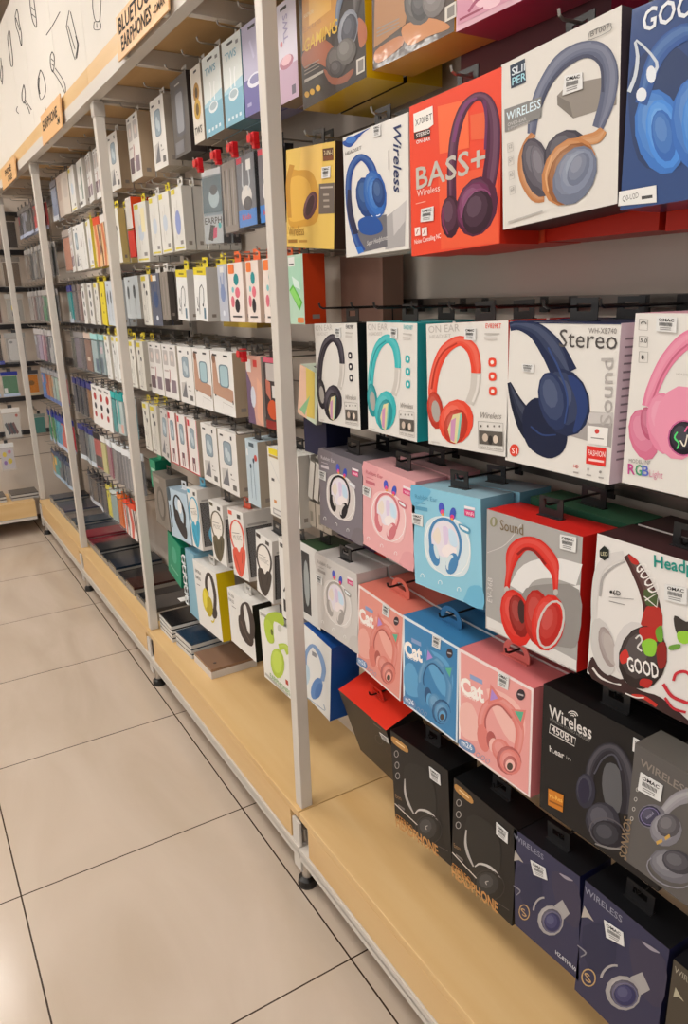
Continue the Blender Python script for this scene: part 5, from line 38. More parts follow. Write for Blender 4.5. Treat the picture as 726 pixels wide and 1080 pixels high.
'yellowside':{"g":[1.0328,0.4791,0.2131,0.2299,3.8783],"a":[["r","#3c3432",[110,686,103,728,94,771,87,813,84,854,90,891,106,930,131,971,161,1009,189,1036,200,1045,182,1039,188,1038,209,1031,233,1015,255,991,275,955,294,907,309,853,319,796,322,741,316,689,301,634,281,577,259,519,240,460],[-15,646,-22,689,-31,733,-39,777,-42,821,-34,866,-15,911,14,958,48,1002,87,1040,138,1072,217,1093,275,1092,317,1080,351,1059,379,1031,402,994,423,945,440,891,452,834,457,778,452,724,439,668,420,611,401,555,384,498]],["p","#3c3432",[414,463,400,416,365,370,315,334,261,316,212,319,180,343,170,383,185,432,221,478,271,513,325,530,373,526,404,502]],["p","#d8c428",[109,603,99,509,57,422,-8,358,-84,330,-157,346,-210,404,-233,492,-221,591,-177,680,-111,742,-35,764,35,743,87,686]],["p","#b8a418",[234,521,214,439,164,362,95,305,20,278,-47,290,-90,339,-102,414,-80,500,-28,578,42,633,116,654,180,639,222,592]],["p","#e4d448",[-16,581,-20,514,-40,455,-73,414,-111,401,-148,418,-175,462,-188,525,-183,594,-162,654,-130,694,-91,705,-55,687,-28,643]],["r","#d8c428",[71,224,88,219,105,212,130,208,177,220,214,245,236,269,255,292,272,313],[104,247,128,245,151,243,167,243,162,241,167,245,188,263,213,287,237,309]],["t","#4a4440","EXTRA",-0.0886,0.1895,0.0517,0.0116,-0.4,0.5,0],["t","#4a4440","BASS",-0.0904,0.1661,0.0451,0.0118,0.3,0.5,0],["p","#8a8480",[-441,739,-284,746,-285,732,-442,725]]]},
'whiteblack':{"g":[0.7534,0.4995,0.1825,0.1759,1.6143],"a":[["r","#3a302e",[147,589,143,627,136,667,130,705,130,739,138,766,155,786,178,802,200,814,214,818,221,818,234,812,249,796,262,771,274,743,286,713,296,682,306,646,314,609,319,570,320,530,317,489,310,446,300,400,289,353,279,307],[-35,522,-24,566,-15,612,-4,658,10,701,33,740,70,777,120,812,178,842,242,865,299,873,337,866,367,851,393,830,417,805,438,778,457,749,474,716,489,680,500,641,505,601,502,557,493,511,480,464,466,417,454,371]],["p","#3a302e",[-84,538,-23,575,61,590,132,580,168,530,192,456,227,398,294,377,371,373,418,357,418,312,388,255,342,211,277,188,194,179,114,184,40,206,-30,242,-80,294,-104,373,-106,467]],["r","#5a4c48",[-24,473,12,436,48,399,85,363,122,332,161,308,201,289,241,271,281,253],[14,491,50,454,86,417,122,381,159,351,196,326,233,306,271,287,309,268]],["t","#6a6460","EXTRA",-0.0813,0.1538,0.0414,0.0104,0.2,0.5,0],["t","#6a6460","BASS",-0.0833,0.1365,0.0387,0.0104,-0.7,0.5,0],["p","#8a8480",[-313,631,-160,634,-165,621,-318,618]]]},
'lime':{"g":[0.5177,0.4989,0.1906,0.2026,2.9578],"a":[["t","#3a3836","EXTRA BASS",-0.0866,0.1897,0.0422,0.0095,2.2,0.6,0],["p","#a8c03c",[-343,837,-319,905,-271,968,-208,1023,-131,1070,-41,1108,47,1138,134,1163,217,1180,277,1176,311,1135,321,1073,297,1024,215,1010,97,1009,4,992,-32,940,-39,871,-44,806,-44,751,-41,701,-58,662,-117,629,-196,608,-262,616,-306,671,-336,756]],["p","#b4cc44",[-56,836,-57,761,-85,689,-133,636,-194,612,-255,622,-305,665,-334,732,-336,810,-309,881,-259,933,-195,955,-132,943,-82,901]],["p","#5a6420",[-59,817,-59,796,-67,777,-80,762,-97,756,-114,759,-127,771,-134,790,-134,811,-127,830,-113,845,-96,851,-80,848,-66,836]],["p","#b0c840",[228,476,203,374,141,273,53,193,-44,151,-133,155,-196,208,-221,297,-201,404,-138,506,-46,582,57,619,148,611,208,560]],["p","#b0c840+10",[149,470,124,374,61,284,-25,224,-112,211,-177,250,-202,331,-181,430,-116,520,-26,576,63,586,127,547]],["p","#b0c840+20",[60,462,39,390,-17,327,-86,299,-143,316,-166,373,-145,448,-89,509,-18,536,39,518]],["p","#c2d858",[156,465,139,390,96,316,36,260,-31,231,-92,237,-135,277,-152,344,-138,422,-95,495,-32,550,38,576,100,568,142,528]],["r","#b0c840",[106,607,159,633,209,659,242,675,254,679,263,676,280,663,300,642,324,623],[77,698,128,717,184,741,251,765,325,780,384,773,422,757,450,740,478,726]],["r","#b0c840+9",[93,653,167,678,234,700,275,708,309,705,354,691,401,676],[88,670,158,708,235,747,319,771,377,757,405,725,430,695]],["r","#b0c840+18",[91,664,166,692,237,718,291,731,333,725,375,706,417,687],[89,672,162,706,238,741,312,761,365,750,399,723,431,696]],["p","#c4c4b8",[221,966,218,942,203,919,179,901,152,891,126,892,106,904,96,923,99,947,113,971,137,989,165,998,192,997,212,986]],["t","#8ab070","EARPHONES",-0.0554,0.0136,0.1216,0.0157,-2.9,0.5,0],["p","#b04030",[221,243,297,245,299,177,223,174]],["p","#b8b4ac",[-435,84,262,35,254,-4,-440,42]]]},
'winred':{"g":[0.7353,0.7523,0.11,0.1996,4.9193],"a":[["p","#e8e2da",[250,668,231,569,171,479,83,415,-19,392,-115,413,-191,476,-228,567,-219,667,-161,757,-65,819,47,840,150,818,222,757]],["r","#WC",[210,661,197,568,153,483,88,420,21,389,-48,388,-123,420,-182,485,-212,571,-207,664,-166,748,-97,810,-23,839,53,839,132,807,187,744,210,659],[266,671,251,576,203,486,127,412,23,365,-85,362,-172,400,-237,469,-270,559,-266,656,-223,746,-142,818,-26,862,94,863,185,826,244,759,265,673]],["p","#WC",[-224,371,-185,413,-125,435,-71,443,-37,426,-10,395,17,381,46,407,76,450,111,480,160,488,214,483,245,455,240,394,215,310,183,231,147,164,105,102,64,55,27,26,-9,12,-48,14,-97,32,-149,67,-190,118,-217,198,-231,295]],["r","#WD",[-162,315,-143,278,-124,240,-106,203,-89,168,-73,135,-59,105,-45,75,-31,45],[-139,322,-118,286,-97,248,-78,212,-60,177,-46,144,-33,113,-21,83,-9,52]],["r","#WD",[125,405,110,362,96,319,82,276,68,233],[148,408,135,366,122,323,109,280,96,237]],["t","#9a948e","MUSIC",-0.0304,0.1094,0.0625,0.0149,6.3,0,0],["p","#WC",[-253,968,-113,970,-113,908,-251,911]],["p","#4a4644",[65,950,185,953,180,891,62,891]],["p","#8a8480",[-178,648,90,680,90,669,-178,638]]],"c":{"#WC":"#dc5844","#WD":"#b03c2c"}},
'winblue':{"g":[1.0877,0.742,0.0942,0.1999,5.2417],"ref":"winred","c":{"#WC":"#3aa6c8","#WD":"#1f7c9c"}},
'winolive':{"g":[0.8891,0.7461,0.1081,0.1892,1.3977],"ref":"winred","c":{"#WC":"#5c5440","#WD":"#3c3628"}},
'winblack':{"g":[0.5646,0.7371,0.1,0.1776,-4.2616],"ref":"winred","c":{"#WC":"#403834","#WD":"#282220"}},
'lightbluehp':{"g":[1.2493,0.7134,0.2063,0.1747,4.7577],"a":[["r","#2c2a2e",[-68,428,-91,471,-118,516,-142,559,-159,600,-162,637,-148,673,-122,709,-88,741,-54,763,-37,770,-29,769,2,763,41,749,80,729,115,705,148,674,182,637,211,595,234,551,247,509,248,466,237,422,221,374,202,325,186,277],[-249,390,-252,438,-258,487,-263,536,-262,584,-252,627,-230,668,-199,708,-162,745,-118,775,-59,798,12,804,69,795,121,780,168,758,210,732,249,701,287,663,322,621,349,576,365,531,367,484,357,437,340,388,321,340,306,293]],["p","#322e32",[-250,460,-197,501,-117,527,-43,527,10,485,58,417,113,358,191,326,277,302,333,269,347,207,332,134,297,82,239,63,161,65,76,87,-21,133,-124,200,-201,268,-244,336,-262,405]],["p","#4a5a64",[-541,848,-486,877,-410,886,-355,872,-335,817,-335,737,-354,676,-402,647,-470,637,-522,651,-547,707,-555,787]],["p","#e8eaec",[209,631,200,574,173,526,132,494,85,486,43,504,12,544,0,599,9,656,37,704,79,735,125,741,167,723,197,684]],["p","#4a4e58",[-465,559,-409,561,-407,161,-464,157]]]},
'poster0':{"g":[3.5035,2.375,0.507,0.54,0.0],"a":[]},
'poster1':{"g":[3.005,2.375,0.49,0.54,0.0],"a":[["r","#2e2a28",[1096,875,1008,864,917,853,875,832,925,795,1024,753,1119,712],[1179,852,1092,842,1006,832,971,815,1012,786,1104,747,1198,707]],["r","#2e2a28",[-200,2163,-223,2113,-247,2063,-292,2016,-386,1973,-505,1932,-589,1887,-605,1836,-584,1782,-563,1729],[-96,2139,-119,2089,-142,2038,-188,1990,-282,1947,-400,1906,-482,1863,-496,1813,-476,1761,-455,1708]],["r","#2e2a28",[-164,1984,-197,1927,-230,1869,-278,1815,-350,1766,-437,1720,-525,1673],[-60,1960,-93,1903,-126,1845,-173,1790,-245,1741,-332,1695,-419,1648]]]},
'poster2':{"g":[2.6,2.375,0.32,0.54,0.0],"a":[["r","#2e2a28",[119,1074,9,1045,-102,1017,-190,984,-245,945,-274,903,-272,862,-228,816,-151,770,-12,736,75,752,152,789,210,829,243,869,258,912,261,953,249,989,225,1023,200,1056],[198,1053,90,1024,-20,996,-105,964,-158,926,-185,886,-184,847,-144,804,-78,765,-69,758,-8,772,68,808,126,847,159,886,174,929,177,969,165,1004,141,1037,117,1071]],["r","#2e2a28",[-85,798,43,725,169,653,267,591,321,543,349,503,377,462],[-5,789,122,716,248,644,348,580,403,531,432,490,460,450]],["r","#2e2a28",[65,789,255,686,441,584,624,484],[142,781,330,678,516,577,698,477]],["r","#2e2a28",[473,2369,367,2357,258,2345,178,2317,143,2264,138,2196,154,2130,194,2074,254,2020,306,1961,341,1881,369,1794,399,1733,470,1697,544,1697,578,1720,616,1762,654,1822,672,1885,656,1947,620,2012,593,2074,591,2133,598,2189,599,2238,587,2279,568,2313,549,2347],[546,2344,441,2332,335,2320,259,2293,225,2242,221,2175,236,2111,275,2056,334,2003,387,1942,422,1862,451,1776,480,1716,474,1709,466,1719,498,1741,536,1783,574,1843,593,1905,576,1966,540,2031,514,2094,511,2153,519,2210,520,2259,507,2299,489,2333,470,2367]],["r","#2e2a28",[224,2280,310,2178,395,2077,479,1977],[305,2261,390,2160,474,2059,558,1959]],["r","#2e2a28",[-762,2315,-855,2297,-951,2277,-1020,2230,-1045,2130,-1043,2001,-1040,1891,-1054,1813,-1066,1753,-1052,1707,-969,1666,-825,1638,-739,1644,-689,1673,-651,1723,-624,1788,-612,1878,-610,1984,-604,2075,-582,2143,-558,2198,-552,2240,-587,2270,-666,2295,-713,2308],[-677,2289,-769,2270,-861,2252,-928,2206,-952,2107,-949,1980,-946,1869,-960,1792,-972,1732,-959,1689,-920,1667,-890,1663,-827,1668,-779,1696,-742,1744,-715,1809,-703,1899,-700,2005,-694,2097,-672,2166,-647,2221,-642,2262,-663,2282,-678,2284,-725,2297]]]},
'poster3':{"g":[2.185,2.375,0.51,0.54,0.0],"a":[["r","#2e2a28",[-85,905,-204,876,-326,846,-421,810,-474,767,-498,717,-502,662,-497,590,-471,512,-392,451,-204,422,-16,424,129,441,210,473,253,519,268,573,247,641,199,716,145,781,92,826,35,859,-22,892],[-20,886,-139,857,-258,828,-351,793,-402,750,-425,702,-429,647,-424,577,-399,500,-343,452,-246,440,-72,442,67,459,143,489,186,534,200,587,180,653,131,728,78,793,28,835,-27,867,-84,899]],["r","#2e2a28",[-283,819,-338,776,-393,732,-429,688,-433,643,-418,600,-403,557],[-213,802,-267,759,-321,715,-357,672,-360,629,-345,587,-330,544]],["r","#2e2a28",[1103,912,1037,906,969,901,913,883,872,846,845,798,837,749,858,698,899,646,973,607,1061,608,1127,634,1181,666,1225,705,1259,751,1271,794,1248,831,1202,865,1157,898],[1154,893,1089,888,1025,883,973,867,934,831,907,783,900,736,920,686,959,637,980,618,1005,625,1068,650,1122,682,1165,720,1199,765,1211,807,1189,841,1146,873,1101,907]],["r","#2e2a28",[882,679,1043,584,1201,491,1340,403,1462,316,1568,233,1646,168,1683,134,1692,118,1702,102],[938,673,1097,578,1255,485,1395,397,1517,309,1623,226,1701,161,1739,126,1749,109,1759,93]],["r","#2e2a28",[1177,627,1309,552,1440,478,1553,409,1651,344,1733,283,1785,230,1794,187,1775,149,1756,110],[1229,622,1361,547,1491,473,1605,403,1704,338,1787,276,1841,221,1851,175,1832,136,1813,98]],["r","#2e2a28",[971,826,1026,800,1081,774,1136,748],[1020,823,1075,797,1129,771,1183,745]],["r","#2e2a28",[907,767,969,739,1030,711,1091,684],[954,764,1015,737,1077,709,1137,682]],["r","#2e2a28",[-244,2114,-259,2069,-273,2023,-278,1969,-272,1902,-257,1828,-220,1757,-146,1685,-51,1617,51,1570,133,1569,162,1602,180,1646,189,1703,187,1771,186,1835,186,1888,186,1937,186,1986],[-175,2094,-189,2049,-204,2003,-208,1950,-203,1884,-188,1811,-152,1741,-81,1672,10,1608,60,1580,67,1589,95,1620,113,1664,122,1720,121,1789,119,1853,119,1906,119,1956,119,2005]],["r","#2e2a28",[-181,1976,-96,1932,-12,1888,71,1845],[-125,1968,-41,1924,43,1880,126,1837]],["r","#2e2a28",[-217,1870,-118,1822,-20,1775,78,1728],[-164,1864,-65,1816,33,1769,129,1722]],["r","#2e2a28",[-85,264,-82,239,-80,215,-78,190],[-14,251,-12,227,-10,203,-8,178]]]},
'poster4':{"g":[1.715,2.375,0.43,0.54,0.0],"a":[["r","#2e2a28",[314,1094,210,1051,105,1006,32,967,3,951,9,940,45,885,119,727,223,524,334,388,495,377,616,443,694,505,710,529,685,552,644,610,584,730,507,887,428,1045],[361,1079,258,1035,154,991,82,951,54,937,60,929,96,874,170,716,273,514,377,384,450,391,569,456,646,518,662,540,639,561,596,620,536,740,458,898,380,1057]],["r","#2e2a28",[126,938,220,798,314,658,407,520],[176,927,270,787,363,648,456,510]],["r","#2e2a28",[-308,1260,-520,1254,-739,1247,-953,1243,-1155,1244,-1352,1249,-1554,1253],[-264,1242,-475,1235,-693,1228,-907,1224,-1109,1225,-1306,1229,-1507,1233]],["r","#2e2a28",[544,672,571,622,597,574,596,528,546,486,466,446,385,405],[592,662,618,612,645,563,643,515,593,472,513,432,433,391]]]},
'poster5':{"g":[1.265,2.375,0.47,0.54,0.0],"a":[["r","#2e2a28",[-495,807,-511,773,-527,739,-532,699,-523,646,-503,588,-467,539,-399,500,-309,472,-231,462,-183,475,-147,504,-117,539,-92,580,-72,627,-52,674],[-455,795,-471,761,-486,727,-491,688,-483,636,-463,579,-429,532,-375,502,-314,482,-262,476,-220,488,-185,516,-155,550,-130,591,-110,638,-90,685]],["r","#2e2a28",[-536,541,-564,513,-593,484,-575,451,-466,411,-321,374,-210,357,-165,374,-161,410,-194,447,-284,481,-401,510,-516,539],[-495,528,-524,501,-552,473,-542,449,-457,418,-327,385,-238,371,-204,385,-200,419,-226,450,-291,473,-400,501,-515,530]],["r","#2e2a28",[-409,488,-412,469,-415,450,-419,431],[-369,478,-372,459,-375,440,-378,421]]]},
'poster6':{"g":[0.815,2.375,0.43,0.54,0.0],"a":[]},
'poster7':{"g":[0.4235,2.375,0.353,0.54,0.0],"a":[]},
}
# ---------------------------------------------------------------- helpers
D=bpy.data; COL=bpy.context.scene.collection; PI=math.pi
rnd=random.Random(7)
def lin(h):
    c=[int(h[i:i+2],16)/255 for i in (1,3,5)]
    return [x/12.92 if x<=.04045 else ((x+.055)/1.055)**2.4 for x in c]+[1]
MC={}
def M(h,kind='card'):
    key=h+kind
    if key in MC: return MC[key]
    m=D.materials.new(kind+'_'+h[1:]); m.use_nodes=True; nt=m.node_tree; b=nt.nodes['Principled BSDF']; MC[key]=m
    c=lin(h); b.inputs['Base Color'].default_value=c
    if kind in('card','paper'): b.inputs['Specular IOR Level'].default_value=.28
    if kind=='card': b.inputs['Roughness'].default_value=.42
    elif kind=='paper': b.inputs['Roughness'].default_value=.7
    elif kind=='plastic': b.inputs['Roughness'].default_value=.3
    elif kind=='metal': b.inputs['Roughness'].default_value=.3; b.inputs['Metallic'].default_value=.9
    elif kind=='paint': b.inputs['Roughness'].default_value=.45
    elif kind=='glossy': b.inputs['Roughness'].default_value=.12
    elif kind=='wrap':
        b.inputs['Roughness'].default_value=.3; b.inputs['Coat Weight'].default_value=.55; b.inputs['Coat Roughness'].default_value=.07
        n=nt.nodes.new('ShaderNodeTexNoise'); n.inputs['Scale'].default_value=26; n.inputs['Detail'].default_value=3
        t=nt.nodes.new('ShaderNodeTexCoord'); nt.links.new(t.outputs['Object'],n.inputs['Vector'])
        bp=nt.nodes.new('ShaderNodeBump'); bp.inputs['Strength'].default_value=.16; bp.inputs['Distance'].default_value=.003
        nt.links.new(n.outputs['Fac'],bp.inputs['Height']); nt.links.new(bp.outputs['Normal'],b.inputs['Coat Normal']); 
    elif kind=='film':
        b.inputs['Roughness'].default_value=.18; b.inputs['Alpha'].default_value=.07
    elif kind=='bag':
        b.inputs['Roughness'].default_value=.15; b.inputs['Alpha'].default_value=.07
        n=nt.nodes.new('ShaderNodeTexNoise'); n.inputs['Scale'].default_value=30
        t=nt.nodes.new('ShaderNodeTexCoord'); nt.links.new(t.outputs['Object'],n.inputs['Vector'])
        bp=nt.nodes.new('ShaderNodeBump'); bp.inputs['Strength'].default_value=.7; bp.inputs['Distance'].default_value=.01
        nt.links.new(n.outputs['Fac'],bp.inputs['Height']); nt.links.new(bp.outputs['Normal'],b.inputs['Normal'])
    elif kind=='light':
        b.inputs['Emission Color'].default_value=c; b.inputs['Emission Strength'].default_value=LED
    return m
LED=15.0
def wood(name,h1,h2,axis):
    m=D.materials.new(name); m.use_nodes=True; nt=m.node_tree; b=nt.nodes['Principled BSDF']; b.inputs['Roughness'].default_value=.42
    t=nt.nodes.new('ShaderNodeTexCoord'); mp=nt.nodes.new('ShaderNodeMapping'); mp.inputs['Scale'].default_value=axis
    n=nt.nodes.new('ShaderNodeTexNoise'); n.inputs['Scale'].default_value=3; n.inputs['Detail'].default_value=6; n.inputs['Distortion'].default_value=.6
    r=nt.nodes.new('ShaderNodeValToRGB'); r.color_ramp.elements[0].position=.3; r.color_ramp.elements[1].position=.7
    r.color_ramp.elements[0].color=lin(h1); r.color_ramp.elements[1].color=lin(h2)
    nt.links.new(t.outputs['Object'],mp.inputs['Vector']); nt.links.new(mp.outputs['Vector'],n.inputs['Vector']); nt.links.new(n.outputs['Fac'],r.inputs['Fac']); nt.links.new(r.outputs['Color'],b.inputs['Base Color'])
    return m
WOOD=wood('maple_laminate','#d2a970','#e0bf8b',(3,.35,3))
WOODX=wood('maple_laminate_cross','#d2a970','#e0bf8b',(.35,3,3))
def plaster(name,h,h2,sc,rough=.8):
    m=D.materials.new(name); m.use_nodes=True; nt=m.node_tree; b=nt.nodes['Principled BSDF']; b.inputs['Roughness'].default_value=rough
    t=nt.nodes.new('ShaderNodeTexCoord'); n=nt.nodes.new('ShaderNodeTexNoise'); n.inputs['Scale'].default_value=sc; n.inputs['Detail'].default_value=4
    r=nt.nodes.new('ShaderNodeValToRGB'); r.color_ramp.elements[0].color=lin(h); r.color_ramp.elements[1].color=lin(h2); r.color_ramp.elements[0].position=.35; r.color_ramp.elements[1].position=.65
    nt.links.new(t.outputs['Object'],n.inputs['Vector']); nt.links.new(n.outputs['Fac'],r.inputs['Fac']); nt.links.new(r.outputs['Color'],b.inputs['Base Color'])
    return m
def floor_mat():
    m=D.materials.new('polished_tiles'); m.use_nodes=True; nt=m.node_tree; L=nt.links; b=nt.nodes['Principled BSDF']
    t=nt.nodes.new('ShaderNodeTexCoord'); sx=nt.nodes.new('ShaderNodeSeparateXYZ'); L.new(t.outputs['Object'],sx.inputs[0])
    def mt(op,a,bv=None):
        n=nt.nodes.new('ShaderNodeMath'); n.operation=op
        L.new(a,n.inputs[0]) if not isinstance(a,float) else None
        if bv is not None:
            if isinstance(bv,float): n.inputs[1].default_value=bv
            else: L.new(bv,n.inputs[1])
        return n.outputs[0]
    def line(o):
        f=mt('FRACT',mt('ADD',mt('DIVIDE',o,.6),50.5)); return mt('LESS_THAN',mt('ABSOLUTE',mt('SUBTRACT',f,.5)),.0032)
    g=mt('MAXIMUM',line(sx.outputs[0]),line(sx.outputs[1]))
    n=nt.nodes.new('ShaderNodeTexNoise'); n.inputs['Scale'].default_value=2.2; n.inputs['Detail'].default_value=7; n.inputs['Distortion'].default_value=1.2
    mp=nt.nodes.new('ShaderNodeMapping'); mp.inputs['Scale'].default_value=(1.6,.5,1); L.new(t.outputs['Object'],mp.inputs[0]); L.new(mp.outputs[0],n.inputs[0])
    r=nt.nodes.new('ShaderNodeValToRGB'); r.color_ramp.elements[0].color=lin('#bfae9c'); r.color_ramp.elements[1].color=lin('#ccbcac'); r.color_ramp.elements[0].position=.35; r.color_ramp.elements[1].position=.66
    L.new(n.outputs['Fac'],r.inputs[0])
    mx=nt.nodes.new('ShaderNodeMix'); mx.data_type='RGBA'; L.new(g,mx.inputs[0]); L.new(r.outputs[0],mx.inputs[6]); mx.inputs[7].default_value=lin('#3a2a20')
    L.new(mx.outputs[2],b.inputs['Base Color'])
    v=nt.nodes.new('ShaderNodeTexNoise'); v.inputs['Scale'].default_value=9; v.inputs['Detail'].default_value=5; L.new(t.outputs['Object'],v.inputs[0])
    rr=nt.nodes.new('ShaderNodeMapRange'); rr.inputs[3].default_value=.1; rr.inputs[4].default_value=.26; L.new(v.outputs['Fac'],rr.inputs[0]); L.new(rr.outputs[0],b.inputs['Roughness'])
    return m
WHITE=M('#cfc8bf','paint')
class MB:
    def __init__(s): s.v=[];s.f=[];s.m=[];s.ms=[]
    def mi(s,m):
        if m not in s.ms: s.ms.append(m)
        return s.ms.index(m)
    def face(s,pts,m):
        k=len(s.v); s.v+=pts; s.f.append(tuple(range(k,k+len(pts)))); s.m.append(s.mi(m))
    def box(s,x0,x1,y0,y1,z0,z1,m,faces=None,R=None):
        "faces: dict side->material (front=-y, back=+y, left=-x, right=+x, top, bottom)"
        P=[(x,y,z) for z in (z0,z1) for y in (y0,y1) for x in (x0,x1)]
        if R: P=[tuple(R@Vector(p)) for p in P]
        F=dict(bottom=(0,2,3,1),top=(4,5,7,6),front=(0,1,5,4),back=(2,6,7,3),left=(0,4,6,2),right=(1,3,7,5))
        k=len(s.v); s.v+=P
        for n,q in F.items():
            s.f.append(tuple(k+i for i in q)); s.m.append(s.mi((faces or {}).get(n,m)))
    def tube(s,pts,r,m,n=8,cap=True):
        pts=[Vector(p) for p in pts]; rings=[]
        for i,p in enumerate(pts):
            t=(pts[min(i+1,len(pts)-1)]-pts[max(i-1,0)]).normalized()
            a=t.cross(Vector((0,0,1)));
            if a.length<.1: a=t.cross(Vector((1,0,0)))
            a.normalize(); b=t.cross(a); k=len(s.v); rr=r[i] if isinstance(r,(list,tuple)) else r
            s.v+=[tuple(p+(a*math.cos(2*PI*j/n)+b*math.sin(2*PI*j/n))*rr) for j in range(n)]; rings.append(k)
        for a,b in zip(rings,rings[1:]):
            for j in range(n): s.f.append((a+j,a+(j+1)%n,b+(j+1)%n,b+j)); s.m.append(s.mi(m))
        if cap: s.f.append(tuple(rings[0]+j for j in range(n))); s.m.append(s.mi(m)); s.f.append(tuple(rings[-1]+j for j in reversed(range(n)))); s.m.append(s.mi(m))
    def ellipsoid(s,c,r,m,n=16,k=8):
        b=len(s.v)
        for i in range(k+1):
            ph=PI*i/k
            for j in range(n):
                th=2*PI*j/n; s.v.append((c[0]+r[0]*math.sin(ph)*math.cos(th),c[1]+r[1]*math.sin(ph)*math.sin(th),c[2]+r[2]*math.cos(ph)))
        for i in range(k):
            for j in range(n): s.f.append((b+i*n+j,b+i*n+(j+1)%n,b+(i+1)*n+(j+1)%n,b+(i+1)*n+j)); s.m.append(s.mi(m))
    def mesh(s,name):
        me=D.meshes.new(name); me.from_pydata(s.v,[],s.f)
        for m in s.ms: me.materials.append(m)
        for p,i in zip(me.polygons,s.m): p.material_index=i
        me.update(); return me
    def build(s,name,parent=None,loc=(0,0,0),rot=None,bevel=0,smooth=False):
        me=s.mesh(name)
        if smooth:
            for p in me.polygons: p.use_smooth=True
        o=D.objects.new(name,me); COL.objects.link(o); o.parent=parent; o.location=loc
        if rot: o.rotation_euler=rot
        if bevel:
            b=o.modifiers.new('edge','BEVEL'); b.width=bevel; b.segments=2; b.limit_method='ANGLE'; b.angle_limit=.9
        return o
def tag(o,label=None,cat=None,group=None,kind=None):
    if label: o['label']=label
    if cat: o['category']=cat
    if group: o['group']=group
    if kind: o['kind']=kind
    return o
def empty(name,loc,rot=(0,0,0)):
    o=D.objects.new(name,None); o.empty_display_size=.05; COL.objects.link(o); o.location=loc; o.rotation_euler=rot; return o
def copy_tree(o,parent=None):
    c=o.copy(); COL.objects.link(c); c.parent=parent
    for ch in list(o.children): copy_tree(ch,c)
    return c
# ---------------------------------------------------------------- lettering
TC={}
def glyphs(txt,bold=0):
    key=(txt,bold)
    if key in TC: return TC[key]
    c=D.curves.new('lettering','FONT'); c.body=txt; c.resolution_u=2; c.offset=.012*bold; c.fill_mode='FRONT'
    o=D.objects.new('lettering',c); COL.objects.link(o); dg=bpy.context.evaluated_depsgraph_get(); dg.update()
    me=D.meshes.new_from_object(o.evaluated_get(dg))
    V=[(v.co.x,v.co.y) for v in me.vertices]; F=[tuple(p.vertices) for p in me.polygons]
    D.objects.remove(o); D.curves.remove(c); D.meshes.remove(me)
    x0=min(v[0] for v in V); x1=max(v[0] for v in V)
    V=[((a-x0)/(x1-x0),b/.729) for a,b in V]
    TC[key]=(V,F); return TC[key]
STEP=.00002
def tone(c,cols):
    b,_,n=c.partition('+'); b=cols.get(b,b)
    if not n: return b
    v=[int(b[i:i+2],16) for i in (1,3,5)]; k=int(n)/100
    return '#%02x%02x%02x'%tuple(int(x+(255-x)*k) for x in v)
def put_art(mb,art,kind='card',dy=-.0004,xf=None,sx=1,sz=1,cols=None):
    """print flat artwork on the plane y=0 of a package; xf maps (x,z,depth) to local coordinates"""
    xf=xf or (lambda x,z,d:(x,-d,z)); d=-dy; cols=cols or {}
    for a in art:
        c=M(tone(a[1],cols),kind); d+=STEP
        if a[0]=='p':
            q=a[2]; mb.face([xf(q[i]*sx/5000,q[i+1]*sz/5000,d) for i in range(0,len(q),2)],c)
        elif a[0]=='r':
            L,R=a[2],a[3]
            k=len(mb.v); n=len(L)//2
            for i in range(n): mb.v+=[xf(L[2*i]*sx/5000,L[2*i+1]*sz/5000,d),xf(R[2*i]*sx/5000,R[2*i+1]*sz/5000,d)]
            for i in range(n-1): mb.f.append((k+2*i,k+2*i+1,k+2*i+3,k+2*i+2)); mb.m.append(mb.mi(c))
        elif a[0]=='t':
            txt,x,z,w,h,an,bold,shear=a[2:]
            V,F=glyphs(txt,bold); k=len(mb.v); t=math.radians(an); ca,sa=math.cos(t),math.sin(t)
            for u,v in V:
                px=u*w+v*h*shear; pz=v*h; mb.v.append(xf((x+px*ca-pz*sa)*sx,(z+px*sa+pz*ca)*sz,d))
            for f in F: mb.f.append(tuple(k+i for i in f)); mb.m.append(mb.mi(c))
def art_of(key):
    e=ART[key]; cols=dict(e.get('c',{})); a=e; sx=sz=1
    if 'ref' in e:
        a=ART[e['ref']]; sx=e['g'][2]/a['g'][2]; sz=e['g'][3]/a['g'][3]
    return a['a'],cols,sx,sz
def sticker(parent,pts,sx,sz):
    mb=MB(); P=[(pts[i]*sx/5000,pts[i+1]*sz/5000) for i in range(0,len(pts),2)]
    tl,tr,br,bl=P; d0=.0017
    def at(u,v,d): 
        a=[tl[k]*(1-u)*(1-v)+tr[k]*u*(1-v)+br[k]*u*v+bl[k]*(1-u)*v for k in (0,1)]; return (a[0],-d,a[1])
    wm=M('#dedddb','paper'); km=M('#2a2828','paper')
    f=[at(0,0,d0+.0003),at(1,0,d0+.0003),at(1,1,d0+.0003),at(0,1,d0+.0003)]; b=[at(0,0,.001),at(1,0,.001),at(1,1,.001),at(0,1,.001)]
    mb.face(f,wm)
    for i in range(4): mb.face([f[i],b[i],b[(i+1)%4],f[(i+1)%4]],wm)
    V,F=glyphs('OMAC',2); k=len(mb.v)
    for u,v in V: mb.v.append(at(.12+.76*u,.3-.2*v,d0+.0006))
    for q in F: mb.f.append(tuple(k+i for i in q)); mb.m.append(mb.mi(km))
    for i in range(12):
        u=.16+i*.055; mb.face([at(u,.38,d0+.0006),at(u+.03,.38,d0+.0006),at(u+.03,.62,d0+.0006),at(u,.62,d0+.0006)],km)
    for v in (.7,.82): mb.face([at(.2,v,d0+.0006),at(.75,v,d0+.0006),at(.75,v+.05,d0+.0006),at(.2,v+.05,d0+.0006)],M('#8a8886','paper'))
    return mb.build('price_sticker',parent)
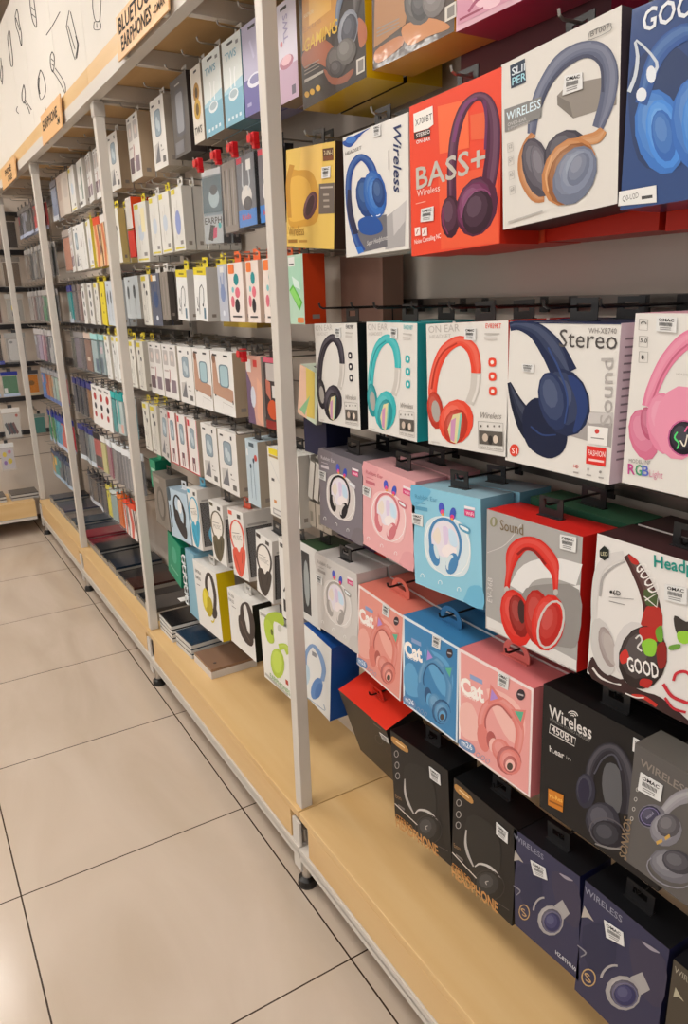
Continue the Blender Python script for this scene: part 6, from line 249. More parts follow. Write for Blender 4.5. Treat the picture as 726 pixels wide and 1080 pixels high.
def tab_mesh(w=.046,h=.03,m=None,t=.0016,arch=False):
    mb=MB(); m=m or M('#1c1b1d','plastic')
    mb.box(-w/2,w/2,-.006,.006,0,.0012,m)
    if arch:
        mb.box(-w/2,w/2,-t/2,t/2,0,h*.35,m); n=10; ro=w/2; 
        for i in range(n):
            a,b=PI*i/n,PI*(i+1)/n
            P=lambda g,q,y:(math.cos(g)*ro*q,y,h*.35+math.sin(g)*h*.65*q)
            for y,o in ((-t/2,1),(t/2,-1)):
                f=[P(a,1,y),P(b,1,y),P(b,.6,y),P(a,.6,y)]; mb.face(f if o>0 else f[::-1],m)
            mb.face([P(a,1,-t/2),P(a,1,t/2),P(b,1,t/2),P(b,1,-t/2)],m)
        return mb
    mb.box(-w/2,w/2,-t/2,t/2,0,h*.42,m); mb.box(-w/2,-w*.26,-t/2,t/2,h*.42,h*.75,m); mb.box(w*.26,w/2,-t/2,t/2,h*.42,h*.75,m)
    mb.box(-w/2,w/2,-t/2,t/2,h*.75,h,m); return mb
RZ=-PI/2
def world_rot(pitch=0,roll=0,yaw=0):
    # package local axes: x right along the shelf, y into the shelf, z up
    return (Matrix.Rotation(RZ+math.radians(yaw),3,'Z')@Matrix.Rotation(math.radians(pitch),3,'X')@Matrix.Rotation(math.radians(-roll),3,'Y')).to_euler()
def carton(mb,w,d,h,c,kind='card'):
    g=lambda n:M(c.get(n,c['side']),kind if n in('front',) else ('card' if kind!='wrap' else 'wrap'))
    mb.box(-w/2,w/2,0,d,0,h,M(c['side']),dict(front=g('front'),right=g('right'),left=g('left'),top=g('top'),bottom=g('bottom'),back=g('back')))
def text_side(mb,w,d,h,col):
    m=M(col)
    for i in range(16):
        z=h*(.9-i*.05); y1=d*(.3+.5*((i*37%10)/10)) if i%4 else d*.5
        mb.face([(w/2+.0003,d*.12,z),(w/2+.0003,y1,z),(w/2+.0003,y1,z+h*.012),(w/2+.0003,d*.12,z+h*.012)],m)
NEAR={}
def near_box(key,label,c,d=.075,tab='#1c1b1d',tabd=.042,arch=False,kind='card',pitch=0,sidetext=None,back=None,backlabel=None,x=.1,bd=.006,extra=None,name='headphone_box',yaw=0):
    yc,zc,w,h,roll=ART[key]['g']; art,cols,sx,sz=art_of(key)
    rot=world_rot(pitch,roll,yaw); R=rot.to_matrix(); base=Vector((x,yc,zc))-R@Vector((0,0,h/2))
    root=empty(name,base,rot); tag(root,label,'headphone box')
    mb=MB(); carton(mb,w,d,h,c,kind); put_art(mb,[a for a in art if a[0]!='s'],kind,sx=sx,sz=sz,cols=cols)
    if sidetext: text_side(mb,w,d,h,sidetext)
    if extra: extra(mb,w,d,h)
    mb.build('carton',root)
    if tab: tab_mesh(m=M(tab,'plastic' if not arch else 'card'),arch=arch,w=.06 if arch else .046,h=.034 if arch else .03).build('hang_tab',root,(0,tabd,h))
    for a in art:
        if a[0]=='s': sticker(root,a[2],sx,sz)
    NEAR[key]=root
    if back:
        r2=copy_tree(root); r2.location=base+Vector((d+bd,0,0))+Vector(back); tag(r2,backlabel,'headphone box'); NEAR[key+'_back']=r2
    return root
# ---------------------------------------------------------------- room
def struct(name,mb): o=mb.build(name); o['kind']='structure'; return o
mb=MB(); mb.box(-4.2,.45,-3.2,4.3,-.04,0,floor_mat()); struct('floor',mb)
WALLM=plaster('painted_wall','#b5a696','#bbad9d',3)
mb=MB(); mb.box(.36,.45,-3.2,4.3,0,3.0,WALLM); struct('wall_right',mb)
mb=MB(); mb.box(-4.2,.36,4.2,4.3,0,3.0,WALLM); struct('wall_back',mb)
mb=MB(); mb.box(-4.2,.45,-3.2,4.3,3.0,3.06,plaster('ceiling_board','#aaa197','#b1a89e',2)); struct('ceiling',mb)
mb=MB(); mb.box(-4.2,.36,4.185,4.2,0,.1,M('#7a6c5e','paint')); struct('baseboard_back',mb)
# ceiling lights
first=None
for i,(x,y) in enumerate([(-1.0,-1.4),(-1.0,.3),(-1.0,2.0),(-1.0,3.5),(-2.7,-1.4),(-2.7,.3),(-2.7,2.0),(-2.7,3.5)]):
    if first is None:
        root=empty('ceiling_light',(x,y,3.0)); first=root
        mb=MB(); 
        for a,b,c_,d_ in ((-.33,.33,-.33,-.3),(-.33,.33,.3,.33),(-.33,-.3,-.3,.3),(.3,.33,-.3,.3)): mb.box(a,b,c_,d_,-.02,0,WHITE)
        mb.build('frame',root); mb=MB(); mb.box(-.3,.3,-.3,.3,-.014,-.006,M('#fffaf3','light')); mb.build('diffuser',root)
    else: root=copy_tree(first); root.location=(x,y,3.0)
    tag(root,'square white ceiling light panel over the aisle, above the picture','light','ceiling light panels')
# ---------------------------------------------------------------- shelving
BAYS=[(-1.0,.247),(.247,1.447),(1.447,2.602),(2.602,3.757)]
ORD=['nearest','second','third','fourth']
ROWZ=[1.99,1.745,1.52,1.30,1.09,.862,.612]
ROW0=[2.0,1.725,1.402,1.125,.885,.592]
BACK=plaster('back_panel','#d0c3b6','#d6c9bc',2,.55)
def post_mesh():
    mb=MB(); mb.box(.0105,.0405,-.015,.015,.235,2.02,WHITE)
    for k in range(52): # slots down the side of the upright
        z=.32+k*.032
    return mb
for bi,(a,b) in enumerate(BAYS):
    a-=.0185; b-=.0185
    root=empty('shelf_unit',(.15,(a+b)/2,0)); c=(a+b)/2; L=b-a; ox=-.15
    tag(root,['maple and white shelving bay nearest the camera holding large headphone boxes','maple and white shelving bay holding small earphone boxes and neckbands','maple and white shelving bay third from the camera, full of cables','far maple and white shelving bay beside the corner with phone case pouches'][bi],'shelf')
    A,Bq=a-c,b-c
    mb=MB(); mb.box(ox+.0,ox+.30,A+.0015,Bq-.0015,.215,.235,WOOD); mb.build('base_board',root,bevel=.0015)
    mb=MB(); mb.box(ox+.0,ox+.018,A+.045,Bq-.045,.135,.215,WOOD); mb.build('base_front',root)
    mb=MB(); mb.box(ox-.004,ox+.02,A+.002,Bq-.002,.115,.133,WHITE); mb.box(ox-.004,ox+.0,A+.002,Bq-.002,.1,.118,WHITE); mb.build('base_rail',root)
    mb=MB(); mb.box(ox+.012,ox+.02,A+.02,A+.044,.135,.214,WHITE); mb.box(ox+.012,ox+.02,Bq-.044,Bq-.02,.135,.214,WHITE); mb.build('bracket_plate',root)
    PY=[A+.0185]+([Bq+.0185] if bi==3 else [])
    for py in PY: post_mesh().build('post',root,(ox,py,0),bevel=.002)
    mb=MB(); mb.box(.008,.043,-.0175,.0175,1.975,2.012,M('#b5aea6','paint')); [mb.build('post_collar',root,(ox,py,0)) for py in PY]
    mb=MB(); mb.tube([(.025,0,.02),(.025,0,.08)],.013,M('#c9c4bd','metal'),12); mb.tube([(.025,0,.08),(.025,0,.214)],.011,M('#c9c4bd','metal'),12); mb.tube([(.025,0,.14),(.025,0,.175)],.017,M('#b8b2aa','metal'),12); mb.box(.0,.006,-.018,.018,.06,.2,WHITE)
    legs=[mb.build('leg',root,(ox,py,0)) for py in PY]
    mb=MB(); mb.tube([(.025,0,0),(.025,0,.006),(.025,0,.02),(.025,0,.026)],[.024,.025,.023,.014],M('#161514','plastic'),16); [mb.build('foot',l_) for l_ in legs]
    mb=MB(); mb.box(ox+.285,ox+.30,A,Bq,.235,2.05,BACK)
    mb.build('back_panel',root)
    mb=MB()
    for z in (.72,1.2,1.62): mb.box(ox+.2835,ox+.2852,A+.01,Bq-.01,z,z+.003,M('#7d7268','paint'))
    mb.build('panel_joint',root)
    mb=MB(); Uq=A+.0185
    mb.box(ox+.268,ox+.2845,Uq-.016,Uq+.016,.3,2.04,M('#c8c1b8','paint'))
    for k in range(68):
        z=.33+k*.025
        for sx_ in (-.007,.007): mb.box(ox+.2675,ox+.2685,Uq+sx_-.0025,Uq+sx_+.0025,z,z+.014,M('#2e2a27','paint'))
    mb.build('slotted_upright',root)
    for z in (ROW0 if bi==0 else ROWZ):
        mb=MB(); mb.box(ox+.262,ox+.272,A+.03,Bq-.03,z-(.009 if bi<2 else .03),z+(.009 if bi<2 else .018),M('#6e6761','metal') if bi<2 else M('#26262a','plastic')); mb.build('hook_rail',root)  # far bays: taller black rail stands in for dark hooks and shade between rows
    mb=MB(); mb.box(ox-.002,ox+.004,A,Bq,2.02,2.0565,WHITE); mb.box(ox+.004,ox+.03,A,Bq,2.052,2.056,WHITE); mb.box(ox+.004,ox+.03,A,Bq,2.02,2.024,WHITE); mb.build('header_beam',root)
    mb=MB(); mb.box(ox+.0,ox+.3,A+.001,Bq-.001,2.057,2.104,WOOD); mb.build('canopy_board',root)
    for y in (A+.032,A+L/3,A+2*L/3,Bq-.032):
        mb=MB(); mb.box(ox+.031,ox+.284,y-.012,y+.012,2.018,2.056,WHITE); mb.build('crossbar',root)
# corner return unit
root=empty('shelf_unit',(-.45,3.95,0)); tag(root,'maple and white shelving unit facing the camera at the far end','shelf')
mb=MB(); mb.box(-.6,.43,-.155,.15,.2,.22,WOODX); mb.build('base_board',root); mb=MB(); mb.box(-.6,.43,-.155,-.137,.12,.2,WOODX); mb.build('base_front',root)
mb=MB(); mb.box(-.6,.43,-.16,-.135,.1,.118,WHITE); mb.build('base_rail',root)
mb=MB(); mb.box(-.6,.73,.15,.165,.05,2.05,BACK); mb.build('back_panel',root)
mb=MB(); mb.box(-.6,.73,.147,.15,.46,.463,M('#6a5f56','paint')); mb.box(-.6,.73,.147,.15,.58,.583,M('#6a5f56','paint')); mb.build('panel_joint',root)
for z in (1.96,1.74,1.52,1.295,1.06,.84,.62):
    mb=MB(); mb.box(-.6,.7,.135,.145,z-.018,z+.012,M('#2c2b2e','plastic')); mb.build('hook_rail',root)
mb=MB(); mb.box(-.6,.44,-.16,-.13,2.02,2.056,WHITE); mb.build('header_beam',root)
mb=MB(); mb.box(-.6,.44,-.155,.15,2.057,2.1,WOODX); mb.build('canopy_board',root)
mb=MB(); mb.box(-.6,-.57,-.15,-.12,.0,2.02,WHITE); mb.build('post',root)
# posters above the canopy
def fmt_n(n): return ['first','second','third','fourth','fifth','sixth','seventh','eighth','ninth','tenth','eleventh','twelfth','thirteenth','fourteenth','fifteenth','sixteenth','seventeenth','eighteenth','nineteenth','twentieth'][n-1]
PL=['farthest white display board above shelves, beyond the visible drawings','white display board with looped cable drawings at the far end','white display board with drawings of a plug and charging cable','white display board with drawings of headphones and a cable','white display board with a drawing of earphones','white display board with a drawing of a phone','white display board with a drawing of a cable and connector','nearest white display board above the canopy']
for i in range(8):
    e=ART['poster%d'%i]; yc,zc,w,h,_=e['g']
    mb=MB(); mb.box(-w/2+.001,w/2-.001,0,.02,0,h,M('#dcd6cd','paper')); put_art(mb,e['a'],'paper',dy=-.0005)
    o=mb.build('display_board',None,(.022,yc,2.105),(math.radians(0),0,RZ)); tag(o,PL[i],'board')
def sign(name,y0,y1,z0,z1,lines,label,tilt=0):
    w=y0-y1; h=z1-z0; root=empty(name,(-.0165,(y0+y1)/2,z0),(math.radians(-2),math.radians(tilt),RZ)); tag(root,label,'sign')
    mb=MB(); mb.box(-w/2,w/2,0,.004,0,h,M('#dfb07a','card')); put_art(mb,lines(w,h),'paper',dy=-.0006); mb.build('sign_card',root)
    mb=MB(); mb.box(-w/2+.03,-w/2+.05,.004,.012,0.0,.03,WHITE); mb.box(w/2-.05,w/2-.03,.004,.012,0.0,.03,WHITE); mb.build('clip',root)
T=lambda txt,x,z,w,h,bold=1,an=0,col='#2a2420':['t',col,txt,x,z,w,h,an,bold,0]
sign('header_sign',1.035,.63,2.022,2.122,lambda w,h:[T('BLUETOOTH',-.18,.056,.34,.036,2),T('EARPHONES',-.165,.014,.25,.034,2),T('-OMAK',.1,.018,.085,.018)],'orange sign card with bluetooth earphones lettering, nearest of the header signs')
sign('header_sign',2.135,1.77,2.006,2.108,lambda w,h:[T('EARPHONE',-.15,.045,.27,.034,2),T('-M',.1,.016,.05,.024)],'orange sign card with earphone lettering, middle of the header signs')
sign('header_sign',3.28,2.83,1.99,2.08,lambda w,h:[T('PHONE',-.1,.048,.2,.028,2),T('CASE',-.03,.012,.14,.028,2)],'orange sign card farthest along the header, with two short words')
# ---------------------------------------------------------------- hooks
def hook_mesh(L,col='#a8a29a'):
    mb=MB(); m=M(col,'metal'); mb.box(-.009,.009,-.004,0,-.012,.012,m)
    mb.tube([(0,-.004,0),(0,-L+.008,0),(0,-L+.002,.003),(0,-L,.010)],.0021,m,6)
    return mb.mesh('display_hook')
HM={}
def hook(y,z,tip,bay,rown,col='#a8a29a'):
    L=round(.266-tip,3); k=(L,col)
    if k not in HM: HM[k]=hook_mesh(L,col)
    o=D.objects.new('display_hook',HM[k]); COL.objects.link(o); o.location=(.266,y,z); o.rotation_euler=(0,0,RZ)
    tag(o,'thin metal hook in the %s row of the %s bay'%(rown,bay),'hook','hooks, %s row, %s bay'%(rown,bay)); return o
# ---------------------------------------------------------------- near headphone boxes
Wh='#dedad4'
def cset(f,side=None,top=None,bottom=None,right=None): 
    s=side or f; return dict(front=f,side=s,top=top or s,bottom=bottom or s,right=right or s)
near_box('gaming','black and yellow gaming headphone box, leftmost in the top row of the nearest bay',cset('#241a16','#d8b414'),kind='wrap',back=(0,-.004,.0),backlabel='yellow headphone box behind the leftmost gaming box',tabd=.03)
near_box('gaming2','brown and yellow gaming headphone box in shiny film, second in top row',cset('#44342a','#d89a1c'),d=.08,kind='wrap')
near_box('pink','pink and magenta headphone box at the upper edge of the picture',cset('#d2a2b0','#a8204a'),d=.08,kind='wrap')
r=copy_tree(NEAR['pink']); r.location+=Vector((0,-.225,.004)); tag(r,'pink and magenta headphone box cut off at the upper right edge','headphone box')
near_box('yellow2in1','golden yellow headphone box with dark side, left in the second row',cset('#e0bc60','#3c2a22',top='#a8843c'),d=.05,tab='#1c1b1d',x=.1,tabd=.02)
near_box('whiteblue','white headphone box with blue headphones and dark script lettering',cset(Wh,'#cfcac4'),d=.035,tabd=.02,back=(0,0,.0),backlabel='white headphone box behind the blue headphones box')
near_box('bass','orange-red headphone box with burgundy headphones and big silver letters',cset('#e4472c','#c62c1a'),tabd=.03,back=(0,-.006,.002),backlabel='orange-red headphone box behind the burgundy headphones box')
near_box('slipper','white headphone box with slate and copper headphones',cset('#d9d4cd','#3c2c30',right='#4a4048'),d=.07)
near_box('good','blue glossy headphone box with white letters at upper right edge',cset('#1d3f78','#1c2c58'),kind='wrap')
near_box('onearblack','white on-ear headphone box showing black headphones, black sides',cset(Wh,'#151416'),back=(0,0,0),backlabel='black-sided on-ear box behind the black headphones box')
near_box('onearteal','white on-ear headphone box showing teal headphones, teal sides',cset(Wh,'#1f9ca2'),back=(0,0,0),backlabel='teal-sided on-ear box behind the teal headphones box')
near_box('onearred','white on-ear headphone box showing red headphones, red sides',cset(Wh,'#c83422'),back=(0,0,0),backlabel='red-sided on-ear box behind the red headphones box')
near_box('stereo','white stereo headphone box with large navy headphones',cset(Wh,'#d4ccd0',top='#1c2648',right='#d8c8d0'),d=.08,sidetext='#8a8088',back=(0,-.006,.0),backlabel='second navy-topped box behind the navy headphones box')
near_box('rgb','white headphone box with pink headphones and rainbow letters',cset(Wh,'#e0c4cc',top='#d8a0b0'),d=.08,back=(0,0,0),backlabel='pink-topped box behind the pink headphones box at the right')
near_box('rabbitgrey','grey headphone box with rabbit ears and black headphones',cset('#7f7880','#6c666c'),d=.07,tabd=.035,back=(.0,.006,-.004),backlabel='grey box behind the grey rabbit ear headphone box')
near_box('rabbitpink','pink headphone box with rabbit ears and rose headphones',cset('#e6aaac','#cf9094',top='#dba0a2'),d=.07,tabd=.035,back=(0,-.004,.0),backlabel='pink box behind the pink rabbit ear headphone box')
near_box('rabbitblue','light blue headphone box with rabbit ears and blue headphones',cset('#8cc6dc','#6aa2b8',top='#94bccc'),d=.07,tabd=.035,back=(0,-.008,.0),backlabel='light blue box behind the blue rabbit ear headphone box')
near_box('rabbitwhite','off-white headphone box with rabbit ears, below the grey one',cset('#cfcac6','#c6c0bc'),d=.075,tabd=.028,back=(0,0,0),backlabel='off-white box behind the off-white rabbit ear box')
near_box('sound','red and grey headphone box with shiny red headphones',cset('#a8a5a2','#c8201a'),d=.07,tabd=.04)
near_box('graffiti','white headphone box with graffiti pattern headphones and teal heading',cset('#e0dcd8','#3a2022'),d=.07,tabd=.04,back=(.0,-.004,.0),backlabel='dark-topped box behind the graffiti headphone box')
near_box('catpink','salmon pink cat ear headphone box, left of the blue one',cset('#ecdcd8','#dc7c6c'),tab='#d87464',arch=True,tabd=.05,back=(0,0,0),backlabel='salmon box behind the left cat ear headphone box')
near_box('catblue','blue cat ear headphone box between two pink ones',cset('#dce6ee','#3c7eb0'),tab='#3c78a8',arch=True,tabd=.05,back=(0,0,0),backlabel='blue box behind the blue cat ear headphone box')
near_box('catpink2','pink cat ear headphone box, right of the blue one',cset('#efdedc','#dc7c7e'),tab='#d8746e',arch=True,tabd=.05,back=(0,.0,0),backlabel='pink box behind the right cat ear headphone box')
near_box('450','black wireless headphone box with wifi symbol and orange badge',cset('#181617','#121112'),d=.06,tabd=.03,back=(0,0,0),backlabel='black box behind the one with the orange badge')
near_box('greywireless','grey headphone box with silver headphones at the right edge',cset('#5c5856','#4a4846',top='#55524e'),d=.05,tabd=.03,x=.045)
near_box('stereohead','black headphone box with gold letters, left one of the pair',cset('#1d1a19','#0d0c0c'),d=.07,tabd=.04)
near_box('stereohead2','black headphone box with gold letters, right one of the pair',cset('#1d1a19','#0d0c0c'),d=.07,tabd=.04)
near_box('navy','navy headphone box with silver ring cup, left one of the pair',cset('#343450','#16193a',top='#131316'),d=.07,tabd=.03)
near_box('navy2','navy headphone box with silver ring cup, right one of the pair',cset('#343450','#16193a',top='#131316'),d=.07,tabd=.03)
near_box('brownwi','dark brown headphone box in the lower right corner',cset('#4a4238','#16151c'),d=.07,tabd=.03)
def redtop(mb,w,d,h):
    mb.face([(-w/2,.0,h+.0004),(w/2,0,h+.0004),(w/2,d,h+.0004),(-w/2,d,h+.0004)],M('#d83a24'))
near_box('redtop','black headphone box with bright red lid, hanging tilted at the lower left',cset('#2c2826','#1c1a1a',top='#d8321e'),d=.09,x=.128,pitch=18,tab='#c02a18',tabd=.05)

def plain_box(name,y0,y1,z0,z1,x,d,c,label,lines=None,tab=None,roll=0,yaw=0,pitch=0,cat='box'):
    w=abs(y0-y1); h=z1-z0; root=empty(name,(x,(y0+y1)/2,z0),world_rot(pitch,roll,yaw)); tag(root,label,cat)
    mb=MB(); carton(mb,w,d,h,c); 
    if lines: put_art(mb,lines(w,h))
    mb.build('carton',root)
    if tab: tab_mesh(m=M(tab,'plastic')).build('hang_tab',root,(0,d/2,h))
    return root
plain_box('headphone_box',-.10,-.39,1.728,1.90,.19,.07,dict(front='#6a4248',side='#8c1c3c',top='#8c1c3c',bottom='#9c1c40',right='#a02044',left='#8c1c3c'),'dark magenta headphone box hanging lower, behind the film-wrapped gaming box')
plain_box('headphone_box',-.30,-.49,1.487,1.70,.185,.075,cset('#c83020','#b82818'),'red headphone box behind the slate and copper headphones box')
plain_box('headphone_box',-.50,-.70,1.485,1.70,.185,.075,cset('#c83020','#b82818'),'red headphone box behind the glossy blue box at the right edge')
plain_box('headphone_box',-.30,-.49,.905,1.105,.182,.07,cset('#2c5a44','#2c5a44',top='#3c7858'),'dark green box behind the red and grey headphone box',tab='#1c1b1d')
# ---------------------------------------------------------------- small packages
def R_(u0,v0,u1,v1,c,w,h):
    q=[u0,v0,u1,v0,u1,v1,u0,v1]; return ['p',c,[int(round(((t-.5)*w if i%2==0 else t*h)*5000)) for i,t in enumerate(q)]]
def P_(pts,c,w,h): return ['p',c,[int(round(((t-.5)*w if i%2==0 else t*h)*5000)) for i,t in enumerate(x for p in pts for x in p)]]
def E_(u,v,ru,rv,c,w,h,n=12): return P_([(u+ru*math.cos(2*PI*k/n),v+rv*math.sin(2*PI*k/n)) for k in range(n)],c,w,h)
def RR(u0,v0,u1,v1,c,w,h,r=.3):
    du=(u1-u0)*r; dv=(v1-v0)*r*.5; pts=[]
    for cx,cy,a0 in ((u1-du,v1-dv,0),(u0+du,v1-dv,90),(u0+du,v0+dv,180),(u1-du,v0+dv,270)):
        for k in range(4):
            t=math.radians(a0+30*k); pts.append((cx+du*math.cos(t),cy+dv*math.sin(t)))
    return P_(pts,c,w,h)
def L_(pts,c,w,h,t=.0012):
    S=[((u-.5)*w,v*h) for u,v in pts]; L=[];R=[]
    for i,(x,y) in enumerate(S):
        a=S[max(i-1,0)];b=S[min(i+1,len(S)-1)];dx,dy=b[0]-a[0],b[1]-a[1];n=math.hypot(dx,dy) or 1
        L+=[int(round((x-dy/n*t)*5000)),int(round((y+dx/n*t)*5000))];R+=[int(round((x+dy/n*t)*5000)),int(round((y-dx/n*t)*5000))]
    return ['r',c,L,R]
def T_(txt,u,v,wu,hv,c,w,h,an=0,bold=1): return ['t',c,txt,(u-.5)*w,v*h,wu*w,hv*h,an,bold,0]
def S_win1(w,h,a='#8fa0ac',b='#b9c6cc'):
    return [RR(.27,.46,.73,.84,'#7c8a94',w,h),RR(.31,.48,.69,.82,a,w,h),E_(.44,.66,.09,.09,b,w,h),E_(.56,.6,.09,.08,b,w,h),R_(.12,.9,.3,.93,'#3a3a3c',w,h),R_(.7,.88,.78,.94,'#3a3a3c',w,h),P_([(.12,.1),(.5,.1),(.45,.4)],'#77777c',w,h),P_([(.12,.1),(.12,.36),(.4,.38)],'#c3bfbb',w,h),R_(.68,.07,.88,.16,'#6a6866',w,h),R_(.6,.3,.66,.33,'#5a5856',w,h),R_(.6,.24,.8,.255,'#a8a4a0',w,h)]
def S_winred(w,h): return [R_(0,0,.05,1,'#cc3a44',w,h),R_(0,0,1,.02,'#cc3a44',w,h),R_(.95,0,1,1,'#d8707a',w,h),R_(.1,.86,.3,.97,'#cc3440',w,h)]+S_win1(w,h)[:4]+[R_(.35,.05,.42,.3,'#8a3038',w,h),R_(.55,.05,.62,.3,'#8a3038',w,h),R_(.42,.2,.55,.3,'#6a6068',w,h)]
def S_win2(w,h): return [RR(.08,.62,.42,.9,'#b8b2b0',w,h,.15),RR(.55,.62,.9,.9,'#b8b2b0',w,h,.15),E_(.25,.76,.08,.07,'#d8c8c0',w,h),E_(.72,.76,.08,.07,'#d8c8c0',w,h),RR(.06,.12,.4,.36,'#6c5a62',w,h,.1),RR(.55,.12,.88,.36,'#8a7a84',w,h,.1),L_([(.45,.3),(.5,.5),(.48,.55)],'#a04048',w,h,.003),R_(.15,.93,.3,.96,'#4a4848',w,h),R_(.62,.93,.78,.96,'#4a4848',w,h),R_(.1,.5,.4,.53,'#b8a8a4',w,h)]
def S_person(w,h): return [P_([(.03,.3),(.95,.22),(.95,.42),(.3,.5),(.22,.9),(.08,.88),(.05,.6)],'#b8907a',w,h),E_(.14,.88,.09,.08,'#8a6450',w,h),RR(.36,.44,.8,.8,'#6e8490',w,h),RR(.41,.46,.76,.78,'#a4c0c8',w,h),R_(.1,.92,.3,.95,'#3a3a3c',w,h),R_(.6,.92,.8,.95,'#3a3a3c',w,h),R_(.1,.27,.16,.3,'#2a2a2c',w,h),R_(.9,.2,.94,.26,'#4a4a4c',w,h),L_([(.45,.1),(.45,.2),(.9,.16)],'#b0aca8',w,h,.0006)]
def S_twsw(w,h,c='#7fb0c4'):
    return [R_(0,0,1,.38,c,w,h),P_([(0,.38),(1,.38),(1,.5),(0,.42)],'#a8ccd8',w,h),T_('TWS',.15,.76,.6,.09,c,w,h),E_(.5,.34,.26,.07,'#dfe6e8',w,h),E_(.5,.35,.2,.045,'#a8b8c0',w,h),L_([(.4,.42),(.42,.6),(.38,.66)],'#eef0f0',w,h,.003),L_([(.6,.42),(.6,.58),(.64,.64)],'#eef0f0',w,h,.003),R_(.3,.92,.6,.95,'#4a4a4c',w,h),R_(.75,.88,.88,.92,'#8a8a8c',w,h)]+[R_(.15+.2*i,.06,.25+.2*i,.1,'#d8e4e8',w,h) for i in range(4)]
def S_buds(w,h): return [E_(.5,.66,.3,.13,'#a87c30',w,h),E_(.5,.44,.34,.14,'#c8a040',w,h),E_(.5,.66,.14,.07,'#4a3418',w,h),E_(.5,.44,.16,.08,'#6a5020',w,h),T_('TWS',.1,.12,.7,.1,'#3a3a3c',w,h),R_(.35,.92,.65,.95,'#4a4a4c',w,h)]
def S_lav(w,h): return [R_(0,0,1,.4,'#6c68a0',w,h),E_(.5,.36,.34,.08,'#dcdce8',w,h),E_(.5,.37,.24,.05,'#8a88b0',w,h),R_(.3,.92,.6,.95,'#4a4a4c',w,h),L_([(.35,.8),(.5,.6)],'#c8c4dc',w,h,.004),R_(.12,.1,.3,.14,'#a8a4c8',w,h)]
def S_pinkb(w,h): return [R_(0,0,1,.36,'#c0a4b8',w,h),E_(.5,.4,.33,.07,'#b07888',w,h),E_(.5,.42,.24,.05,'#e0b8c0',w,h),T_('TWS',.62,.6,.5,.12,'#a8a0c0',w,h,90),E_(.3,.6,.06,.03,'#d08890',w,h),R_(.7,.05,.88,.14,'#6a6470',w,h),R_(.3,.92,.6,.95,'#4a4a4c',w,h)]
def S_dark(w,h): return [RR(.25,.25,.78,.85,'#5a5a60',w,h,.2),RR(.3,.3,.7,.8,'#8c8e94',w,h,.2),R_(.1,.04,.6,.2,'#77777c',w,h),R_(.3,.9,.6,.92,'#b8b4b0',w,h)]
def S_ear(w,h,c='#3a3a3e',t='#d8c83c'): return [R_(.05,.88,.6,.97,t,w,h),L_([(.4,.1),(.38,.5),(.42,.78)],c,w,h,.0007),L_([(.62,.1),(.6,.4),(.6,.66)],c,w,h,.0007),E_(.4,.78,.1,.05,c,w,h),E_(.62,.64,.1,.05,c,w,h),R_(.15,.05,.5,.08,'#a8a4a0',w,h),R_(.2,.3,.26,.4,'#8a8684',w,h)]
def S_neck(w,h): return [R_(0,.86,1,1,'#e0cc2c',w,h),R_(.3,.9,.75,.94,'#8a7c20',w,h),L_([(.35,.12),(.36,.4),(.45,.62),(.62,.68),(.75,.6),(.74,.4),(.68,.3)],'#2c2c34',w,h,.0018),L_([(.2,.45),(.24,.3),(.3,.25)],'#2c2c34',w,h,.0014),E_(.66,.3,.05,.03,'#20242c',w,h),R_(.7,.05,.85,.25,'#5a7a8c',w,h),E_(.2,.2,.05,.03,'#3a3a3e',w,h)]
def S_kid(w,h): return [R_(0,0,1,.24,'#3f7ec8',w,h),E_(.5,.42,.3,.16,'#d8d4d0',w,h),E_(.55,.32,.24,.1,'#4a4a50',w,h),L_([(.35,.9),(.3,.6),(.4,.5)],'#c8ccd0',w,h,.003),L_([(.65,.9),(.7,.6),(.6,.5)],'#c8ccd0',w,h,.003),R_(.55,.78,.8,.92,'#e4e2de',w,h),T_('kids',.2,.1,.5,.08,'#c8402c',w,h),R_(.02,.9,.3,.98,'#c84a58',w,h)]
def S_err(w,h): return [R_(0,.42,1,.9,'#4a6470',w,h),E_(.6,.62,.28,.14,'#9cb0b8',w,h),E_(.6,.72,.2,.07,'#3a4650',w,h),R_(0,0,1,.38,'#a4aaae',w,h),T_('EARPH',.05,.27,.9,.09,'#2a2a2e',w,h),P_([(.2,.05),(.45,.03),(.6,.24),(.35,.26)],'#1c1c24',w,h),P_([(.45,.06),(.66,.08),(.7,.22),(.52,.22)],'#b8345c',w,h),E_(.85,.24,.08,.04,'#3aa0a0',w,h),R_(0,.92,1,1,'#c8ccd0',w,h)]
def S_orange(w,h): return [RR(.05,.82,.45,.98,'#e87a3c',w,h,.3),E_(.55,.72,.17,.1,'#1f8c90',w,h),E_(.6,.5,.16,.09,'#e07080',w,h),E_(.55,.28,.16,.12,'#2c2830',w,h),E_(.25,.35,.12,.1,'#d87080',w,h),E_(.3,.55,.08,.05,'#7cc0c4',w,h),R_(.2,.08,.8,.11,'#4a4648',w,h)]
def S_phone(w,h): return [P_([(.1,.95),(.9,.95),(.9,.5),(.5,.4),(.1,.6)],'#a8d4bc',w,h),P_([(.1,.5),(.35,.58),(.9,.32),(.7,.2)],'#5ab83c',w,h),P_([(.15,.48),(.35,.54),(.8,.32),(.68,.24)],'#8cd46c',w,h),P_([(.3,.7),(.7,.62),(.8,.5),(.4,.55)],'#d8ece4',w,h),RR(.55,.02,.95,.1,'#e08850',w,h),R_(.1,.84,.5,.97,'#e4e2de',w,h),R_(.15,.86,.45,.88,'#4a4848',w,h)]
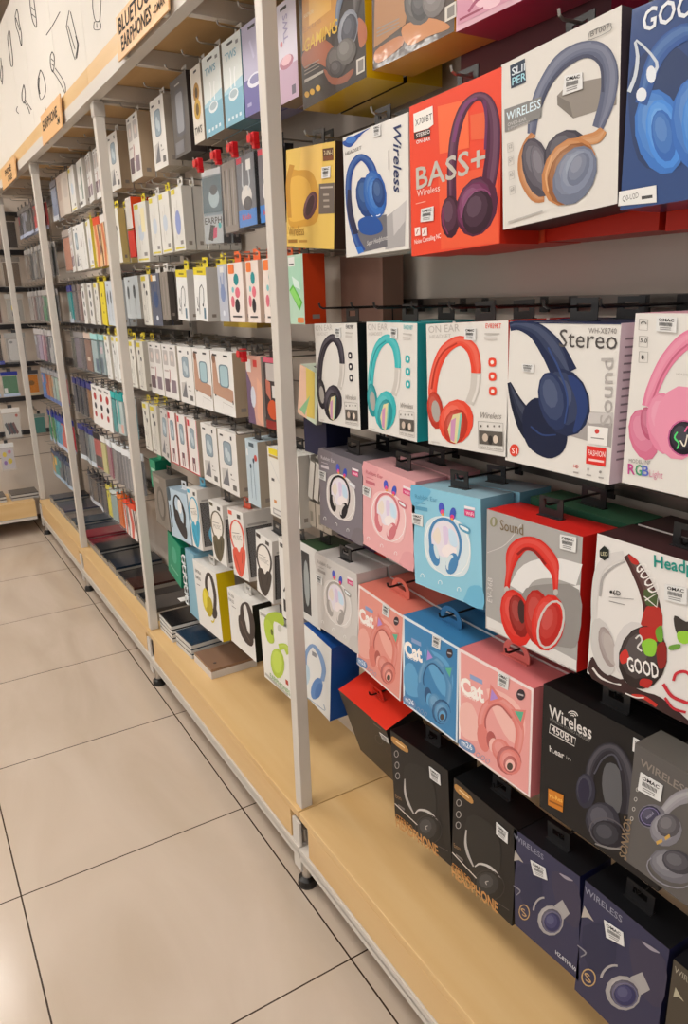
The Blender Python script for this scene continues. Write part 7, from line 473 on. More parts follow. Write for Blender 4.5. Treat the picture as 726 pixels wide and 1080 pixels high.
def S_plain(w,h,t='#d8c83c',c='#c6c2bc'): return [R_(.05,.9,.4,.98,t,w,h),R_(.3,.2,.34,.7,c,w,h),R_(.5,.3,.54,.8,c,w,h),E_(.5,.5,.22,.14,'#c2ccd8',w,h),R_(.1,.03,.9,.06,t,w,h),R_(.6,.1,.85,.16,'#8a8684',w,h)]
def S_box2(w,h,c='#3c5078'): return [E_(.5,.5,.28,.16,c,w,h),L_([(.3,.8),(.4,.55)],c,w,h,.0025),L_([(.7,.85),(.6,.5)],c,w,h,.0025),R_(.3,.86,.7,.96,'#dedcd8',w,h),E_(.5,.15,.12,.05,'#d8dce4',w,h)]
def S_blackears(w,h): return [E_(.25,.62,.08,.16,'#4a5258',w,h),E_(.68,.64,.09,.16,'#4a5258',w,h),L_([(.25,.5),(.27,.1)],'#5a6268',w,h,.001),L_([(.68,.5),(.7,.1)],'#5a6268',w,h,.001),R_(.3,.88,.4,.92,'#4a4a4c',w,h),E_(.25,.72,.05,.04,'#20242a',w,h),E_(.68,.74,.05,.04,'#20242a',w,h)]
def S_pinkpur(w,h): return [R_(0,0,1,1,'#cc9c8c',w,h),P_([(0,0),(.5,0),(.3,.6),(0,.8)],'#6a5470',w,h),E_(.4,.4,.16,.16,'#c8ccd8',w,h),R_(.05,.76,.35,.94,'#e0deda',w,h),R_(.5,.84,.75,.94,'#c83c38',w,h),P_([(.6,.1),(1,0),(1,.6),(.7,.7)],'#d8a48c',w,h)]
def S_redblk(w,h): return [R_(0,0,1,1,'#3a3032',w,h),E_(.5,.28,.36,.14,'#c4522c',w,h),R_(0,0,1,.12,'#8c2824',w,h),R_(.15,.68,.85,.92,'#b8b0ac',w,h),R_(.5,.45,.8,.62,'#d0ccc8',w,h),P_([(.1,.5),(.4,.4),(.4,.66),(.1,.7)],'#b86a58',w,h),R_(0,.93,1,1,'#c85a70',w,h)]
def S_lblue(w,h): return [L_([(.35,.1),(.36,.5),(.4,.62)],'#4a6a84',w,h,.001),L_([(.65,.1),(.6,.6),(.62,.72)],'#4a6a84',w,h,.001),E_(.36,.6,.07,.04,'#34485c',w,h),E_(.62,.7,.07,.04,'#34485c',w,h),R_(.3,.9,.7,.96,'#4a5a64',w,h),E_(.8,.75,.12,.05,'#c05048',w,h),R_(.1,.75,.2,.85,'#e4e4e4',w,h)]
def S_big(w,h): return [R_(.05,.9,.35,.99,'#e0cc2c',w,h),R_(.05,.86,.35,.89,'#a88c4c',w,h),L_([(.1,.8),(.6,.3)],'#c8c8c8',w,h,.001),R_(.1,.52,.2,.56,'#4a4a4c',w,h),R_(.1,.03,.7,.12,'#a09c98',w,h),R_(.13,.05,.64,.1,'#d8d4d0',w,h),R_(.75,.04,.95,.11,'#e0c03c',w,h),R_(.15,.2,.24,.25,'#c8884c',w,h),P_([(.55,.85),(.8,.8),(.8,.65)],'#9aa4ac',w,h)]
def S_lines(w,h,cs=('#3a3a3e','#b8b4b0')): return [L_([(.2+.2*i,.1),(.22+.2*i,.9)],cs[i%len(cs)],w,h,.0016) for i in range(4)]
def S_caseprint(w,h,c,c2): return [RR(.1,.12,.9,.86,c,w,h,.12),RR(.16,.6,.5,.8,c2,w,h,.3),E_(.25,.72,.06,.03,'#2a2a2e',w,h),E_(.4,.68,.06,.03,'#2a2a2e',w,h)]
def S_oval3(w,h,c='#b03838'): return [E_(.5,.74,.2,.1,c,w,h),E_(.5,.5,.16,.08,'#2c2c34',w,h),E_(.45,.28,.16,.08,c,w,h),R_(.2,.9,.7,.95,'#8a8684',w,h)]
def S_yel(w,h): return [R_(0,0,1,1,'#e0cc28',w,h),E_(.5,.3,.08,.03,'#2a2a20',w,h),E_(.5,.5,.06,.03,'#2a2a20',w,h),E_(.4,.7,.1,.05,'#2a2a20',w,h)]
def S_stripe(w,h,cs=('#d86a30','#f0c48c','#5a2a20')): return [R_(0,0,1,1,cs[1],w,h),P_([(0,1),(.35,1),(.7,.4),(.5,0),(.2,0),(.3,.4)],cs[0],w,h),P_([(.6,1),(.8,1),(1,.3),(.8,.2)],cs[2],w,h),R_(.1,.85,.5,.95,'#e0dcd8',w,h)]
BAYN=['nearest','second','third','fourth']
def pk(look,y0,y1,z0,z1,rown,bay,nth,S=None,f='#dedbd6',side='#c2b6a8',d=.03,n=1,x=.1,roll=0,yaw=0,pitch=0,tab='w',win=None,name='earphone_box',cat='box',film=False,hz=None,label=None):
    """a small carton hanging from a hook, with n-1 copies behind it; y0 is its left edge"""
    w=abs(y0-y1); h=z1-z0; yc=(y0+y1)/2
    root=empty(name,(x,yc,z0),world_rot(pitch,roll,yaw)); pos='%s from right, %s row, %s bay'%(fmt_n(nth),rown,BAYN[bay])
    tag(root,label or look+', '+pos,cat)
    mb=MB(); carton(mb,w,d,h,dict(front=f,side=side,top=f,bottom=side,left=side))
    if S: put_art(mb,S(w,h),'glossy' if film else 'card')
    # small square mark on the right hand side
    mb.face([(w/2+.0003,d*.35,h*.08),(w/2+.0003,d*.7,h*.08),(w/2+.0003,d*.7,h*.14),(w/2+.0003,d*.35,h*.14)],M('#8a8078'))
    mb.build('carton',root)
    if bay>=2 and tab=='w': tab='k'
    tc={'w':'#d8d4ce','y':'#dcc828','k':'#1e1d1f','r':'#c8202a','o':'#e8642c','b':'#2a3c8c'}.get(tab)
    if tc: tab_mesh(w=min(.036,w*.6),h=.026,m=M(tc,'plastic')).build('hang_tab',root,(0,d/2,h))
    if film:
        mb=MB(); mb.box(-w/2-.002,w/2+.002,-.0045,d+.002,-.004,h+.006,M('#e6e8ea','film')); mb.build('film_sleeve',root)
    for i in range(1,n):
        r=copy_tree(root); r.location.x+=i*(d+.004); r.location.y+=rnd.uniform(-.004,.004); tag(r,look.split()[0].rstrip(',')+' box, %s back on its hook, '%fmt_n(i+1)+pos,cat)
    return root
def clip(y,z,x,label,group):
    root=empty('security_clip',(x,y,z),(0,0,RZ)); mb=MB(); m=M('#cf1c24','plastic')
    mb.tube([(0,-.014,-.006),(0,-.006,-.006)],[.008,.009],m,10); mb.box(-.009,.009,-.007,.007,-.018,.006,m); mb.box(-.0065,.0065,-.005,.009,-.026,-.012,m)
    mb.build('clip_body',root,bevel=.002); tag(root,label,'clip',group); return root
# ---- second bay, top row
def row_hooks(bay,ri,ys,tip=.07,col='#a8a29a'):
    for y in ys: hook(y,(ROW0 if bay==0 else ROWZ)[ri],tip,BAYN[bay],fmt_n(ri+1),col)
tan='#b09a80'
tops=[(.362,.27,1.79,1.962,S_pinkb,'#d6d0dc','#8c7862','pale pink and lilac earphone box'),(.517,.405,1.80,1.972,S_lav,'#b9b4cc','#8c88a8','lavender earphone box with purple lower part'),(.628,.524,1.80,1.972,S_twsw,'#dbe0dd','#5c8c9c','white and aqua wireless earbud box'),
 (.757,.637,1.80,1.972,S_twsw,'#dbe0dd','#9c8f80','white and aqua earbud box left of twin'),(.838,.763,1.80,1.968,S_buds,'#d6cfc4','#9c8f80','white earbud box with golden buds'),(.995,.858,1.79,1.975,S_dark,'#5c5856','#3a3230','dark grey see-through earphone box'),
 (1.17,1.05,1.785,1.965,S_win1,'#dedad4','#a89c8e','white earphone box with grey window'),(1.42,1.288,1.788,1.97,S_win2,'#dedad4',tan,'white earphone box with pinkish windows'),(1.655,1.535,1.788,1.962,S_win1,'#d8d4ce','#b09a80','white earphone box beside the second post')]
for i,(a,b,z0,z1,S,f,s,lk) in enumerate(tops):
    pk(lk,a,b,z0,z1,'first',1,i+1,S,f,s,d=.04,n=2,tab='w',yaw=rnd.uniform(-2,2))
    hook((a+b)/2,ROWZ[0],.07,BAYN[1],'first')
# second row
S2=[(.47,.385,S_kid,'#6c6a70','#1c1a1c','grey and blue child earphone box','k'),(.587,.489,S_kid,'#6c6e74','#16151a','grey and blue child earphone box in film','k'),(.676,.595,S_lines,'#8a8078','#7a706a','clear bag of cables','k'),(.814,.69,S_err,'#7c8a92','#3a3838','teal and grey earphone pouch','k')]
for i,(a,b,S,f,s,lk,t) in enumerate(S2):
    pk(lk,a,b,1.58 if i<2 else (1.575 if i==2 else 1.558),1.73,'second',1,i+1,S,f,s,d=.02,n=2,tab=t,film=(i>0),roll=(-3 if i==3 else 0))
    hook((a+b)/2,ROWZ[1],.06,BAYN[1],'second'); clip((a+b)/2,ROWZ[1]+.003,.075,'red plastic security clip on a hook of the second row','red security clips, second row')
for i,(a,b,S,lk,t,n) in enumerate([(1.055,.965,lambda w,h:S_plain(w,h)+[E_(.5,.45,.25,.2,'#8f9ccc',w,h)],'white earphone box with blue drawing','w',5),(1.165,1.075,S_plain,'white box with yellow tag','y',3),(1.265,1.175,S_plain,'plain white box','w',3),(1.43,1.30,lambda w,h:S_plain(w,h)+[R_(.55,.5,.85,.9,'#e8dcb0',w,h)],'white pouch with yellow corner','y',3)]):
    pk(lk,a,b,1.556-(.012 if i==3 else 0),1.722,'second',1,i+5,S,'#dddbd5','#c4bfb7',d=.03,n=n,tab=t,roll=(0 if i<2 else -1.5)); hook((a+b)/2,ROWZ[1],.07,BAYN[1],'second')
pk('small orange box',1.515,1.45,1.655,1.75,'second',1,9,lambda w,h:[R_(.1,.2,.6,.9,'#d8d4ce',w,h)],'#d8d0c8','#dc4a1c',d=.05,n=2,tab='k')
pk('small red box under the orange box',1.515,1.445,1.565,1.648,'second',1,10,None,'#c82c20','#b81e18',d=.06,n=1,tab=None); hook(1.48,ROWZ[1]+.02,.07,BAYN[1],'second')
# third row
S3=[(.358,.279,S_phone,'#b6d4c0','#c23c12','mint box with green phone and orange side','k',.05,1),(.48,.395,S_orange,'#e6d8d0','#dcc8bc','pink-white cable box with orange tag','o',.03,3),(.57,.50,S_orange,'#e6d8d0','#dcc4b4','peach cable box with orange tag','o',.03,3),(.68,.588,S_orange,'#e8dcd6','#dcc8bc','white cable box with orange tag and teal disc','o',.02,2),(.745,.69,lambda w,h:S_box2(w,h,'#8090b8'),'#b8bcc8','#a8a8b0','small lilac pouch','y',.015,1),
 (.925,.838,S_neck,'#e4e4e2','#c6c2be','white neckband earphone box with yellow top','y',.035,3),(1.075,.985,S_neck,'#e4e4e2','#c6c2be','white neckband box, yellow top, left of twin','y',.035,2),(1.22,1.15,lambda w,h:S_lines(w,h,('#77706a','#a8a098')),'#8a827a','#4a4440','grey earphone pouch','w',.02,2),(1.318,1.235,lambda w,h:S_box2(w,h)+[R_(.1,.86,.3,.98,'#d8a03c',w,h)],'#5c6070','#55504c','dark slate earphone box','w',.03,2),(1.426,1.335,S_ear,'#dcdad2','#c2bcb2','white earphone box with yellow tag','y',.03,2),(1.638,1.445,S_blackears,'#b8c0c4','#a8a49c','wide pale box with two black earphones','k',.03,2)]
for i,(a,b,S,f,s,lk,t,d,n) in enumerate(S3):
    pk(lk,a,b,1.365-(.02 if i in (8,9) else 0),1.505,'third',1,i+1,S,f,s,d=d,n=n,tab=t,roll={5:-3,6:-3}.get(i,0),yaw=rnd.uniform(-3,3)); hook((a+b)/2,ROWZ[2],.07,BAYN[1],'third')
pk('flat yellow carton low behind the neckband boxes',.95,.72,1.345,1.375,'third',1,12,None,'#c8a838','#a8883c',d=.05,x=.19,tab=None)
# fourth row
S4=[(.335,.25,lambda w,h:[P_([(0,0),(.5,0),(.35,1),(0,1)],'#e0b8a0',w,h),P_([(.3,1),(.75,1),(.9,.1),(.5,.05)],'#d8c060',w,h),P_([(.1,.1),(.4,.05),(.6,.5)],'#8ab88c',w,h)],'#c8d4c0','#8a867e','yellow and green box slanting right of the post','k',.05,1,-12),(.5,.418,S_redblk,'#4a3c3c','#6a5a54','black and orange pouch','k',.015,2,0),(.604,.515,S_pinkpur,'#c8a498','#b0a49c','salmon and purple pouch','k',.012,2,0),
 (.84,.688,S_person,'#e2e0dd','#a8957f','white earphone box with a figure in a window','k',.045,2,0),(.985,.845,S_person,'#e2e0dd','#a8957f','white earphone box with a figure, middle one','k',.045,2,0),(1.115,.99,S_win1,'#e2e0dd','#c2bab0','white earphone box with grey oval window','k',.045,2,0),(1.27,1.135,S_win2,'#dfdcd9','#c2bab0','white two-window earphone box','k',.04,2,0),(1.418,1.278,S_win2,'#dfdcd9','#c2bab0','white two-window earphone box left of its twin','k',.04,2,0),(1.56,1.48,S_ear,'#dedcd4','#cac4ba','slim white earphone box with yellow tag','y',.03,2,0),(1.66,1.585,S_ear,'#dedcd4','#cac4ba','slim white earphone box with yellow label','y',.03,2,0)]
for i,(a,b,S,f,s,lk,t,d,n,rl) in enumerate(S4):
    z0=1.118; z1=1.287
    if i==0: z0,z1=1.165,1.275
    pk(lk,a,b,z0,z1,'fourth',1,i+1,S,f,s,d=d,n=n,tab=t,roll=rl); hook((a+b)/2,ROWZ[3],.06,BAYN[1],'fourth','#8a857f')
clip(.57,1.298,.08,'red plastic security clip in the fourth row, second bay',None)
# fifth row
S5=[(.505,.345,S_big,'#dedbd4','#c0bab2','large white carton with yellow label','k',.03,2,0),(.639,.563,S_lblue,'#b9c9d2','#a89c8c','light blue earphone box with cord drawing','k',.04,2,0),(.83,.70,S_win1,'#e0ddd9','#b4a898','white earphone box with oval window, grey wedge','k',.045,2,0),(.965,.84,S_win1,'#e0ddd9','#b4a898','white earphone box, oval window, left of twin','k',.045,2,0),(1.09,1.0,S_winred,'#e2dedb','#b0a494','white box edged in red','k',.035,2,0),(1.185,1.10,S_winred,'#e2dedb','#b0a494','white box edged in red, middle one','k',.035,2,0),(1.275,1.195,S_winred,'#e2dedb','#b0a494','white box edged in red, leftmost one','k',.035,2,0),(1.375,1.29,S_win1,'#c6c2be','#b0a494','grey-white box leaning left of the red-edged ones','k',.03,2,-8),(1.47,1.39,S_ear,'#dedcd4','#cac4ba','slim white box with black earphones','y',.03,2,0),(1.56,1.485,S_ear,'#dedcd4','#cac4ba','slim white box with black earphones by the post','y',.03,2,0)]
for i,(a,b,S,f,s,lk,t,d,n,rl) in enumerate(S5):
    pk(lk,a,b,.898,1.072,'fifth',1,i+1,S,f,s,d=d,n=n,tab=t,roll=rl); hook((a+b)/2,ROWZ[4],.06,BAYN[1],'fifth','#8a857f')
# grey spines hanging right of the nearest post
for i,(y,z,r_) in enumerate([(.33,.975,-12),(.303,.975,-12),(.276,.975,-12)]):
    plain_box('earphone_box',y+.0105,y-.0105,z,z+.09,.12,.05,cset('#c6c0b8','#8e877e'),'slanting grey and white carton right of the nearest post, %s from left'%fmt_n(i+1),tab='#cfc9c0',roll=r_)
for i,y in enumerate((.335,.295,.262)):
    plain_box('earphone_box',y+.018,y-.018,.905,.965,.125,.04,cset('#b0a496','#9c9286'),'small taupe carton under the slanting ones, %s from left'%fmt_n(i+1),lambda w,h:[R_(.35,.2,.7,.6,'#8a8276',w,h)])
plain_box('earphone_box',.335,.235,1.085,1.165,.115,.06,cset('#14183a','#10132c'),'navy carton below the slanting yellow and green box',tab='#1c1b1d')
plain_box('earphone_box',.30,.14,1.36,1.5,.2,.05,cset('#8a6a5c','#7a5c50',right='#8c6c5c'),'brown carton right of the mint phone box',tab='#1c1b1d')
plain_box('earphone_box',.42,.34,1.69,1.73,.2,.05,cset('#a08878','#8c7464'),'small tan carton above the golden yellow box',tab='#1c1b1d')
plain_box('headphone_box',.37,.284,.66,.86,.11,.09,dict(front='#d8d6d2',side='#15161a',top='#2f4a30',right='#15181a',bottom='#111'+'111',left='#15161a'),'dark box with green top beside the nearest post',lambda w,h:[R_(.05,.1,.5,.9,'#3a3a3c',w,h),E_(.3,.5,.16,.3,'#9aa0a0',w,h)],tab='#1c1b1d')
plain_box('headphone_box',.30,.14,.885,.915,.17,.09,cset('#4a2a4c','#3c2040',top='#5a2c5c'),'purple carton lying behind the grey headphone box')
plain_box('headphone_box',.215,.06,.872,.90,.19,.06,cset('#d8d4d0','#c8c4c0'),'white and red carton top behind the off-white rabbit box',lambda w,h:[R_(.3,0,.6,1,'#c82c2c',w,h)])
plain_box('headphone_box',.19,.03,.60,.66,.19,.07,cset('#9c1820','#8c141c'),'dark red carton behind the off-white rabbit box')
# windowed on-ear boxes
def window_side(cc):
    def ex(mb,w,d,h):
        mb.face([(w/2+.0004,.006,h*.06),(w/2+.0004,d-.006,h*.06),(w/2+.0004,d-.006,h*.78),(w/2+.0004,.006,h*.78)],M('#3c3634','card'))
        mb.face([(w/2+.0004,.012,h*.8),(w/2+.0004,d*.8,h*.8),(w/2+.0004,d*.8,h*.83),(w/2+.0004,.012,h*.83)],M('#a8a4a0'))
    return ex
for k,cc,lb,dd in (('winblack','#37302e','white on-ear box with black headphones behind a side window',.085),('winred','#dc5a44','white on-ear box with coral headphones behind a side window',.09),('winolive','#4a4438','white on-ear box with olive headphones behind a side window',.08),('winblue','#2f9cc0','white on-ear box with blue headphones behind a side window',.08)):
    r=near_box(k,lb,cset('#e2e0dc','#d2cdc8'),d=dd,extra=window_side(cc),tab={'winblue':'#5ab0d0','winred':'#dc5a3c'}.get(k,'#1c1b1d'),tabd=.04)
    yc,zc,w,h,_=ART[k]['g']
    mb=MB(); mb.ellipsoid((w/2+.001,dd*.62,h*.24),(.006,.026,.034),M(cc,'plastic')); mb.ellipsoid((w/2+.003,dd*.62,h*.24),(.006,.014,.02),M(cc,'plastic')); mb.build('headphone_cup',r,smooth=True)
    mb=MB(); mb.box(w/2+.0095,w/2+.0101,.006,dd-.006,h*.06,h*.78,M('#e8eaec','film')); mb.build('window_film',r)
    hook(yc,ROWZ[5]+.012,.13,BAYN[1],'sixth')
near_box('lightbluehp','light blue headphone box with black headphones beside the second post',cset('#b8cddc','#9ab0c0'),d=.06,tab='#d0d4d8',tabd=.03)
ART['lightbluehp']
plain_box('headphone_box',1.52,1.365,.625,.818,.1,.08,cset('#8a827a','#7c746c'),'grey see-through headphone box, far left of the on-ear boxes',lambda w,h:[E_(.5,.45,.3,.34,'#6c6660',w,h),E_(.5,.45,.2,.26,'#8e8780',w,h),R_(.1,.85,.5,.93,'#a8a098',w,h)],tab='#1c1b1d')
plain_box('headphone_box',.47,.385,.63,.845,.1,.08,cset('#dedbd6','#c8c2bc'),'white on-ear box half hidden behind the nearest post',lambda w,h:[R_(.15,.1,.35,.25,'#2a2828',w,h),L_([(.2,.35),(.6,.55)],'#2a2828',w,h,.003),R_(.1,.9,.4,.95,'#4a4848',w,h)],tab='#1c1b1d')
plain_box('headphone_box',1.61,1.54,.74,.85,.12,.06,cset('#1c8c68','#16785a'),'green headphone box behind the second post',lambda w,h:[R_(.1,.1,.8,.4,'#35a07c',w,h),R_(.2,.6,.9,.7,'#a8d0bc',w,h)],tab='#14966c')
plain_box('headphone_box',1.47,1.33,.43,.60,.11,.05,cset('#1c9470','#16785a'),'green box hanging tilted under the grey see-through box',lambda w,h:[R_(.2,.2,.8,.24,'#7cc4a8',w,h),E_(.5,.6,.2,.2,'#50b090',w,h)],tab='#14966c',roll=-12)
plain_box('headphone_box',1.35,1.262,.355,.615,.14,.05,cset('#3c3632','#342e2a'),'dark brown box behind the light blue bag',tab='#1c1b1d')
r=plain_box('gift_bag',1.235,1.145,.357,.60,.105,.07,cset('#86b4c8','#7aa8bc'),'light blue bag with white chain handle beside the yellow box',tab='#8cc0d4')
mb=MB(); m=M('#e0e2e2','plastic')
for k in range(5):
    z=.03+k*.038; mb.tube([(-.046,-.004,z),(-.041,-.006,z+.004),(-.041,-.006,z+.026),(-.046,-.004,z+.03),(-.062,-.004,z+.03),(-.067,-.006,z+.026),(-.067,-.006,z+.004),(-.062,-.004,z),(-.046,-.004,z)],.003,m,6)
mb.build('chain_handle',r)
near_box('yellowside','white headphone box with yellow headphones and yellow sides',cset('#e6e4e0','#d0b408',top='#dedcd8'),d=.06,tabd=.03,tab='#c8c4be')
near_box('whiteblack','white headphone box with black headphones, black side, swung askew',cset('#e4e2de','#161517',top='#dedcd8'),d=.06,tabd=.03,tab='#c8c4be')
near_box('lime','white headphone box with lime green headphones behind the nearest post',cset('#e6e4de','#a8b41c',top='#dedcd8'),d=.06,tabd=.03)
near_box('bluewhite','white headphone box with blue headphones and blue side, right of nearest post',cset('#e2e2e0','#1c4c94'),d=.08,tabd=.04,x=.1)
# ---- third bay
def pouch(look,y0,y1,z0,z1,rown,bay,nth,ins,hdr='#c8c6c2',S=None,n=1,x=.1,yaw=0,roll=0,bottom=None,tab='#3a3a3c',rz=None):
    v=[int(ins[k:k+2],16) for k in (1,3,5)]; g=sum(v)/3; ins='#%02x%02x%02x'%tuple(int(max(0,min(255,(g+(t-g)*1.35)*.86))) for t in v)
    w=abs(y0-y1); h=z1-z0; yc=(y0+y1)/2
    rot=world_rot(0,roll,yaw) if rz is None else (0,math.radians(roll),rz)
    root=empty('case_pouch',(x,yc,z0) if rz is None else (yc,x,z0),rot)
    tag(root,look+', %s from right, %s row, %s bay'%(fmt_n(nth),rown,BAYN[bay]) if rz is None else look,'pouch')
    mb=MB(); mb.box(-w*.43,w*.43,.004,.011,h*.06,h*.82,M(ins,'plastic')); 
    if S: put_art(mb,S(w,h),'plastic',dy=-.0004,xf=lambda a,c,d:(a,.004-d,c))
    mb.build('case',root)
    mb=MB(); mb.box(-w/2,w/2,.003,.009,h*.85,h,M(hdr,'card')); mb.box(-w*.12,w*.12,.004,.006,h,h+.02,M(tab,'plastic'))
    mb.build('header_card',root)
    if bottom: mb=MB(); mb.box(-w/2,w/2,.0025,.0045,0,h*.12,M(bottom,'card')); mb.build('foot_card',root)
    mb=MB(); mb.box(-w/2,w/2,0,.013,0,h*.85,M('#dfe3e6','bag')); mb.build('clear_bag',root)
    for i in range(1,n):
        r=copy_tree(root); r.location.x+=i*.022 if rz is None else 0; r.location.y+=0 if rz is None else i*.022; tag(r,(look.split()[0]+' pouch, %s back on its hook'%fmt_n(i+1))+(', %s from right, %s row, %s bay'%(fmt_n(nth),rown,BAYN[bay]) if rz is None else ''),'pouch')
    return root
def run(bay,ri,items,z0,z1,start,gap=.012):
    """items run away from the camera (right to left in the picture)"""
    y=start; rown=fmt_n(ri+1)
    for i,it in enumerate(items):
        kind=it[0]; w=it[1]; a=y+w; b=y
        if kind=='p': pouch(it[2],a,b,z0,z1,rown,bay,i+1,it[3],it[4],it[5] if len(it)>5 else None,n=2,yaw=rnd.uniform(-6,6),roll=rnd.uniform(-1.5,1.5),bottom=it[6] if len(it)>6 else None)
        elif kind=='b': pk(it[2],a,b,z0,z1,rown,bay,i+1,it[3],it[4],it[5],d=.025,n=2,tab=it[6],yaw=rnd.uniform(-6,6),roll=it[7] if len(it)>7 else rnd.uniform(-2,2))
        hook((a+b)/2,ROWZ[ri],.07,BAYN[bay],rown)
        y=a+gap
WB=('#dfdedb','#c4beb6')
run(2,0,[('b',.1,'white earphone box with window',S_win2,*WB,'w'),('b',.125,'white earphone box with two grey windows',S_win2,*WB,'w'),('b',.15,'white earphone box with green phone picture',lambda w,h:[R_(.55,.15,.75,.85,'#7a8a80',w,h),R_(.1,.05,.5,.12,'#4a4a4c',w,h),R_(.2,.4,.3,.5,'#a8a8a8',w,h)],*WB,'w'),('b',.15,'plain white earphone box with grey print',S_plain,'#dfdedb','#c4beb6','w'),('b',.1,'pale taupe earphone box',lambda w,h:[RR(.2,.4,.8,.85,'#b8ada4',w,h)],'#c6bbb0','#b0a598','w'),('b',.1,'beige earphone box with faint window',lambda w,h:[RR(.2,.4,.8,.85,'#b09c90',w,h)],'#bfb0a4','#b0a598','w'),('p',.03,'narrow dark pouch','#5a4038','#4a4040'),('p',.13,'white and blue case pouch','#a8b4cc','#8a8c98',None,'#d8dce4')],1.79,1.955,1.78,.008)
run(2,1,[('b',.07,'white box with yellow strip',S_ear,'#dedcd2','#c8b878','y'),('p',.09,'white and purple pouch','#a89cb0','#d8d4d0',S_lines),('p',.1,'orange patterned pouch','#d88c50','#e0dcd8',S_stripe),('p',.09,'orange and yellow cable pouch','#e0a050','#d84a2c',S_stripe),('b',.12,'white box with yellow edge',S_plain,'#e8e8e6','#d8c83c','y'),('b',.1,'white box with black line',lambda w,h:[L_([(.7,.1),(.7,.8)],'#3a3a3c',w,h,.001),E_(.3,.6,.1,.1,'#b0a8a4',w,h)],*WB,'w'),('b',.1,'white box with grey phone picture',S_win1,*WB,'w'),('b',.1,'white box with pale window',S_win2,*WB,'w'),('p',.11,'clear pouch with salmon insert','#c08c78','#a89c94')],1.555,1.735,1.62,.008)
run(2,2,[('b',.1,'pale blue-white earphone box',S_blackears,'#cdd4da','#b4b8bc','w'),('b',.09,'pale blue-white earphone box with black cord',S_blackears,'#c4ccd4','#b4b8bc','w'),('b',.1,'bright yellow cable box',S_yel,'#dcc828','#c8b420','y',-4),('b',.08,'white box with yellow tag',S_ear,'#dcdad2','#b8a890','y'),('b',.11,'white box with dark ovals',(lambda w,h:S_oval3(w,h,'#3c4048')),*WB,'w'),('b',.11,'white box with two dark ovals',lambda w,h:S_oval3(w,h,'#4a4048'),*WB,'w'),('p',.08,'dusky pink pouch','#9c8480','#8a7c78'),('p',.08,'grey pouch','#7c7474','#6a6464'),('p',.12,'teal phone case pouch','#1f9ca0','#3a3f90',lambda w,h:[R_(.1,.1,.4,.3,'#dfe4e8',w,h)],'#c8d4e4')],1.335,1.5,1.70,.01)
run(2,3,[('b',.1,'white earphone box, yellow tag at top',S_ear,'#e0e2e0','#cac4ba','y'),('b',.09,'white earphone box, yellow tag and pink dot',S_ear,'#e0e2e0','#cac4ba','y'),('b',.09,'slim white earphone box with yellow tag',S_ear,'#e0e2e0','#cac4ba','y'),('p',.12,'mint and clear pouch','#c0d0d4','#9cd0d0',lambda w,h:[R_(.1,.1,.6,.45,'#4a6478',w,h),R_(.2,.55,.8,.7,'#d8c0c8',w,h)]),('p',.11,'pale mint pouch','#b8ccd0','#a0d4d4',lambda w,h:[R_(.5,.1,.9,.4,'#3c5a74',w,h)]),('p',.12,'brown case pouch','#8c6a5c','#c8b4a8',lambda w,h:[R_(.3,.3,.7,.4,'#d8c8b8',w,h)]),('p',.08,'dark grey pouch','#5c585c','#8a8688'),('p',.09,'grey pouch with lilac case','#7c7480','#8a8688'),('p',.09,'olive dark pouch','#4c4c3c','#5a5850')],1.12,1.297,1.72,.01)
run(2,4,[('p',.1,'pale blue case pouch','#a8c8d0','#d8dcdc',lambda w,h:[R_(.1,.1,.5,.4,'#e0b0a8',w,h)]),('p',.11,'pouch with teal band and white card','#d8e4e4','#1fa0a0',lambda w,h:[R_(.2,.3,.5,.85,'#1fa4a4',w,h),R_(.5,.1,.8,.3,'#e0a898',w,h)]),('p',.07,'solid teal pouch','#18989c','#20b0b0'),('b',.1,'white box with red and dark ovals',S_oval3,'#e6e4e2','#c8c0bc','w',-5),('b',.1,'white box with red ovals',S_oval3,'#e6e4e2','#c8c0bc','w',-5),('b',.1,'white box with red and black discs',S_oval3,'#e2e0de','#c8c0bc','w',-5),('p',.12,'brown leather case pouch','#94683c','#3c3c80'),('p',.08,'dark case pouch','#3a3438','#34387c'),('p',.1,'black case pouch with blue header','#2e2c34','#34387c'),('p',.1,'charcoal case pouch with blue header','#3c3c44','#34387c')],.89,1.068,1.74,.008)
run(2,5,[('p',.09,'silver-grey clear pouch','#9c9ca0','#dce0e4',S_lines),('p',.09,'grey clear cable pouch','#8c8c92','#e4e6ea',S_lines),('p',.09,'clear pouch with dark cable','#6c6c74','#e0e4e8',S_lines),('p',.09,'clear pouch with white header','#a8a4a4','#e4e8ec',S_lines),('p',.09,'pink-edged clear pouch','#b8808c','#e4e8ec',S_lines),('p',.08,'yellow-white pouch','#d8d49c','#e0e0dc'),('p',.12,'dark pouch with pink case','#b05450','#242028',lambda w,h:[R_(.1,.1,.9,.4,'#201c20',w,h)]),('p',.1,'case pouch with blue header','#9cacb0','#2c3480',S_lines,'#d0dce8'),('p',.1,'grey case pouch with blue header','#7c8488','#2c3480',S_lines,'#d0dce8'),('p',.1,'dark case pouch with blue header','#4c4c54','#2c3480',None,'#d0dce8')],.66,.842,1.74,.008)
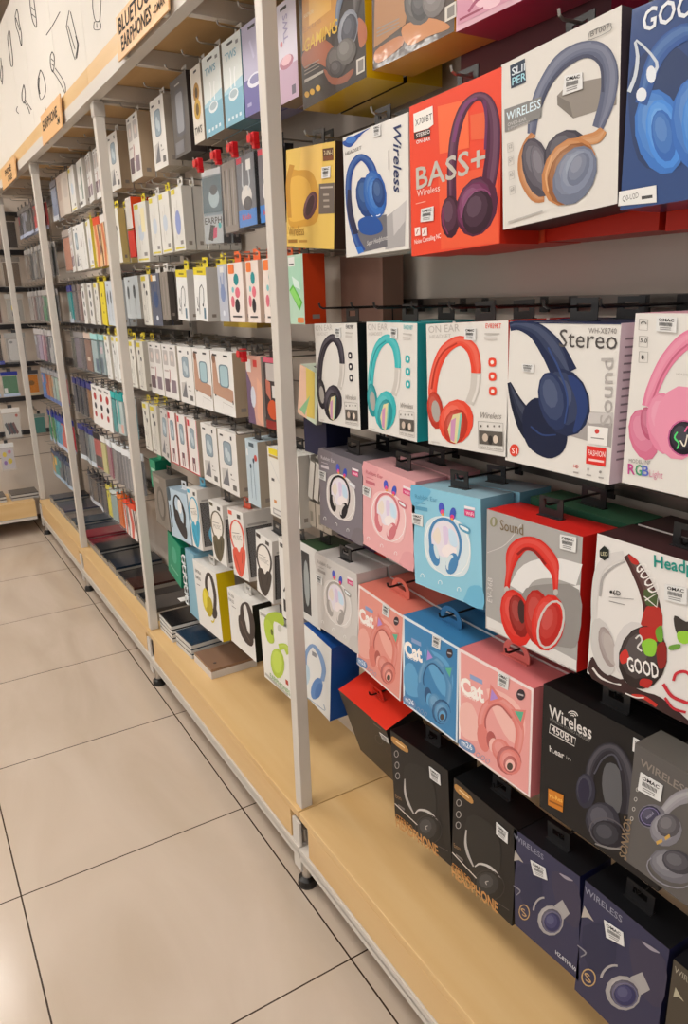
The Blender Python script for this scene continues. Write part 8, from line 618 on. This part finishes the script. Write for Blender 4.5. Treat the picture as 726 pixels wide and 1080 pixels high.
run(2,6,[('p',.09,'red and white twisted cable pouch','#e0d0c8','#e04a2c',lambda w,h:S_stripe(w,h,('#d04028','#e8e0dc','#4a3430'))),('p',.08,'red cable pouch','#e0c8c0','#e8482c',lambda w,h:S_stripe(w,h,('#d85030','#e8e4e0','#2c2424'))),('p',.09,'bright orange cable pouch','#f08428','#e87828',lambda w,h:[L_([(.15+.17*i,.1),(.2+.17*i,.85)],'#c85c14',w,h,.003) for i in range(5)]),('p',.09,'pale blue-grey pouch','#a4b8b8','#c4d0d0'),('p',.08,'yellow cable pouch','#dcd438','#d0c858',lambda w,h:[E_(.5,.7,.12,.06,'#4a4420',w,h)]),('p',.07,'dark accessory pouch','#4a4a50','#34343c'),('p',.09,'dark cable pouch with white foot','#3c3c48','#30303c',None,'#c8d0dc'),('p',.09,'charcoal cable pouch','#44444c','#30343c',None,'#c8d0dc'),('p',.09,'grey cable pouch','#54545c','#34384c',None,'#c8d0dc')],.452,.61,1.85,.01)
# ---- fourth bay
def cyc(names,cols,hdr,bottom=None,w=.1):
    return [('p',w,n_,c_,hdr,(lambda c2:(lambda w,h:[RR(.14,.5,.5,.78,c2,w,h)]))(k2),bottom) for n_,c_,k2 in names and zip(names,cols,cols[1:]+cols[:1])]
run(3,0,cyc(['red pouch','bright red pouch','clear dark pouch','grey pouch','pouch with blue foot','dark pouch'],['#a83c38','#c0302c','#7a7470','#5c5854','#8c8c98','#4a4644'],'#8a8480','#b0b8d0',.11),1.785,1.935,3.0,.012)
run(3,1,cyc(['grey clear pouch','dark clear pouch','silver clear pouch','taupe clear pouch','pale clear pouch','smoky clear pouch','grey-brown clear pouch'],['#8c8884','#4c4a48','#a4a09c','#7c746c','#b0aca8','#5c5854','#8a7c70'],'#a09c98',None,.1),1.55,1.72,2.92,.008)
run(3,2,cyc(['grey case pouch','dark green case pouch','green case pouch','mauve case pouch','silver case pouch','grey-pink case pouch','pale case pouch'],['#7c7c7c','#4c5c54','#4c8460','#8c7c80','#9c9c9c','#a08c88','#b0a8a4'],'#a8a4a2',None,.1),1.325,1.495,2.99,.008)
run(3,3,cyc(['pale blue pouch','white cable pouch','charcoal pouch','pink pouch','lilac pouch','grey lilac pouch'],['#b4c0c8','#c8c8c8','#5c5860','#c8a0ac','#b8a8bc','#8c848c'],'#c0bcbc',None,.1),1.1,1.285,3.06,.012)
run(3,4,cyc(['pink case pouch','pale mint case pouch','silver-green case pouch','tan case pouch','orange-brown case pouch','bright blue case pouch'],['#c89090','#a8c4b8','#b0bcb8','#c89868','#b86838','#2c80c0'],'#98989c','#5870b0',.09),.885,1.062,3.06,.012)
run(3,5,cyc(['red case pouch','coral case pouch','cyan case pouch','bright cyan case pouch','green case pouch','teal green case pouch'],['#c83c48','#c85850','#2c94b8','#2ca4b0','#70a068','#489078'],'#2c3890','#b8c8e0',.095),.625,.81,3.05,.01)
run(3,6,cyc(['grey-blue case pouch','smoky blue case pouch','slate case pouch','teal case pouch','yellow case pouch'],['#6c7480','#54606c','#4c5460','#289090','#d8a828'],'#44506c','#a8c0d8',.11),.40,.56,3.13,.01)
# ---- corner unit pouches (face the camera)
FX=3.88
def far(look,x0,x1,z0,z1,ins,hdr,S=None,bottom=None,y=FX): return pouch(look,x0,x1,z0,z1,'',0,1,ins,hdr,S,x=y,rz=0,bottom=bottom)
far('green phone case in pouch with blue header, far corner unit',-.097,.0,.878,1.03,'#5c8468','#2c3890',lambda w,h:[R_(.1,.14,.3,.35,'#d8dcd8',w,h),L_([(.2,.6),(.35,.75),(.5,.5)],'#3c5c48',w,h,.002)],'#b8c8e0')
far('orange phone case in pouch beside the far post',.03,.12,.873,1.03,'#d89028','#48484c',lambda w,h:[E_(.5,.5,.2,.1,'#8a5c14',w,h)],'#d8c8a8')
far('white card of four dark phone cases, far corner unit',-.128,-.02,.612,.808,'#e0dcd8','#e0dcd8',lambda w,h:[P_([(.1+.13*i,.5),(.22+.13*i,.56),(.42+.13*i,.2),(.3+.13*i,.14)],['#4a5058','#5c4448','#3c4048','#6c4a4c'][i],w,h) for i in range(4)]+[E_(.8,.75,.08,.05,'#c86c60',w,h)])
far('white pouch with cartoon colour patches, lowest in the far corner',-.17,-.085,.415,.592,'#dcd8dc','#e0e0e0',lambda w,h:[E_(.3,.6,.14,.09,'#d8c040',w,h),E_(.62,.35,.16,.1,'#c8b43c',w,h),E_(.65,.68,.12,.07,'#c07c98',w,h),E_(.3,.3,.12,.08,'#8a6cb0',w,h)])
far('teal cable coil in pouch beside the far post',.055,.125,.627,.755,'#5c9890','#8a9490')
far('clear silver pouch on the corner unit, third row',-.01,.095,1.317,1.487,'#c0bcb4','#b8b4ae',lambda w,h:[RR(.12,.1,.88,.8,'#aaa6a0',w,h,.15),R_(.3,.45,.5,.6,'#d8c83c',w,h),R_(.3,.25,.7,.4,'#5a5a60',w,h)])
far('clear grey phone pouch on the corner unit, fourth row',-.045,.075,1.075,1.26,'#b4b0ac','#a8a6a4',lambda w,h:[RR(.15,.1,.85,.8,'#c4c2c0',w,h,.2),E_(.3,.7,.08,.04,'#88888a',w,h)])
far('dark phone case pouch at the left edge, fourth row',-.15,-.062,1.075,1.255,'#4a403c','#6a6664',None,'#2c3890')
far('reddish phone case pouch at the left edge, third row',-.13,-.035,1.31,1.48,'#6c4c48','#8a8480')
far('grey phone case pouch at the left edge, second row',-.12,-.03,1.52,1.70,'#5a5450','#7c7670')
far('brown phone case pouch on the corner unit, second row',.0,.105,1.52,1.70,'#7c6c5c','#8c847c')
far('dark brown pouch on the corner unit, top row',.02,.115,1.74,1.93,'#4a4038','#5a5048')
far('grey pouch at the left edge, top row',-.09,.0,1.74,1.93,'#6c645c','#7c746c')
far('dark phone case pouch at the left edge, fifth row',-.2,-.11,.88,1.03,'#4c5450','#2c3890',None,'#b8c8e0')
for x,z in [(-.05,1.04),(.075,1.04),(-.074,.825),(-.127,.603),(.09,.77),(.042,1.50),(.015,1.275),(-.106,1.27),(-.08,1.495),(-.075,1.72),(.052,1.72),(.067,1.95),(-.045,1.95),(-.155,1.04)]:
    o=D.objects.new('display_hook',HM[min(HM)]); COL.objects.link(o); o.location=(x,4.09,z); tag(o,'thin metal hook on the corner unit','hook','hooks on the corner unit')
# ---------------------------------------------------------------- things lying on the base boards
def slab(name,x0,x1,y0,y1,z,t,top,side,label,S=None,rz=0,cat='case',group=None):
    w=y1-y0; d=x1-x0; root=empty(name,((x0+x1)/2,(y0+y1)/2,z),(0,0,math.radians(rz))); tag(root,label,cat,group)
    mb=MB(); mb.box(-d/2,d/2,-w/2,w/2,0,t*.72,M(side)); mb.build('tray',root,bevel=.001)
    mb=MB(); mb.box(-d/2+.001,d/2-.001,-w/2+.001,w/2-.001,t*.72,t,M(top,'glossy'));
    if S: S(mb,d,w,t)
    mb.build('lid',root,bevel=.001); return root
for k in range(4): slab('tablet_case',.045,.205,1.285,1.425,.2352+k*.0165,.016,'#1e1e20','#cfccc8','thin black case with white edge, %s from bottom of the stack by the second post'%fmt_n(k+1))
for k in range(3): slab('boxed_case',.055,.2,1.125,1.265,.2352+k*.0185,.018,'#24384c','#c6c4c0','navy-topped flat box, %s from bottom of its stack'%fmt_n(k+1),rz=3)
slab('boxed_case',.062,.225,.952,1.105,.2352,.034,'#8a6c58','#cfc8c2','brown-topped flat box with white edge, nearest on the base board',lambda mb,d,w,t:mb.ellipsoid((-d/2+.03,-w/2+.04,t),(.006,.006,.001),M('#3a2a24')),rz=1)
slab('tablet_case',.05,.23,1.50,1.63,.2352,.05,'#4c4846','#b8b2aa','grey case tray with white sticker, just beyond the second post',lambda mb,d,w,t:mb.box(.02,.06,-.05,-.01,t,t+.0006,M('#e4e4e2','paper')))
CASES=[(1.70,'#1c1c20','black'),(1.86,'#3c2420','dark maroon'),(2.0,'#1a1c20','jet black'),(2.15,'#1c2836','dark navy'),(2.30,'#22262a','charcoal'),(2.44,'#2a2c30','soft black'),(2.57,'#7c2834','crimson'),(2.70,'#88303c','dark red'),(2.84,'#2c3440','slate'),(2.98,'#34404c','blue-grey'),(3.13,'#6c6460','taupe'),(3.28,'#4c4c5c','violet-grey'),(3.44,'#3c4a58','steel blue'),(3.60,'#3c4450','dusky blue')]
for i,(y,c,nm) in enumerate(CASES):
    r=slab('tablet_case',.052,.268,y-.066,y+.062,.236,.026+.012*(i%2),c,'#8a8680','%s tablet case lying on the base, %s beyond the second post'%(nm,fmt_n(i+1)))
    mb=MB(); mb.box(-.1105,-.1085,-.063,.061,.0,.036,M('#d4d8da','film')); mb.build('acrylic_edge',r)
for k in range(2): 
    slab('tablet_case',-.145,.02,3.87,4.03,.2205+k*.02,.018,'#4a4644','#b8b4b0','dark flat case on the far corner unit, %s from bottom'%fmt_n(k+1))
    slab('tablet_case',-.33,-.175,3.87,4.03,.2205+k*.02,.018,'#3c3a3a','#c4c0bc','dark flat case at the left picture edge, %s from bottom'%fmt_n(k+1))
# hooks of the nearest bay
for key in ('gaming','gaming2','pink'): hook(ART[key]['g'][0],2.005,.07,BAYN[0],'first')
for key in ('yellow2in1','whiteblue','bass','slipper','good'): hook(ART[key]['g'][0],ART[key]['g'][1]+ART[key]['g'][3]/2+.018,.095,BAYN[0],'second')
for key in ('onearblack','onearteal','onearred','stereo','rgb'): hook(ART[key]['g'][0],1.398,.065,BAYN[0],'third','#3c3a3a'); (hook(ART[key]['g'][0]-.06,1.398,.10,BAYN[0],'third','#3c3a3a'))
for key in ('rabbitgrey','rabbitpink','rabbitblue','sound','graffiti'): hook(ART[key]['g'][0],1.12,.122,BAYN[0],'fourth','#3c3a3a')
for key in ('rabbitwhite','catpink','catblue','catpink2','450'): hook(ART[key]['g'][0],ART[key]['g'][1]+ART[key]['g'][3]/2+.018,.122,BAYN[0],'fifth','#3c3a3a')
for key in ('bluewhite','redtop','stereohead','stereohead2','navy','navy2','brownwi'): hook(ART[key]['g'][0],ART[key]['g'][1]+ART[key]['g'][3]/2+.018,.122,BAYN[0],'sixth','#3c3a3a')
hook(ART['greywireless']['g'][0],.902,.065,BAYN[0],'fifth','#3c3a3a')
# ---------------------------------------------------------------- light, camera
w=D.worlds.new('shop'); bpy.context.scene.world=w; w.use_nodes=True; w.node_tree.nodes['Background'].inputs[0].default_value=(1,.975,.94,1); w.node_tree.nodes['Background'].inputs[1].default_value=WORLD
cd=D.cameras.new('camera'); cam=D.objects.new('camera',cd); COL.objects.link(cam)
cd.sensor_fit='AUTO'; cd.sensor_width=36; cd.lens=774.48*36/1080; cd.clip_start=.02
Rt=Vector((.85427329,-.51917113,-.02604751)); Up=Vector((.16731793,.22718136,.95937133)); Fw=Vector((.49216039,.82392352,-.2809416))
cam.matrix_world=Matrix(((Rt.x,Up.x,-Fw.x,-.65330843),(Rt.y,Up.y,-Fw.y,-1.11633488),(Rt.z,Up.z,-Fw.z,1.41802345),(0,0,0,1)))
sc=bpy.context.scene; sc.camera=cam
sc.view_settings.view_transform='Standard'; sc.view_settings.look='None'; sc.view_settings.gamma=1; sc.view_settings.use_curve_mapping=False; sc.view_settings.exposure=EXPO
